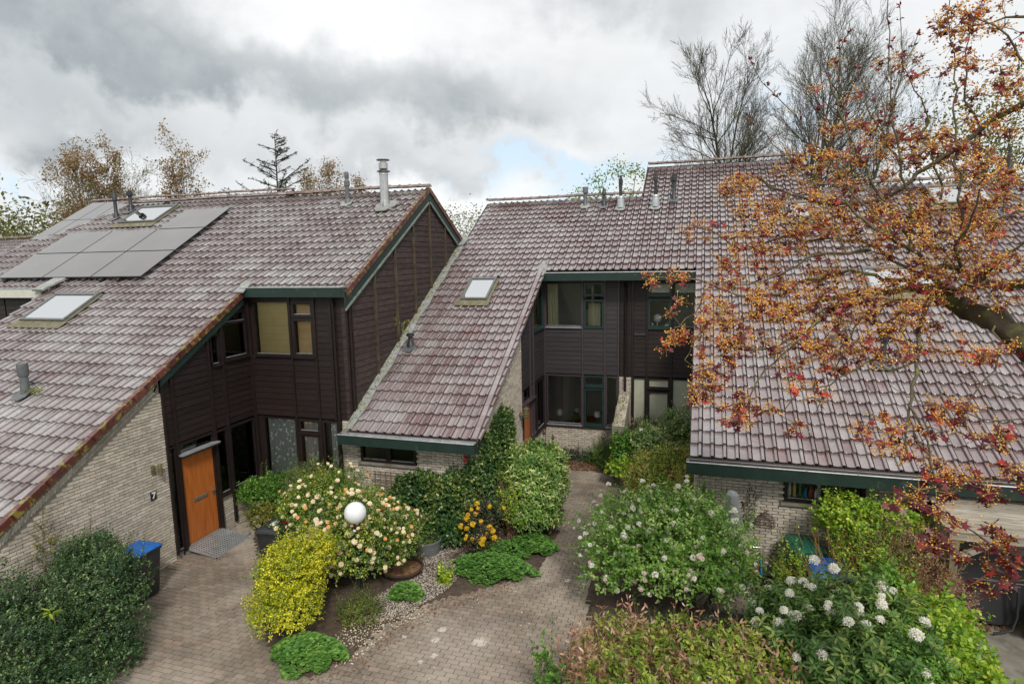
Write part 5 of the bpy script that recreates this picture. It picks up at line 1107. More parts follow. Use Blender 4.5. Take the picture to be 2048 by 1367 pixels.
Rt,b0,b1,dr=shrub('berberis',(-.75,14.6,0),'olive and reddish bush beside the path in front of the pale green bush','bush',[(-1.0,14.7,.85,.62,.6,.80),(-.3,14.5,1.05,.62,.6,.85),(.0,13.5,.85,.6,.5,.80)],2900,.15,6,.055,'oval','l_berb',seed=55,shoots=80,lump=.2); g=gg(10); s=g.choice(len(b1),50,replace=False); blossoms(Rt,'flower',star_flower('fl_rose',5),b1[s],nrm(dr[s]+np.array((0,0,.5))),.04,g)
shrub('climber',(.25,12.35,0),'climber with green and reddish leaves on the wall end under the low gutter','climber',[(.2,12.2,1.05,.22,.14,.75),(.55,12.2,.55,.35,.2,.5)],650,.09,5,.05,'oval','l_green',seed=56,trunks=2)
shrub('climber',(1.12,12.35,0),'slim dark climber beside the horseshoe on the right brick wall','climber',[(1.08,12.40,1.40,.07,.05,.45),(.92,12.40,.85,.07,.05,.45)],170,.06,4,.035,'oval','l_dark',seed=57,trunks=0,inner=0,lower=-1)
# apple tree
def branchy(segs,start,end,r0,r1,g,k=5,wob=.04):
    s=np.array(start,float);e=np.array(end,float);pts=[s+(e-s)*t for t in np.linspace(0,1,k)]
    L=np.linalg.norm(e-s)
    for i in range(1,k-1): pts[i]=pts[i]+g.normal(size=3)*wob*L
    for i in range(k-1): segs.append((pts[i],pts[i+1],r0+(r1-r0)*i/(k-1),r0+(r1-r0)*(i+1)/(k-1)))
    return pts
blA=[(-.95,10.9,1.25,1.0,.9,.72),(-.1,10.8,1.35,1.0,.9,.75),(.35,10.75,.85,.70,.7,.60),(-1.35,10.5,.85,.62,.6,.6),(-.3,10.2,.95,1.2,.5,.5),(-.55,11.2,1.55,.5,.4,.5)]
Rt,b0,b1,dr=shrub('apple_tree',(-.25,10.7,0),'young apple tree with pink and white blossom between path and right house','tree',blA,2500,.20,6,.076,'oval','l_apple',seed=61,lump=.2,trunks=0,stems=True,shoots=90,shootL=.38,up=.4,lower=-.3)
g=gg(12); seg=[]
for bx,by in ((-.55,10.75),(.25,10.7),(.05,10.6)):
    p=branchy(seg,(bx,by,-.02),(bx+g.uniform(-.15,.15),by,.55),.05,.04,g,4,.03)
    for q in range(9):
        b=blA[g.integers(5)]; e=np.array(b[:3])+nrm(g.normal(size=3))*np.array(b[3:6])*.8; pp=branchy(seg,p[-1],e,.025,.008,g,6,.06)
        for z in range(3): branchy(seg,pp[3+z%3],pp[3+z%3]+g.normal(size=3)*.25,.008,.003,g,4,.08)
tubeobj('trunk',seg,'bark_grey',Rt,6)
s=g.choice(len(b1),270,replace=False); s1,s2=s[:150],s[150:]; up=np.array((0,-.3,.6))
blossoms(Rt,'blossom',truss('fl_white',9,7,'blossom'),b1[s1]+dr[s1]*.03,nrm(dr[s1]+up),.060,g,160); blossoms(Rt,'blossom',truss('fl_pink',8,8,'blossom'),b1[s2]+dr[s2]*.03,nrm(dr[s2]+up),.050,g,130)
# brown and green hedge along the bottom edge
Rt,b0,b1,dr=shrub('mixed_hedge',(-.7,8.4,0),'twiggy hedge of brown seed stalks and yellow green leaves along the bottom edge','hedge',[(-.9,8.5,.35,.75,.6,.55),(0,8.5,.40,.8,.6,.60),(.8,8.6,.45,.7,.6,.6),(-.6,7.6,.4,.9,.6,.6),(.5,7.6,.5,.9,.6,.65)],1500,.17,6,.085,'oval','l_hedge',seed=71,lump=.15,trunks=0,up=.9)
g=gg(13); P=[];D=[];seg=[]
for i in range(620):
    x=g.uniform(-1.75,1.35);y=g.uniform(7.3,9.0) if x>-1.3 else g.uniform(7.4,8.5); h=g.uniform(.75,1.2); e=np.array((x+g.normal()*.12,y+g.normal()*.12,h)); s=np.array((x,y,.1)); seg+=[(s,e,.0045,.002)]
    for k in range(5):
        t=g.uniform(.55,1.03); P.append(s+(e-s)*t); D.append(nrm(np.array((g.normal()*.6,g.normal()*.6,.5))))
tubeobj('stalk',seg,'twig_brown',Rt,3,kind='stuff'); P=np.array(P);D=np.array(D); obj('seed_pod',leafmesh('seed_pod',P,D,nrm(g.normal(size=P.shape)),.105*g.uniform(.6,1.2,len(P)),'long','l_pod'),Rt,kind='stuff')
shrub('dark_undergrowth',(.9,9.6,0),'dark green foliage under the apple tree beside the rhododendron','bush',[(.55,9.55,.25,.5,.35,.42),(-.3,9.7,.18,.6,.3,.3)],700,.12,6,.05,'oval','l_dark',seed=72)
shrub('sprout',(-1.9,7.75,0),'upright green shoots with round leaves at the bottom edge of the path','plant',[(-1.95,7.75,.35,.16,.16,.5),(-1.7,7.6,.3,.2,.2,.35)],95,.12,5,.065,'round','l_green',seed=73,inner=0,shoots=10,shootL=.45,trunks=5)
# rhododendron
blR=[(1.5,9.5,.80,.65,.6,.62),(2.2,9.4,.95,.75,.7,.70),(2.75,9.3,.85,.6,.6,.65),(1.9,8.7,.65,.85,.7,.75),(2.6,8.5,.65,.75,.7,.75),(1.2,8.9,.5,.5,.5,.6)]
Rt,b0,b1,dr=shrub('rhododendron',(2.0,9.2,0),'rhododendron with large white flower trusses in the bottom right','bush',blR,1500,.10,9,.125,'long','l_rhodo',seed=74,lump=.14,spread=.85,up=.5,trunks=8)
g=gg(14); cand=np.where((b1[:,2]>.80)&(dr[:,2]>.35)&(b1[:,1]<10.1))[0]; s=g.choice(cand,110,replace=False); 
keep=[]
for i in s:
    if all(np.linalg.norm(b1[i]-b1[j])>.13 for j in keep): keep.append(i)
keep=keep[:62]; ht=[truss('fl_white',19,q,petals=5) for q in (31,32,33)]
for q in range(3): blossoms(Rt,'flower_head',ht[q],b1[keep[q::3]]+dr[keep[q::3]]*.10+np.array((0,-.03,.055)),nrm(dr[keep[q::3]]+np.array((0,-.2,.8))),.092,g)
# forsythia & brown bush along the right wall
Rt,b0,b1,dr=shrub('forsythia',(2.6,11.3,0),'loose forsythia of orange stems and yellow green leaves before the right wall','bush',[(1.70,11.45,.55,.30,.3,.50),(2.9,11.25,.95,.55,.5,.75),(3.1,10.8,.75,.5,.5,.7)],950,.15,5,.055,'oval','l_fresh',seed=75,inner=.3,trunks=0,up=.6,lump=.22,shoots=70,shootL=.45)
g=gg(15); seg=[]
for i in range(170):
    s=np.array((2.5+g.uniform(-.4,.4),11.0+g.uniform(-.3,.3),.05)); e=np.array((2.5+g.normal()*.65,11.0+g.normal()*.5,1.2+g.uniform(-.5,.55))); m=(s+e)/2+g.normal(size=3)*.06; seg+=[(s,m,.006,.005),(m,e,.005,.002)]
tubeobj('twig',seg,'twig_orange',Rt,4,kind='stuff')
Rt,b0,b1,dr=shrub('dry_bush',(3.55,11.2,0),'bush of dead brown twigs and curled leaves beside the wooden lean-to','bush',[(3.35,11.3,1.05,.62,.55,.85),(3.75,10.8,.7,.55,.5,.70),(3.3,10.5,.6,.5,.5,.6)],1700,.14,5,.050,'long','l_brown',seed=76,inner=.5,trunks=0,stem='twig_brown',lump=.15)
seg=[]
for i in range(420):
    s=np.array((3.5+g.uniform(-.45,.45),11.0+g.uniform(-.4,.4),g.uniform(.05,.9))); d=nrm(g.normal(size=3)+np.array((0,0,.5))); e=s+d*g.uniform(.4,.9); seg+=[(s,e,.005,.002)]
tubeobj('twig',seg,'twig_brown',Rt,3,kind='stuff')
shrub('honeysuckle',(2.9,11.95,0),'light green climber crowning the shrubs below the right gutter','climber',[(2.75,11.85,1.72,.50,.30,.24),(3.35,11.7,1.7,.45,.3,.22),(2.45,11.9,1.45,.25,.2,.35),(3.05,11.6,1.35,.5,.3,.3)],1050,.12,5,.06,'round','l_fresh',seed=77,trunks=8,up=.1,lump=.35,shoots=60)
shrub('hop_climber',(3.3,9.0,0),'bright yellow green climber mounding over the right end of the hedge','climber',[(3.35,9.7,.75,.55,.60,.62),(3.25,8.9,.65,.62,.7,.70),(3.5,8.2,.55,.5,.6,.6)],1900,.12,5,.075,'round','l_fresh',seed=78,up=.1,lump=.14)
shrub('privet_bush',(2.75,8.3,0),'green leafy bush between the rhododendron and the bright climber','bush',[(2.75,8.35,.72,.5,.5,.68),(3.0,8.9,.85,.3,.4,.5)],1500,.14,6,.055,'oval','l_green',seed=79,up=.6,shoots=40)
shrub('raspberry',(2.95,11.6,0),'green bramble leaves hanging in the middle of the forsythia','bush',[(2.95,10.35,.95,.28,.2,.45)],230,.12,4,.075,'round','l_green',seed=80)
# ------------------------------------------------------------------ background trees
def grow(g,base,H,r,levels,nch,spread,upb,segs,tips,lean=(0,0),first=.3,ratio=.55,wig=.10,taper=.5):
    def rec(p,d,L,r,lv):
        k=7 if lv==0 else (5 if lv==1 else (4 if lv==2 else 2)); pts=[p]; dd=d
        for i in range(k):
            dd=nrm(dd+g.normal(size=3)*wig+np.array((0,0,upb*(.2 if lv==0 else 1)))); pts.append(pts[-1]+dd*L/k)
        e=.10 if lv==0 else .22
        for i in range(k): segs.append((pts[i],pts[i+1],r*(1-(1-e)*i/k),r*(1-(1-e)*(i+1)/k)))
        if lv>=levels: tips.append((pts[-1],dd)); return
        n=nch[lv]
        for j in range(n):
            t=first+(1-first)*(j+g.random())/n if lv==0 else .25+.75*(j+g.random())/n
            q=t*k; i=min(int(q),k-1); pp=pts[i]+(pts[i+1]-pts[i])*(q-i); ax=nrm(pts[i+1]-pts[i])
            a=nrm(np.cross(ax,nrm(g.normal(size=3)))); sp=spread[lv]*g.uniform(.7,1.25)*(1.25-.75*t if lv==0 else 1); cd_=nrm(ax*math.cos(sp)+a*math.sin(sp))
            rec(pp,cd_,L*((ratio*(1.2-.5*t)) if lv==0 else .50*(1.15-.45*t))*g.uniform(.75,1.2),max(r*(1-.75*t)*(.38 if lv==0 else .47),.0074),lv+1)
    rec(np.array(base,float),nrm(np.array((lean[0],lean[1],1.))),H*.78,r,0)
def bare(name,loc,H,r,label,seed,lean=(0,0),levels=4,nch=(15,8,6,4),spread=(.62,.55,.55,.5),upb=.10,first=.28,ratio=.5,mat='bark_grey',group=None,leaves=None,nleaf=0,lsize=.2,wig=.10,cat='tree',jit=.3):
    g=gg(seed); segs=[];tips=[]; grow(g,loc,H,r,levels,nch,spread,upb,segs,tips,lean,first,ratio,wig)
    Rt=root(name,loc,label,cat,group); big=[s for s in segs if s[2]>.05]; small=[s for s in segs if s[2]<=.05]
    tubeobj('trunk',big,mat,Rt,6); tubeobj('branches',small,mat,Rt,3,kind='stuff')
    if leaves:
        m=len(tips); idx=g.integers(0,m,nleaf); P=np.array([tips[i][0] for i in idx])+g.normal(size=(nleaf,3))*jit; obj('crown',leafmesh('crown',P,nrm(g.normal(size=(nleaf,3))),nrm(g.normal(size=(nleaf,3))),lsize*g.uniform(.5,1.3,nleaf),'small',leaves),Rt,kind='stuff')
    return Rt
def dirpt(px,d):   # kept simple: a bearing in degrees from +Y and a distance
    a=R(px); return (d*math.sin(a),d*math.cos(a),0)
BG='bare trees behind the right roof'
bare('bare_tree',(.25,37,0),18.8,.30,'leftmost bare tree behind the high ridge, crown fanning widest to the left',101,(-.02,0),nch=(30,9,7,4),spread=(1.0,.6,.5,.5),group=BG,upb=.10,first=.38,ratio=.27,wig=.14)
bare('bare_tree',(1.3,38.5,0),22,.26,'second bare tree from the left, narrow and upright',102,(-.02,0),nch=(22,8,6,3),spread=(.7,.55,.5,.5),group=BG,upb=.12,first=.45,ratio=.22,wig=.13)
bare('bare_tree',(2.1,39,0),21,.18,'thin bare tree third from the left',103,(.01,0),nch=(16,8,6,3),spread=(.7,.55,.5,.5),group=BG,first=.5,ratio=.20,upb=.12,wig=.14)
bare('bare_tree',(4.1,38,0),21.8,.31,'tall bare tree behind the high ridge, left of the tallest one',104,(-.01,0),nch=(30,10,7,4),spread=(.95,.55,.5,.5),group=BG,upb=.10,first=.42,ratio=.29,wig=.13)
bare('bare_tree',(5.8,37,0),22.0,.33,'tallest bare tree behind the right end of the high ridge',105,(.015,0),nch=(29,9,7,4),spread=(1.0,.55,.5,.5),group=BG,upb=.10,first=.40,ratio=.30,wig=.13)
bare('bare_tree',(7.0,39.5,0),19.5,.24,'bare tree leaning right behind the red maple',106,(.06,0),nch=(22,8,6,3),spread=(.9,.6,.5,.5),group=BG,first=.38,ratio=.27,upb=.1,wig=.14)
OT='orange brown trees behind the left roof'
bare('poplar_tree',dirpt(-50.9,50),14.6,.26,'leftmost orange brown tree behind the solar panels',111,nch=(15,9,7),spread=(.62,.55,.5),levels=3,leaves='l_orange',nleaf=7000,lsize=.15,group=OT,first=.35,mat='bark_maple',jit=.13,ratio=.36,upb=.15)
bare('poplar_tree',dirpt(-49.4,52),15.4,.26,'second orange brown tree, tallest over the left roof',112,nch=(15,9,7),spread=(.6,.55,.5),levels=3,leaves='l_orange',nleaf=7500,lsize=.15,group=OT,first=.35,mat='bark_maple',jit=.13,ratio=.34,upb=.15)
bare('poplar_tree',dirpt(-46.4,51),14.9,.25,'third orange brown tree from the left, left of the cedar',113,nch=(15,9,7),spread=(.62,.55,.5),levels=3,leaves='l_orange',nleaf=7000,lsize=.15,group=OT,first=.35,mat='bark_maple',jit=.13,ratio=.36,upb=.15)
for i,(a,d,h,lb) in enumerate(((-35.9,64,17.3,'small orange tree just right of the cedar over the left ridge'),(-31.9,66,17.1,'small orange tree between the two chimneys on the left ridge'),(-29.6,68,16.0,'faint orange tree right of the steel chimney'),(-40.2,66,13.5,'faint low brown tree left of the cedar'))):
    bare('poplar_tree',dirpt(a,d),h,.2,lb,120+i,nch=(16,10),spread=(.5,.5),levels=2,leaves='l_orange',nleaf=4200,lsize=.20,group=OT,first=.4,mat='bark_maple',jit=.3,ratio=.28,upb=.15)
bare('bare_tree',(-36,24.5,0),14.2,.30,'gnarled bare tree with wide drooping branches at the far left edge',131,(-.12,0),nch=(16,9,6,3),spread=(1.1,.75,.6,.5),upb=.03,first=.3,ratio=.60,wig=.22,mat='bark_maple')
bare('bare_tree',(-39,31,0),13.5,.26,'spreading tree just right of the gnarled one at far left',132,(.0,0),nch=(16,9,6,3),spread=(1.1,.75,.6,.5),upb=.03,first=.35,ratio=.55,wig=.2,mat='bark_maple',leaves='l_wood',nleaf=2500,lsize=.12,jit=.15)
# cedar
def cedar():
    g=gg(140); loc=dirpt(-37.7,58); Rt=root('cedar_tree',loc,'dark cedar with layered horizontal branches over the left ridge','tree'); segs=[];P=[];D=[]
    b=np.array(loc,float); H=17.3; segs.append((b,b+np.array((.3,0,H)),.25,.03))
    for i in range(44):
        z=H*(.50+.5*(i/44)); L=((H-z)*.75+.35)*g.uniform(.55,1.15); a=g.uniform(0,6.28); d=np.array((math.cos(a),math.sin(a),g.uniform(.25,.6))); s=b+np.array((.3*z/H,0,z)); e=s+nrm(d)*L; segs.append((s,e,.05,.012))
        for k in range(int(26*L/3)+8):
            t=g.uniform(.1,1); p=s+(e-s)*t; dd=nrm(np.array((math.cos(a)+g.normal()*.8,math.sin(a)+g.normal()*.8,.25+g.normal()*.15))); l=g.uniform(.3,.8)*(1.2-t); segs.append((p,p+dd*l,.018,.006))
            for q in range(4): P.append(p+dd*l*g.random()); D.append(nrm(dd+g.normal(size=3)*.4))
    tubeobj('trunk',segs,'bark_dark',Rt,4); P=np.array(P); obj('crown',leafmesh('crown',P,np.array(D),nrm(g.normal(size=P.shape)+np.array((0,0,1.5))),.17*g.uniform(.6,1.2,len(P)),'long','l_dark'),Rt,kind='stuff')
cedar()
def softtree(name,loc,H,W_,label,seed,leaf,n=5000,ls=.25,group=None):
    g=gg(seed); Rt=root(name,loc,label,'tree',group); segs=[];b=np.array(loc,float); segs.append((b,b+np.array((0,0,H*.7)),.2,.08)); P=[]
    cl=[b+np.array((g.normal()*W_*.42,g.normal()*W_*.42,H*g.uniform(.42,.98)-abs(g.normal())*.1)) for _ in range(34)]
    for c in cl: segs.append((b+np.array((0,0,H*.4)),c,.06,.015))
    cl=np.array(cl); P=cl[g.integers(0,len(cl),n)]+g.normal(size=(n,3))*W_*.11; tubeobj('trunk',segs,'bark_grey',Rt,4)
    obj('crown',leafmesh('crown',P,nrm(g.normal(size=P.shape)),nrm(g.normal(size=P.shape)),ls*g.uniform(.5,1.3,n),'small',leaf),Rt,kind='stuff')
softtree('birch_tree',(-4.3,36.5,0),11.7,3.2,'small fresh green tree peeping over the centre roof ridge',151,'l_spring',5200,.17)
softtree('willow_tree',dirpt(-21.3,62),11.2,7,'pale green tree seen in the gap between the two roofs',152,'l_wood',5200,.24)
for i,(a,d,h,w_,lb) in enumerate(((-57,66,10.8,11,'mass of olive trees at the far left edge'),(-53.5,70,10.2,11,'olive trees behind the bare tree at far left'),(-50.4,74,9.6,10,'olive trees low behind the upper solar panels'),(-46.0,80,9.8,10,'low olive tree tops behind the orange trees'))): softtree('olive_green_tree',dirpt(a,d),h,w_,lb,160+i,'l_wood',9000,.36,'olive green trees along the left horizon')
for i,(a,d,h,w_,lb) in enumerate(((20,55,17.0,9,'pale spring tree behind the maple at upper right'),(25,50,15.5,9,'green tree over the right ridge at the right edge'),(14.5,58,11.0,9,'low yellow green tree behind the right roof'))): softtree('spring_tree',dirpt(a,d),h,w_,lb,170+i,'l_wood',6000,.26,'spring green trees behind the right roof')
g=gg(180); n=9000; a=np.radians(g.uniform(-75,40,n)); d=g.uniform(95,150,n); P=np.stack([d*np.sin(a),d*np.cos(a),g.random(n)*8.0*(1+.3*np.sin(a*23))],1); obj('distant_wood',leafmesh('distant_wood',P,nrm(g.normal(size=P.shape)),nrm(g.normal(size=P.shape)),3.0*g.uniform(.5,1.3,n),'small','l_wood'),None,kind='stuff',label='far wood closing the horizon behind the houses',cat='wood')
# ------------------------------------------------------------------ red maple reaching in from the right
BR=[
(0.17, 0.11, [(3.55, 6.79, 4.93), (3.17, 7.39, 5.52), (3.0, 8.01, 5.75), (2.8, 8.39, 5.91), (2.69, 8.58, 5.94)]),
(0.085, 0.03, [(2.8, 8.39, 5.91), (2.63, 8.78, 5.98), (2.21, 8.85, 5.94), (1.89, 8.96, 5.89), (1.56, 8.95, 5.82), (1.15, 8.68, 5.58)]),
(0.085, 0.035, [(3.42, 7.13, 6.08), (3.16, 7.48, 6.11), (3.01, 7.85, 6.09), (2.78, 8.29, 5.99), (2.62, 8.57, 6.03)]),
(0.05, 0.02, [(2.99, 7.95, 6.1), (2.88, 8.14, 6.18), (2.79, 8.12, 6.24), (2.67, 8.2, 6.28), (2.59, 8.16, 6.2), (2.31, 8.11, 6.46), (2.02, 7.84, 6.63), (1.75, 7.78, 6.8), (1.53, 7.74, 7.03)]),
(0.03, 0.012, [(2.88, 8.14, 6.18), (2.72, 7.91, 6.37), (2.63, 7.79, 6.48), (2.63, 7.6, 6.61), (2.64, 7.42, 6.8), (2.62, 7.24, 7.04)]),
(0.035, 0.015, [(2.98, 7.95, 6.13), (3.02, 7.68, 6.34), (3.15, 7.53, 6.51)]),
(0.05, 0.02, [(3.42, 7.43, 8.08), (3.12, 7.73, 7.92), (2.81, 7.92, 7.7), (2.64, 7.95, 7.54), (2.44, 8.08, 7.39), (2.18, 8.17, 7.15), (2.02, 8.32, 7.05), (1.69, 8.43, 7.04), (1.36, 8.54, 7.08), (0.96, 8.66, 7.25), (0.6, 8.79, 7.47)]),
(0.025, 0.006, [(2.36, 8.15, 6.63), (2.1, 8.0, 7.55), (2.02, 8.03, 7.96), (1.99, 8.06, 8.24), (1.97, 8.15, 8.88), (1.94, 8.19, 9.23), (1.92, 8.22, 9.45)]),
(0.015, 0.004, [(2.02, 8.03, 7.96), (2.11, 8.13, 8.45), (2.09, 8.19, 8.9), (2.07, 8.22, 9.16)]),
(0.022, 0.006, [(2.67, 7.72, 6.61), (2.52, 7.59, 7.48), (2.47, 7.68, 8.2), (2.42, 7.72, 8.61), (2.42, 7.8, 9.12)]),
(0.02, 0.005, [(2.55, 8.05, 7.01), (2.37, 8.15, 8.01), (2.14, 8.26, 8.54), (2.27, 8.24, 8.84)]),
(0.02, 0.005, [(2.17, 8.21, 7.43), (2.06, 8.45, 7.81), (1.85, 8.56, 8.31), (1.75, 8.58, 8.67)]),
(0.02, 0.005, [(2.02, 7.84, 6.63), (1.63, 8.0, 7.16), (1.21, 8.19, 7.83), (0.76, 8.23, 8.39), (0.52, 8.21, 8.75)]),
(0.02, 0.005, [(1.59, 7.89, 6.47), (1.34, 8.13, 7.18), (0.9, 8.28, 7.69), (0.56, 8.45, 8.11), (0.52, 8.46, 8.26)]),
(0.03, 0.008, [(2.31, 8.11, 6.46), (1.85, 8.09, 7.27), (1.56, 8.09, 7.9), (1.4, 8.23, 8.44), (1.61, 8.38, 8.99)]),
(0.018, 0.005, [(1.66, 8.09, 6.99), (1.67, 8.3, 7.65), (1.54, 8.36, 8.35), (1.51, 8.44, 8.91)]),
(0.018, 0.005, [(2.83, 7.93, 7.7), (2.62, 7.82, 8.12), (2.66, 7.92, 8.74), (2.78, 8.01, 9.05)]),
(0.02, 0.005, [(3.07, 7.55, 8.2), (2.73, 7.51, 8.64), (2.57, 7.7, 8.82), (2.41, 7.84, 8.69)]),
(0.02, 0.006, [(3.1, 7.85, 8.79), (2.92, 7.8, 8.79), (2.72, 7.84, 8.76), (2.58, 7.91, 8.81)]),
(0.03, 0.012, [(2.78, 8.29, 5.99), (2.18, 8.37, 6.35), (1.88, 8.53, 6.59), (1.57, 8.54, 6.63), (1.26, 8.55, 6.59), (1.11, 8.62, 6.69), (0.98, 8.68, 6.64), (0.73, 8.69, 6.55), (0.44, 8.7, 6.5), (0.12, 8.75, 6.78), (-0.11, 8.69, 6.85)]),
(0.035, 0.012, [(2.56, 8.54, 5.99), (2.04, 8.41, 6.17), (1.77, 8.44, 6.23), (1.44, 8.32, 6.13), (1.17, 8.34, 6.08), (0.96, 8.25, 5.93), (0.82, 8.31, 5.92), (0.48, 8.31, 5.92), (0.32, 8.38, 5.98), (0.08, 8.43, 6.1), (-0.19, 8.45, 6.14), (-0.51, 8.36, 6.16), (-0.71, 8.41, 6.19)]),
(0.03, 0.01, [(1.92, 8.2, 6.47), (1.29, 8.0, 6.42), (1.12, 8.04, 6.3), (0.91, 8.06, 6.19), (0.72, 8.1, 6.11), (0.42, 8.1, 6.07)]),
(0.015, 0.006, [(0.08, 8.43, 6.1), (0.01, 8.25, 5.8), (-0.23, 8.14, 5.55), (-0.38, 8.08, 5.43)]),
(0.015, 0.006, [(0.43, 8.18, 5.87), (0.14, 8.06, 5.63), (-0.07, 7.95, 5.32), (-0.16, 7.89, 5.14)]),
(0.045, 0.012, [(2.62, 8.34, 5.96), (2.46, 8.04, 5.66), (2.36, 7.75, 5.35), (2.31, 7.59, 5.11), (2.23, 7.43, 4.87), (2.2, 7.4, 4.74), (2.17, 7.35, 4.48), (2.12, 7.29, 4.15)]),
(0.02, 0.008, [(2.32, 7.72, 5.24), (2.16, 7.66, 5.16), (2.05, 7.62, 5.13), (1.87, 7.69, 5.23), (1.71, 7.62, 5.13), (1.46, 7.62, 4.94), (1.15, 7.62, 4.87), (0.93, 7.51, 4.58)]),
(0.02, 0.008, [(2.2, 7.41, 4.8), (2.26, 7.31, 4.68), (2.33, 7.19, 4.47), (2.41, 7.16, 4.11), (2.43, 7.0, 3.69), (2.49, 6.99, 3.53)]),
(0.03, 0.01, [(1.74, 8.48, 5.89), (1.41, 8.13, 5.64), (1.17, 7.92, 5.42), (1.03, 7.86, 5.3), (0.77, 7.75, 5.07), (0.61, 7.65, 4.77), (0.44, 7.55, 4.42)]),
(0.025, 0.008, [(1.41, 8.13, 5.64), (0.96, 8.06, 5.33), (0.62, 8.05, 5.26), (0.32, 8.07, 5.31), (0.08, 8.11, 5.37)]),
(0.02, 0.007, [(2.25, 8.32, 5.87), (1.82, 8.05, 5.65), (1.64, 7.84, 5.32), (1.41, 7.6, 4.88), (1.3, 7.53, 4.6)]),
(0.02, 0.007, [(3.02, 7.81, 5.8), (2.99, 7.44, 5.52), (2.9, 7.27, 5.23), (2.66, 7.15, 4.94), (2.57, 7.08, 4.69)]),
(0.018, 0.006, [(3.23, 6.49, 3.57), (3.01, 6.62, 3.47), (2.83, 6.79, 3.55), (2.58, 6.94, 3.7), (2.42, 7.12, 3.8), (2.3, 7.2, 3.92)]),
(0.012, 0.004, [(3.23, 6.48, 3.52), (3.02, 6.6, 3.33), (2.86, 6.65, 3.26), (2.64, 6.68, 3.22), (2.52, 6.65, 3.28)]),
(0.008, 0.004, [(2.86, 6.65, 3.26), (2.9, 6.65, 3.18), (2.95, 6.65, 3.09)]),
(0.015, 0.005, [(3.19, 6.66, 4.07), (3.0, 6.7, 4.08), (2.83, 6.86, 4.05), (2.69, 6.83, 4.13), (2.62, 6.91, 4.14)]),
(0.012, 0.005, [(3.26, 6.8, 4.91), (2.81, 6.86, 4.81), (2.47, 7.08, 4.84), (2.16, 7.1, 4.92), (1.94, 7.16, 5.06)]),
(0.012, 0.005, [(3.25, 6.83, 5.14), (2.98, 6.85, 5.07), (2.66, 7.08, 5.16), (2.4, 7.22, 5.23)]),

]
def maple():
    g=gg(200); Rt=root('maple_tree',(3.6,5.2,0),'red leaved maple with yellow flower umbels reaching in from the right on a mossy limb','tree')
    segs=[];nodes=[];nr=[]
    for r0,r1,pts in BR:
        P=[np.array(p,float) for p in pts]; Q=[]
        for i in range(len(P)-1):
            L=np.linalg.norm(P[i+1]-P[i]); k=max(2,int(L/.12)); j0=P[i]
            for q in range(k):
                t=(q+1)/k; p=P[i]+(P[i+1]-P[i])*t
                if q<k-1: p=p+g.normal(size=3)*min(.02,L*.05)
                Q.append((j0,p)); j0=p
        m=len(Q)
        for i,(s,e) in enumerate(Q):
            q8=1 if r0>.09 else .72; ra=(r0+(r1-r0)*(i/m)**.8)*q8; rb=(r0+(r1-r0)*((i+1)/m)**.8)*q8; segs.append((s,e,ra,rb))
            if not(r0>.15): nodes.append(e); nr.append(rb)
    limb=[s for s in segs if s[2]>.095]; rest=[s for s in segs if s[2]<=.095]
    mb=MB(); pts=[limb[0][0]]+[s[1] for s in limb if s[2]>.105]; base=[Vector((3.9,4.9,-.1)),Vector((3.75,4.9,1.5)),Vector((3.6,4.95,3.2)),Vector((3.35,5.0,4.6))]
    mb.tube(base+[Vector(p) for p in pts],[.27,.23,.20,.17]+[.145-.055*i/len(pts)+g.uniform(-.014,.014) for i in range(len(pts))],20); mb.V=[(a+g.normal()*.007,b+g.normal()*.007,c+g.normal()*.007) for a,b,c in mb.V]; mb.build('trunk','bark_moss',Rt,smooth=True)
    tubeobj('branch',rest+[s for s in limb if s[2]<=.105],'bark_maple',Rt,7,kind='stuff')
    # flower and leaf clusters: scattered over the crown volume, denser in the middle, each joined to the nearest branch
    nodes=np.array(nodes); C=[]
    ztop=9.4
    cl=[]
    gl=(np.array(CR),np.array(CU),np.array(CF))
    def add(n,cx,cy,cz,rx,ry,rz):
        for _ in range(n):
            d=nrm(g.normal(size=3))*g.random()**.40; cl.append(np.array((cx,cy,cz))+d*np.array((rx,ry,rz)))
    return Rt,nodes,g,cl,add
Rt_m,nodes_m,g_m,cl_m,add_m=maple()
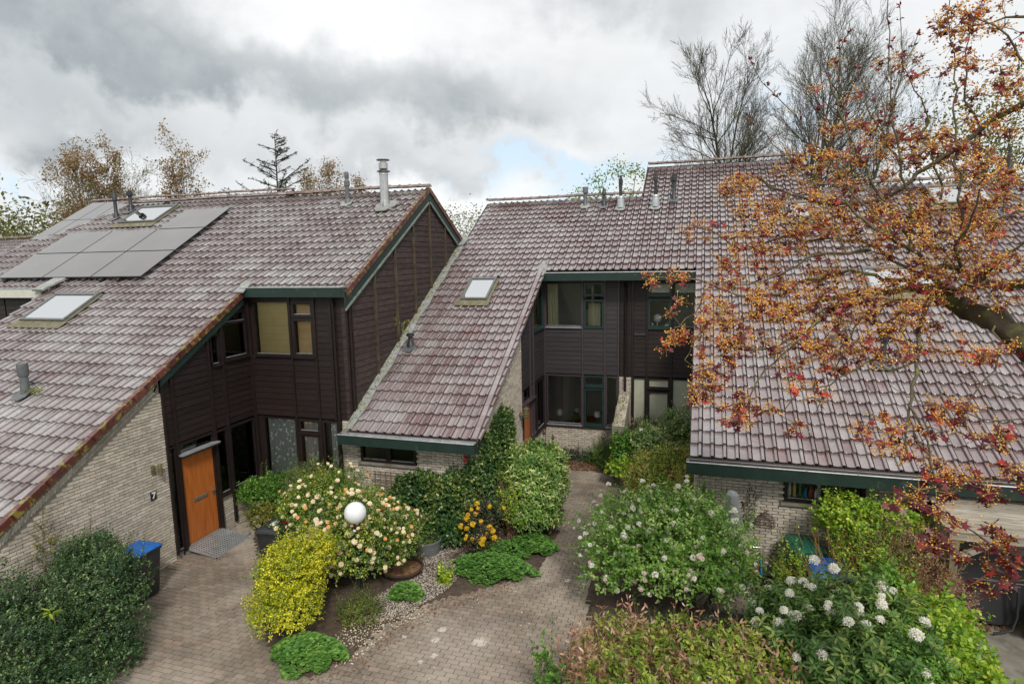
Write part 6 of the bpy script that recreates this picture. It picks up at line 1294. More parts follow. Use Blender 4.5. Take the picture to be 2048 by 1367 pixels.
CLV=[(95,0.96,8.47,6.68,0.82,0.50,0.57),
(80,1.82,8.35,6.95,0.90,0.60,0.48),
(105,2.50,7.98,6.57,0.78,0.60,0.61),
(55,2.93,7.74,6.97,0.39,0.50,0.47),
(75,1.30,8.25,5.93,0.86,0.50,0.43),
(70,2.21,8.00,5.89,0.69,0.50,0.40),
(30,2.97,7.63,6.13,0.32,0.40,0.32),
(60,0.61,7.98,5.58,0.68,0.40,0.37),
(46,1.38,7.87,5.37,0.59,0.40,0.36),
(26,2.16,7.70,5.41,0.50,0.40,0.28),
(14,2.75,7.25,5.44,0.36,0.30,0.20),
(9,-0.44,8.38,6.16,0.33,0.15,0.09),
(7,-0.01,8.71,6.78,0.27,0.15,0.17),
(9,-0.14,8.18,5.61,0.23,0.20,0.39),
(6,-0.32,8.09,5.36,0.16,0.10,0.16),
(12,0.31,8.39,6.12,0.29,0.20,0.26),
(10,0.20,8.20,5.74,0.26,0.20,0.26),
(22,0.21,7.89,5.08,0.31,0.30,0.37),
(18,0.50,7.59,4.60,0.33,0.25,0.18),
(9,0.04,7.78,4.72,0.16,0.20,0.16),
(12,1.04,7.59,4.87,0.41,0.30,0.29),
(3,1.14,7.45,4.43,0.17,0.20,0.12),
(21,2.06,7.32,4.48,0.49,0.30,0.24),
(16,2.46,7.19,4.22,0.37,0.30,0.24),
(14,2.51,7.18,4.76,0.21,0.20,0.21),
(10,2.87,7.06,4.61,0.20,0.20,0.13),
(13,2.33,7.00,3.89,0.36,0.20,0.18),
(7,2.40,6.87,3.58,0.31,0.20,0.25),
(7,2.69,6.82,4.06,0.35,0.20,0.15),
(12,2.75,6.65,3.52,0.29,0.15,0.29),
(4,2.76,6.61,3.26,0.29,0.10,0.09),
(6,2.94,6.71,4.27,0.10,0.20,0.19),
(42,2.17,8.24,7.60,0.63,0.50,0.26),
(30,2.73,7.88,7.56,0.48,0.40,0.32),
(16,2.98,7.82,8.08,0.23,0.30,0.31),
(16,2.67,7.73,8.82,0.36,0.30,0.18),
(9,2.46,7.86,8.75,0.18,0.20,0.24),
(11,2.58,7.73,8.35,0.23,0.30,0.18),
(8,2.87,7.74,8.51,0.23,0.20,0.20),
(9,1.40,8.37,7.96,0.54,0.50,0.36),
(5,1.59,8.41,8.53,0.41,0.40,0.36),
(4,2.12,8.26,8.60,0.26,0.20,0.34),
(26,1.39,8.51,7.52,0.55,0.50,0.25),
(4,2.28,7.97,8.45,0.14,0.20,0.16),
(20,0.48,8.72,7.28,0.33,0.30,0.20),
(12,1.97,8.34,7.97,0.47,0.40,0.23),
]
def maple2(Rt,nodes,g):
    ca,sa=math.cos(R(17)),math.sin(R(17)); C=[]
    for n,x,y,z,rx,ry,rz in CLV:
        for _ in range(int(n*.95)):
            d=nrm(g.normal(size=3))*g.random()**.4; u,v,w=d[0]*rx,d[1]*ry,d[2]*rz; C.append((x+u*ca-v*sa,y+u*sa+v*ca,z+w))
    C=np.array(C); N=nodes.copy(); todo=list(range(len(C))); dist=np.array([np.min(np.linalg.norm(N-c,axis=1)) for c in C]); order=np.argsort(dist); segs=[]
    NN=list(N); arr=N
    for i in order:
        c=C[i]; d=np.linalg.norm(arr-c,axis=1); j=int(np.argmin(d)); p=arr[j]
        if d[j]>.05:
            m=(p+c)/2+g.normal(size=3)*.03*min(1,d[j]*3)-np.array((0,0,-.02)); r=min(.010,.004+.006*d[j]); segs+=[(p,m,r,r*.8),(m,c,r*.8,.0035)]; arr=np.concatenate([arr,[m,c,(p+m)/2,(m+c)/2]])
    tubeobj('twig',segs,'bark_maple',Rt,4,kind='stuff')
    # umbels of small yellow flowers
    n=len(C); kb=22; lowz=C[:,2]<4.6
    cen=np.repeat(C,kb,0); off=g.normal(size=(n*kb,3))*np.array((.050,.050,.038))+np.repeat(g.normal(size=(n,3))*.02,kb,0); P=cen+off
    sub=np.repeat(g.normal(size=(n*kb//4+1,3))*.030,4,0)[:n*kb]; P=P+sub
    has=np.repeat(g.random(n)<.90,kb); P=P[has]; cc=cen[has]
    V=np.array([(1,0,0),(0,1,0),(-1,0,0),(0,-1,0),(0,0,1),(0,0,-1)],float); F=np.array([(0,1,4),(1,2,4),(2,3,4),(3,0,4),(1,0,5),(2,1,5),(3,2,5),(0,3,5)])
    s=.0098*g.uniform(.6,1.3,len(P)); VV=P[:,None]+V[None]*s[:,None,None]; FF=(F[None]+np.arange(len(P))[:,None,None]*6).reshape(-1,3)
    obj('flower_umbel',mesh('flower_umbel',VV.reshape(-1,3),FF,'umbel'),Rt,kind='stuff')
    st=g.choice(len(P),int(len(P)*.6),replace=False); tubeobj('flower_stalk',[(cc[i],P[i],.0024,.0016) for i in st],'umbel_stalk',Rt,3,kind='stuff')
    # leaves
    big=[];T=[]
    Vm,Fm=TM_['maple']; me=mesh('leaf',Vm,Fm,'l_redleaf')
    for c in C:
        k=g.integers(4,9); low=c[2]<5.2
        for q in range(k):
            a=g.uniform(0,6.28); d=np.array((math.cos(a),math.sin(a),-.35+g.normal()*.4)); d=nrm(d); nn=nrm(np.array((g.normal()*.5,-.6+g.normal()*.5,.8))); y=nrm(np.cross(nn,d)); z=np.cross(d,y)
            s=(.055 if not low else .070)*g.uniform(.5,1.4)*(1.15 if c[2]<4.0 else 1)
            T.append(TM(c+d*.025+g.normal(size=3)*.028,d,y,z,s))
    pieces('leaf',me,T,Rt,300)
    # upright shoots carry sparse red buds and small leaves
    P=[];D=[]
    for r0,r1,pts in BR:
        if pts[-1][2]<7.2: continue
        Q=[np.array(p,float) for p in pts]
        for i in range(len(Q)-1):
            for q in range(max(1,int(np.linalg.norm(Q[i+1]-Q[i])/.14))):
                c=Q[i]+(Q[i+1]-Q[i])*g.random()
                if c[2]<7.4: continue
                for k in range(4): P.append(c+g.normal(size=3)*.012); D.append(nrm(g.normal(size=3)+np.array((0,0,.8))))
        for k in range(6): P.append(Q[-1]); D.append(nrm(g.normal(size=3)*.6+np.array((0,0,.6))))
    P=np.array(P); obj('bud',leafmesh('bud',P,np.array(D),nrm(g.normal(size=P.shape)),.050*g.uniform(.5,1.3,len(P)),'oval','l_redleaf'),Rt,kind='stuff')
maple2(Rt_m,nodes_m,g_m)
# ------------------------------------------------------------------ objects
def bin_(name,loc,rz,label,lid,group='wheelie bins',body='black_bin',sticker=None):
    Rt=root(name,loc,label,'wheelie bin',group); Rt.rotation_euler=(0,0,rz); c,s=math.cos(rz),math.sin(rz)
    def fix(o):   # built in local space
        o.matrix_parent_inverse=Matrix.Identity(4); return o
    mb=MB(); V=[];  # tapered body
    for z,wx,wy in ((.04,.20,.24),(.06,.215,.25),(.92,.265,.32),(.93,.285,.345),(.97,.285,.345),(.975,.27,.33)):
        r=.04; pts=[]
        for cx,cy,a0 in ((wx-r,wy-r,0),(-wx+r,wy-r,90),(-wx+r,-wy+r,180),(wx-r,-wy+r,270)):
            for k in range(3): a=R(a0+k*45); pts.append((cx+r*math.cos(a),cy+r*math.sin(a),z))
        V.append(pts)
    n=12; VV=[p for q in V for p in q]; F=[(i*n+k,i*n+(k+1)%n,(i+1)*n+(k+1)%n,(i+1)*n+k) for i in range(len(V)-1) for k in range(n)]+[tuple(range(n-1,-1,-1)),tuple(range((len(V)-1)*n,len(V)*n))]
    mb.add(VV,F); fix(mb.build('body',body,Rt,smooth=True))
    mb=MB(); V=[]
    for z,wx,y0,y1,r in ((.978,.295,-.36,.33,.05),(1.0,.295,-.36,.33,.05),(1.035,.25,-.30,.30,.06),(1.05,.20,-.24,.27,.06)):
        pts=[]
        for cx,cy,a0 in ((wx-r,y1-r,0),(-wx+r,y1-r,90),(-wx+r,y0+r,180),(wx-r,y0+r,270)):
            for k in range(4): a=R(a0+k*30); pts.append((cx+r*math.cos(a),cy+r*math.sin(a),z))
        V.append(pts)
    n=16; VV=[p for q in V for p in q]; F=[(i*n+k,i*n+(k+1)%n,(i+1)*n+(k+1)%n,(i+1)*n+k) for i in range(3) for k in range(n)]+[tuple(range(n-1,-1,-1)),tuple(range(3*n,4*n))]
    mb.add(VV,F); mb.box(-.15,.15,-.20,-.17,1.045,1.062); mb.box(-.15,.15,.17,.20,1.045,1.062); l=fix(mb.build('lid',lid,Rt,smooth=True))
    mb=MB(); mb.tube([(-.22,.36,.99),(.22,.36,.99)],.016,8); mb.box(-.24,-.20,.31,.37,.95,1.0); mb.box(.20,.24,.31,.37,.95,1.0); fix(mb.build('handle',body,Rt,smooth=True))
    for sx in (-.25,.25):
        mb=MB(); mb.tube([(sx-.03,.27,.10),(sx+.03,.27,.10)],.10,16); fix(mb.build('wheel','black',Rt,smooth=True))
    mb=MB()
    if sticker=='white': mb.box(.255,.262,-.14,.02,.78,.90); o=fix(mb.build('sticker','off_white',Rt))
    if sticker=='red': mb.box(-.22,-.10,-.25,-.05,1.052,1.056); o=fix(mb.build('sticker','red',Rt)); mb=MB(); mb.box(-.02,.10,-.12,.10,1.052,1.056); fix(mb.build('label_sheet','off_white',Rt)); mb=MB(); mb.box(-.10,.02,-.335,-.328,.80,.90); fix(mb.build('sticker','off_white',Rt))
    return Rt
bin_('wheelie_bin',(-10.32,8.45,0),R(180),'dark wheelie bin with bright blue lid against the left brick wall','blue',sticker=None)
bin_('wheelie_bin',(-8.35,10.05,0),R(185),'black wheelie bin with black lid half hidden by the camellia','black_bin',sticker='red')
bin_('wheelie_bin',(-8.15,10.75,0),R(185),'wheelie bin with dark green lid behind the black one','green_plastic')
bin_('wheelie_bin',(2.0,11.95,0),R(10),'green wheelie bin behind the forsythia at the right brick wall','green_plastic',body='green_plastic')
# globe lamp
L=root('globe_lamp',(-6.09,9.5,0),'white globe garden lamp on a black post in front of the camellia','lamp')
mb=MB(); mb.lathe((-6.09,9.5,0),[(.06,0),(.055,.06),(.032,.08),(.03,1.40),(.05,1.42),(.055,1.50),(.09,1.52),(.095,1.585)],14); mb.build('post','black',L,smooth=True)
mb=MB(); mb.box(-6.115,-6.065,9.44,9.462,1.42,1.46); mb.build('label_plate','white',L)
mb=MB(); mb.lathe((-6.09,9.5,1.77),[(.205*math.sin(a),-.205*math.cos(a)) for a in np.linspace(.25,math.pi-.001,22)],36); mb.build('globe','globe',L,smooth=True)
# ramp at the door
Rp=root('metal_ramp',(-10.45,10.65,0),'perforated grey metal ramp before the orange door','ramp')
y0,y1,xa,xb,za,zb=10.12,11.18,-10.82,-10.05,.15,.035; mb=MB()
def rp(u,v,h): return (xa+(xb-xa)*u,y0+(y1-y0)*v,za+(zb-za)*u+h)
nu,nv=11,15; e=.055
mb.prism([rp(0,0,-.05),rp(1,0,-.03),rp(1,0,.0),rp(0,0,.0)],(0,.02,0)); mb.prism([rp(0,1,-.05),rp(1,1,-.03),rp(1,1,0),rp(0,1,0)],(0,-.02,0)); mb.prism([rp(1,0,-.03),rp(1,1,-.03),rp(1,1,0),rp(1,0,0)],(-.02,0,0)); mb.prism([rp(0,0,-.05),rp(0,1,-.05),rp(0,1,0),rp(0,0,0)],(.02,0,0)); mb.build('frame','zinc',Rp)
V=[];F=[]
for i in range(nu):
    for j in range(nv):
        u0,u1=.02+.96*i/nu,.02+.96*(i+1)/nu; v0,v1=.02+.96*j/nv,.02+.96*(j+1)/nv; um,vm=(u0+u1)/2,(v0+v1)/2; du,dv=(u1-u0)*.27,(v1-v0)*.27; b=len(V)
        V+=[rp(u0,v0,.002),rp(u1,v0,.002),rp(u1,v1,.002),rp(u0,v1,.002)]+[rp(um+du*math.cos(a),vm+dv*math.sin(a),.004) for a in [R(225+45*q) for q in range(8)]]
        F+=[(b,b+1,b+6,b+5,b+4),(b+1,b+2,b+8,b+7,b+6),(b+2,b+3,b+10,b+9,b+8),(b+3,b,b+4,b+11,b+10)]
obj('tread_plate',mesh('tread_plate',V,F,'zinc'),Rp); mb=MB(); mb.prism([rp(.02,.02,-.04),rp(.98,.02,-.025),rp(.98,.98,-.025),rp(.02,.98,-.04)],(0,0,.004)); mb.build('underside','black',Rp)
# house numbers
def text(name,body,size,mat,loc,rot,parent=None,depth=.008,**k):
    cu=bpy.data.curves.new(name,'FONT'); cu.body=body; cu.size=size; cu.extrude=depth; cu.align_x='CENTER'; cu.align_y='CENTER'; cu.offset=size*.03
    o=bpy.data.objects.new(name,cu); link(o,parent); me=bpy.data.meshes.new_from_object(o,depsgraph=bpy.context.evaluated_depsgraph_get()); bpy.data.objects.remove(o)
    me.materials.clear(); me.materials.append(M[mat]); o=obj(name,me,parent,**k); o.matrix_basis=Matrix.Translation(loc)@Euler(rot).to_matrix().to_4x4(); return o
N7=root('house_number_plate',(-10.85,9.42,1.66),'black plate with white house number 7 on the left brick wall','house number')
mb=MB(); mb.box(-10.852,-10.838,9.34,9.48,1.57,1.76); mb.build('plate','black',N7); text('numeral','7',.19,'white',(-10.832,9.41,1.665),(R(90),0,R(90)),N7,.003)
N5=root('house_number',(-4.98,12.37,1.98),'red house number 5 above the ivy on the centre house','house number'); text('numeral','5',.26,'red',(-4.98,12.37,1.96),(R(90),0,0),N5,.012)
# trellis on the low wall
TR=root('trellis',(-6.9,12.3,1.2),'brown wooden garden trellis below the small window of the centre house','trellis')
for i in range(8): mb=MB(); x=-7.30+i*.14; mb.box(x,x+.022,12.30,12.315,.75,1.50); mb.build('slat','wood_trellis',TR)
for i in range(6): mb=MB(); z=.80+i*.135; mb.box(-7.33,-6.27,12.285,12.30,z,z+.022); mb.build('slat','wood_trellis',TR)
# round tubs
def tub(x,y,r,h,label,mat='pot_grey',fill='soil'):
    T_=root('plant_tub',(x,y,0),label,'planter','round planters'); mb=MB(); mb.lathe((x,y,0),[(r*.80,0),(r*.95,h*.7),(r,h*.92),(r*1.05,h),(r*1.05,h+.02),(r*.94,h+.02),(r*.93,h-.05)],28); mb.build('tub',mat,T_,smooth=True)
    mb=MB(); mb.lathe((x,y,h-.05),[(r*.93,0),(r*.5,.03),(.001,.04)],24); mb.build('earth','soil' if fill=='soil' else fill,T_)
tub(-5.62,11.55,.31,.34,'grey round tub with soil and weeds behind the camellia at the ivy'); tub(-5.75,10.60,.42,.16,'low wide dark tub filled with leaf litter at the right of the camellia','terracotta_dark','leaf_litter'); tub(-1.88,16.6,.30,.42,'round glazed olive pot at the foot of the garden wall','pot_olive')
shrub('weeds',(-5.62,11.55,.3),'small green weeds growing in the grey tub','plant',[(-5.62,11.55,.36,.2,.2,.06)],60,.07,4,.04,'oval','l_green',seed=91,trunks=0)
# stakes with bulb finials
for k,(x,y,z,t) in enumerate(((-4.48,17.6,1.15,'leftmost'),(-4.16,17.45,1.07,'middle'),(-2.66,17.5,1.18,'rightmost'))):
    S=root('garden_stake',(x,y,0),f'rusty garden stake with bulb finial, {t} of the three before the low brick wall','garden stake','garden stakes'); mb=MB(); lean=.06 if k==2 else .0
    mb.tube([(x+lean,y,0),(x,y,z-.12)],.006,6); mb.lathe((x,y,z-.14),[(.008,0),(.045,.03),(.055,.06),(.03,.11),(.010,.16),(.004,.20)],12); mb.build('finial','rust',S,smooth=True)
# door-side stones
g=gg(300)
for (x,y,r,lb) in ((-9.95,11.42,.14,'largest grey stone at the wall foot between ramp and green climber'),(-10.25,11.30,.10,'stone at the wall foot nearest the metal ramp'),(-9.70,11.15,.11,'brown stone of the heap nearest the black bin'),(-10.02,11.18,.08,'small stone in front of the largest one by the ramp'),(-9.60,11.40,.09,'stone half under the faded pink hydrangea')):
    mb=MB(); mb.lathe((x,y,0),[(r*.9,0),(r*1.0,r*.35),(r*.7,r*.75),(r*.2,r*.95)],7); mb.V=[(a+g.normal()*r*.10,b+g.normal()*r*.10,c) for a,b,c in mb.V]
    mb.build('rock','concrete',label=lb,cat='rock',group='stones by the wall')
# blinds and curtains of the left house
FBl=Face('y',YB+.03)
def blind(a0,a1,z0,z1,mat,label,pitch=.026,y=YB+.10):
    B=root('window_blind',((a0+a1)/2,y,z0),label,'blind'); T=[]; me=MB(); w=(a1-a0); me.add([(0,-.010,-.012),(w,-.010,-.012),(w,.010,.010),(0,.010,.010),(0,-.010,-.0135),(w,-.010,-.0135),(w,.010,.0085),(0,.010,.0085)],[(0,1,2,3),(7,6,5,4),(0,4,5,1),(2,6,7,3)])
    sm=mesh('slat',me.V,me.F,mat); z=z0
    while z<z1: T.append(TM((a0,y,z),(1,0,0),(0,1,0),(0,0,1))); z+=pitch
    pieces('slat',sm,T,B); mb=MB(); mb.box(a0,a1,y-.02,y+.02,z1,z1+.03); mb.build('head_rail',mat,B)
blind(-10.62,-9.65,4.17,5.46,'blind','yellow venetian blind in the large upper window of the left house'); blind(-9.47,-9.0,5.18,5.43,'blind_orange','pale blind behind the small top light of the left house'); blind(-9.47,-9.0,4.20,5.02,'blind_orange','orange tinted blind in the narrow upper casement of the left house')
def curtain(Fa,a0,a1,z0,z1,o,mat,label,amp=.025,wave=.11,cat='curtain'):
    n=int((a1-a0)/.012); V=[];F=[]; ph=a0*7
    for i in range(n+1):
        a=a0+(a1-a0)*i/n; oo=o+amp*math.sin(a/wave*6.283+ph)+amp*.4*math.sin(a/wave*2.3+1); V+=[Fa.w(a,z0,oo),Fa.w(a,z1,oo*.98+o*.02),Fa.w(a,z0,oo-.004),Fa.w(a,z1,oo-.004)]
        if i: b=4*i; F+=[(b-4,b,b+1,b-3),(b-2,b-1,b+3,b+2)]
    return obj('curtain',mesh('curtain',V,F,mat,smooth=True),None,label=label,cat=cat)
curtain(FBl,-10.58,-9.66,.98,2.52,-.10,'lace','grey lace curtain with leaf pattern in the wide ground floor window of the left house'); curtain(FBl,-9.50,-8.98,.98,2.52,-.10,'lace','lace curtain in the narrow casement beside the wide one, left house'); curtain(FBl,-8.84,-8.42,.98,2.5,-.10,'lace','strip of lace curtain in the rightmost slim window of the left house')
mb=MB(); Face('x',XW).poly(mb,[(11.76,4.30),(12.05,4.22),(12.0,5.0),(11.80,5.0)],-.09,-.085); mb.build('sheet','curtain',label='cream sheet leaning inside the upper corner window of the left house',cat='sheet')
mb=MB(); mb.box(XW-.35,XW-.12,11.72,12.5,.93,.97); o=mb.build('window_board','wood_trellis',label='wooden ledge with odds and ends inside the corner window by the orange door',cat='ledge')
for k,(y,r,h,mt) in enumerate(((11.9,.05,.16,'white'),(12.1,.06,.10,'blue_cloth'),(12.32,.05,.2,'brass'))): mb=MB(); mb.lathe((XW-.24,y,.97),[(r*.8,0),(r,h*.5),(r*.5,h*.8),(r*.55,h)],12); mb.build('vase',mt,smooth=True,label=('white jug','blue bowl','ochre vase')[k]+' on the ledge inside the corner window by the orange door',cat='vase')
# centre house: curtains, lamps, plant
FC=Face('y',Y5+.03)
curtain(FC,-4.62,-4.28,4.26,5.60,-.12,'curtain','cream curtain at the left of the large upper window, centre house',.03,.09); curtain(Face('x',X5-.03),17.80,17.95,1.1,2.66,-.12,'curtain','white curtain at the side window beside the front door of the centre house',.02,.05)
curtain(FC,-3.36,-2.98,4.24,4.95,-.35,'curtain','pale curtain seen in the upper casement of the centre house',.02,.08); curtain(Face('x',X5-.03),17.5,17.75,4.3,5.5,-.12,'blue_cloth','blue curtain in the upper side window of the centre house',.02,.08)
def tablelamp(x,label):
    y=Y5+.20; Rt=root('table_lamp',(x,y,1.04),label,'lamp','table lamps on the sill'); mb=MB(); mb.lathe((x,y,1.04),[(.05,0),(.05,.012),(.012,.02),(.010,.33)],10); mb.build('stand','chrome',Rt,smooth=True)
    mb=MB(); mb.lathe((x,y,1.33),[(.105,0),(.105,.004),(.078,.17),(.074,.17)],20); mb.build('lamp_shade','lamp_shade',Rt,smooth=True)
pmat('lamp_shade',(.62,.61,.56),(.66,.65,.60),3,.8,[((.06,.06,.06),22,.60,.64,.8)],0)
tablelamp(-4.28,'small table lamp with black patterned white shade, left one on the sill'); tablelamp(-3.05,'small table lamp with patterned white shade, right one behind the casement')
mb=MB(); mb.box(-4.62,-2.4,Y5+.09,Y5+.36,1.0,1.04); mb.build('window_board','off_white',label='white inner sill carrying lamps and the hydrangea, centre house',cat='ledge')
Pt=root('potted_plant',(-3.72,Y5+.22,1.04),'potted plant with white bloom between the two sill lamps','plant'); mb=MB(); mb.lathe((-3.72,Y5+.22,1.04),[(.07,0),(.095,.13),(.10,.14)],16); mb.build('pot','brass',Pt,smooth=True)
g=gg(310); P=np.array([-3.72,Y5+.2,1.32])+g.normal(size=(130,3))*[.10,.05,.08]; obj('foliage',leafmesh('foliage',P,nrm(g.normal(size=P.shape)),nrm(g.normal(size=P.shape)+[0,0,1]),.075*g.uniform(.6,1.2,130),'oval','l_green'),Pt,kind='stuff'); o=obj('flower_head',truss('fl_white',14,9),Pt); o.matrix_basis=Matrix.Translation((-3.70,Y5+.16,1.50))@Matrix.Scale(.09,4)
mb=MB(); mb.box(-3.9,-3.3,20.0,20.6,0,.9); mb.box(-4.35,-3.95,19.9,20.2,0,.8); mb.build('sideboard','door',label='brown wooden cabinet in the dim room behind the hydrangea',cat='cabinet')
mb=MB(); mb.box(-3.74,-3.56,20.86,20.895,4.6,5.3); mb.build('picture','black',label='narrow dark picture on the upper room wall of the centre house',cat='picture')
# right house: globe lamp indoors, books, bottles
mb=MB(); mb.lathe((-1.22,19.15,4.50),[(.13*math.sin(a),-.13*math.cos(a)) for a in np.linspace(.01,math.pi-.01,14)],20); mb.tube([(-1.22,19.15,4.37),(-1.22,19.15,4.25)],.02,8); mb.build('desk_lamp','globe',smooth=True,label='round white lamp inside the upper casement of the right house',cat='lamp')
mb=MB(); mb.box(-1.42,-.15,Y5+.10,Y5+.5,4.16,4.20); mb.build('window_board','off_white',label='white ledge inside the upper window of the right house',cat='ledge')
for k,(x,w_,h,mt) in enumerate(((-1.38,.06,.16,'white'),(-1.02,.22,.08,'off_white'),(-.98,.14,.14,'white'),(-.66,.14,.12,'wood_trellis'),(-.42,.1,.08,'blue_cloth'))): mb=MB(); mb.box(x,x+w_,Y5+.16,Y5+.36,4.20,4.20+h); mb.build('book',mt,label=('small white box at the left of','pile of papers on','white stack on','brown box on','blue book on')[k]+' the upper window ledge, right house',cat='book')
mb=MB(); mb.box(-.72,-.1,Y5+.12,Y5+.125,5.30,5.60); mb.box(-1.41,-.85,Y5+.12,Y5+.125,5.30,5.60); mb.build('roller_blind','off_white',label='short pale roller blind at the top of the upper window, right house',cat='blind')
mb=MB(); mb.box(1.70,3.05,12.60,12.82,1.60,1.63); mb.build('shelf','off_white',label='shelf inside the small window under the right gutter',cat='shelf')
for k,(x,r,h,mt,lb) in enumerate(((1.80,.035,.30,'off_white','white bottle'),(1.89,.035,.32,'bottle_yellow','yellow bottle'),(1.99,.03,.30,'bottle_green','green bottle'),(2.09,.035,.22,'teal','blue bottle'),(2.19,.045,.27,'bottle_red','dull red bottle'),(2.28,.03,.2,'white','short white tube'))): mb=MB(); mb.lathe((x,12.66,1.63),[(r,0),(r,h*.7),(r*.45,h*.8),(r*.45,h)],12); mb.build('bottle',mt,smooth=True,label=lb+' on the shelf in the small window under the right gutter',cat='bottle',group='bottles in the window')
curtain(Face('y',12.50),2.28,2.38,1.66,2.14,-.05,'frosted','green grey curtain edge in the small window under the right gutter',.01,.04)
# parasol, horseshoe, basket, hose reel, tarp
Pa=root('closed_parasol',(.72,11.75,0),'folded parasol in a grey cover leaning by the right brick wall','parasol'); mb=MB(); n=18; V=[]; g=gg(320)
prof=[(.20,.35),(.235,.6),(.22,.9),(.19,1.2),(.15,1.55),(.115,1.8),(.105,1.93),(.07,1.98),(.03,2.0)]
for r,z in prof: V+=[(.72+(r*(1+.16*math.sin(k*5.1+z))+g.normal()*.004)*math.cos(2*math.pi*k/n)-.05*(z-1),11.75+r*(1+.16*math.cos(k*4.3))*math.sin(2*math.pi*k/n),z) for k in range(n)]
mb.add(V,[(i*n+k,i*n+(k+1)%n,(i+1)*n+(k+1)%n,(i+1)*n+k) for i in range(len(prof)-1) for k in range(n)]+[tuple(range((len(prof)-1)*n,len(prof)*n))]); mb.build('cover','grey_cloth',Pa,smooth=False); mb=MB(); mb.tube([(.74,11.75,0),(.74,11.75,.5)],.025,8); mb.lathe((.74,11.75,0),[(.25,0),(.25,.05),(.05,.07)],20); mb.build('pole','flue_grey',Pa,smooth=True)
mb=MB(); mb.tube([(.865+.075*math.cos(a),12.435,1.46+.085*math.sin(a)) for a in np.linspace(R(120),R(420),18)],.014,6); mb.build('horseshoe','rust',smooth=True,label='rusty horseshoe hanging on the right brick wall beside the parasol',cat='horseshoe')
Wb=root('wire_basket',(1.33,12.40,1.2),'rusty round wire basket hanging on the right brick wall','basket'); mb=MB(); cx,cz=1.34,1.16
for rr,zz in ((.19,-.07),(.19,-.02),(.19,.04),(.145,.12),(.07,.18)): mb.tube([(cx+rr*math.cos(a),12.36+.07*math.sin(a)*rr/.19,cz+zz) for a in np.linspace(0,2*math.pi,25)],.006,5)
for a in np.linspace(0,2*math.pi,13)[:-1]: mb.tube([(cx+rr*math.cos(a),12.36+.07*math.sin(a)*rr/.19,cz+zz) for rr,zz in ((.17,-.09),(.19,-.02),(.185,.05),(.13,.13),(.05,.19),(.02,.22))],.004,4)
mb.build('wire_cage','rust',Wb,smooth=True); mb=MB(); mb.tube([(cx,12.37,cz+.22),(cx-.07,12.36,cz+.28),(cx-.02,12.36,cz+.30),(cx,12.36,cz+.24),(cx+.05,12.36,cz+.30),(cx+.07,12.36,cz+.26),(cx,12.36,cz+.22)],.007,5); mb.build('wire_bow','rust',Wb,smooth=True)
Hr=root('hose_reel',(1.08,11.75,0),'garden hose reel with dark red hose and blue rims by the right wall','hose reel'); hx,hy=1.08,11.78
for sx in (-.15,.15): mb=MB(); mb.tube([(hx+sx,hy+.20*math.cos(a),.42+.20*math.sin(a)) for a in np.linspace(0,2*math.pi,25)],.018,8); [mb.tube([(hx+sx,hy,.42),(hx+sx,hy+.2*math.cos(a),.42+.2*math.sin(a))],.008,5) for a in (0,2.1,4.2)]; mb.build('rim','teal',Hr,smooth=True)
for k in range(9): mb=MB(); x=hx-.125+k*.031; mb.tube([(x,hy+(.155+.01*(k%2))*math.cos(a),.42+(.155+.01*(k%2))*math.sin(a)) for a in np.linspace(0,2*math.pi,21)],.017,6); mb.build('hose_loop','hose_red',Hr,smooth=True)
mb=MB(); mb.tube([(hx-.19,hy+.05,.0),(hx-.19,hy+.02,.85),(hx-.15,hy+.01,.90),(hx+.15,hy+.01,.90),(hx+.19,hy+.02,.85),(hx+.19,hy+.05,.0)],.011,6); mb.tube([(hx-.2,hy-.22,.03),(hx+.2,hy-.22,.03)],.014,6); mb.tube([(hx-.19,hy-.22,.03),(hx-.19,hy+.05,.03)],.011,6); mb.tube([(hx+.19,hy-.22,.03),(hx+.19,hy+.05,.03)],.011,6); mb.build('frame','chrome',Hr,smooth=True)
mb=MB(); mb.tube([(hx+.17,hy-.1,.35),(hx+.30,hy-.12,.36),(hx+.42,hy-.1,.25),(hx+.7,hy+.1,.03),(hx+.9,hy+.3,.02)],.012,6); mb.build('hose_end','hose_red',Hr,smooth=True)
for x_,mt in ((hx+.13,'red'),): mb=MB(); mb.tube([(x_,hy-.25,.02),(x_,hy-.23,.20)],.03,8); mb.build('connector',mt,Hr,smooth=True)
# wheelbarrow-like blue tub with a tarp sheen
Bt=root('blue_cover',(2.55,11.6,0),'bright blue plastic lid on a dark garden container behind the forsythia','cover'); V=[];F=[];nx,ny=15,10; g=gg(330)
for i in range(nx+1):
    for j in range(ny+1):
        u,v=i/nx,j/ny; e=min(u,1-u,v,1-v); z=.92+.07*math.sin(u*3.1)*math.sin(v*3.1)+.02*math.sin(u*17)*math.sin(v*11); z=z if e>.02 else z-.10; V.append((2.0+.80*u,11.05+.62*v,z+g.normal()*.006))
for i in range(nx):
    for j in range(ny): a=i*(ny+1)+j; F.append((a,a+ny+1,a+ny+2,a+1))
obj('sheet',mesh('sheet',V,F,'tarp_blue',smooth=True),Bt); mb=MB(); mb.box(2.05,2.75,11.12,11.62,.0,.90); mb.build('container','black_bin',Bt); mb=MB(); mb.tube([(2.2,11.2,1.0),(2.4,11.2,1.05),(2.6,11.2,1.0)],.012,6); mb.build('handle','tarp_blue',Bt,smooth=True)
mb=MB(); FFr=Face('y',12.46); mb.lathe((1.78,12.40,.62),[(.02,0),(.02,.12)],8); mb.build('wall_hook','rust',smooth=True,label='small rusty hook low on the right brick wall',cat='hook')
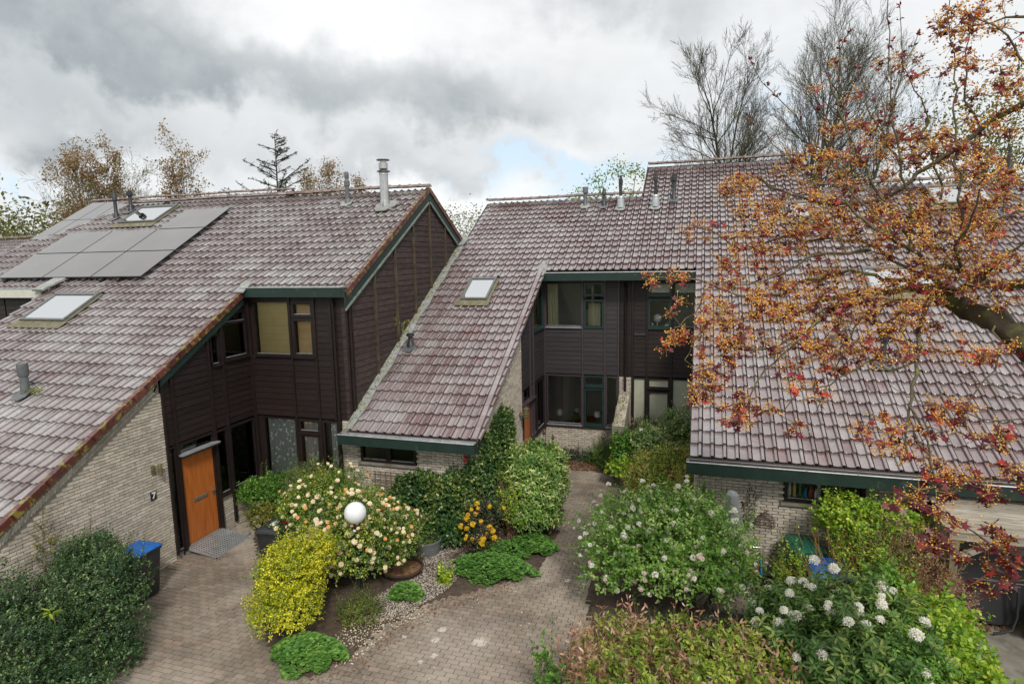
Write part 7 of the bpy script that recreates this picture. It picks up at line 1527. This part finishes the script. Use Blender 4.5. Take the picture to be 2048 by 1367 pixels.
# lean-to shelter at right
Sh=root('lean_to',(5,11.6,0),'weathered wooden lean-to with grey board roof against the right house','shed')
for k in range(8):
    y0=11.08+k*.165; z0=1.86+k*.035; mb=MB(); dx=random.uniform(-.03,.03); mb.prism([(3.98+dx,y0,z0+.012),(9,y0,z0+.012),(9,y0+.17,z0+.042),(3.98+dx,y0+.17,z0+.042)],(0,0,.022)); mb.build('roof_board','wood_grey',Sh)
mb=MB(); mb.box(4.05,4.17,11.12,11.24,0,1.86); mb.build('post','wood_post',Sh); mb=MB(); mb.box(4.02,9,11.10,11.14,1.74,1.865); mb.build('beam','wood_grey',Sh); mb=MB(); mb.prism([(4.17,11.16,1.45),(4.27,11.16,1.40),(4.75,11.16,1.72),(4.62,11.16,1.74)],(0,.06,0)); mb.build('brace','wood_grey',Sh)
mb=MB(); mb.box(4.02,4.06,11.24,12.4,.0,1.86); mb.build('side_board','wood_post',Sh)
for k in range(9): mb=MB(); mb.box(4.1,9,12.38,12.41,.02+k*.2,.20+k*.2); mb.build('back_board','wood_grey',Sh)
# round black folded table, leaning, and a black stroller-like barrow
Tb=root('round_table',(4.95,11.75,0),'large round black table top leaning upright under the lean-to','table'); mb=MB(); n=32; V=[];cz=.70
ring=[(4.95+.66*math.cos(2*math.pi*k/n),.62*math.sin(2*math.pi*k/n)) for k in range(n)]
P0=[(x,11.60+.22*(z/.62+1)*.5,cz+z) for x,z in ring]; mb.prism(P0,(0,.035,0)); mb.build('table_top','black',Tb); mb=MB(); mb.tube([(4.72,11.52,.95),(5.0,11.50,.9),(5.2,11.50,.85),(5.2,11.45,.35),(5.12,11.40,.12),(4.85,11.35,.05)],.022,8); mb.tube([(4.55,11.50,.92),(5.35,11.50,.90)],.015,6); mb.tube([(5.3,11.48,1.1),(5.3,11.42,.05)],.018,6); mb.build('leg','flue_black',Tb,smooth=True)
Cr=root('folding_cart',(5.65,11.2,0),'black folded cart with small wheels standing at the right edge','cart'); mb=MB(); mb.box(5.45,5.62,11.05,11.2,.05,.95); mb.box(5.66,6.3,11.1,11.25,.03,1.0); mb.box(5.5,6.3,11.26,11.5,.3,.8); mb.build('body','black_bin',Cr,bevel=.02); 
for x_,z_ in ((5.36,.42),(5.42,.10)): mb=MB(); mb.tube([(x_-.02,11.2,z_),(x_+.03,11.2,z_)],.09,14); mb.build('wheel','black',Cr,smooth=True)
# moss tuft and nest by the lower flue
g=gg(340); p=slope_pt(-13.45,9.15,ZA,.03); P=p+g.normal(size=(260,3))*[.12,.08,.03]; o=obj('moss_tuft',leafmesh('moss_tuft',P,nrm(g.normal(size=P.shape)),nrm(g.normal(size=P.shape)),.05*g.uniform(.4,1.2,260),'small','l_olive'),None,kind='stuff',label='rusty green moss clump beside the grey vent pipe low on the left roof',cat='moss')
# overhead lines in the gap of the trees: none; gable bird marks: none
bpy.context.view_layer.update()
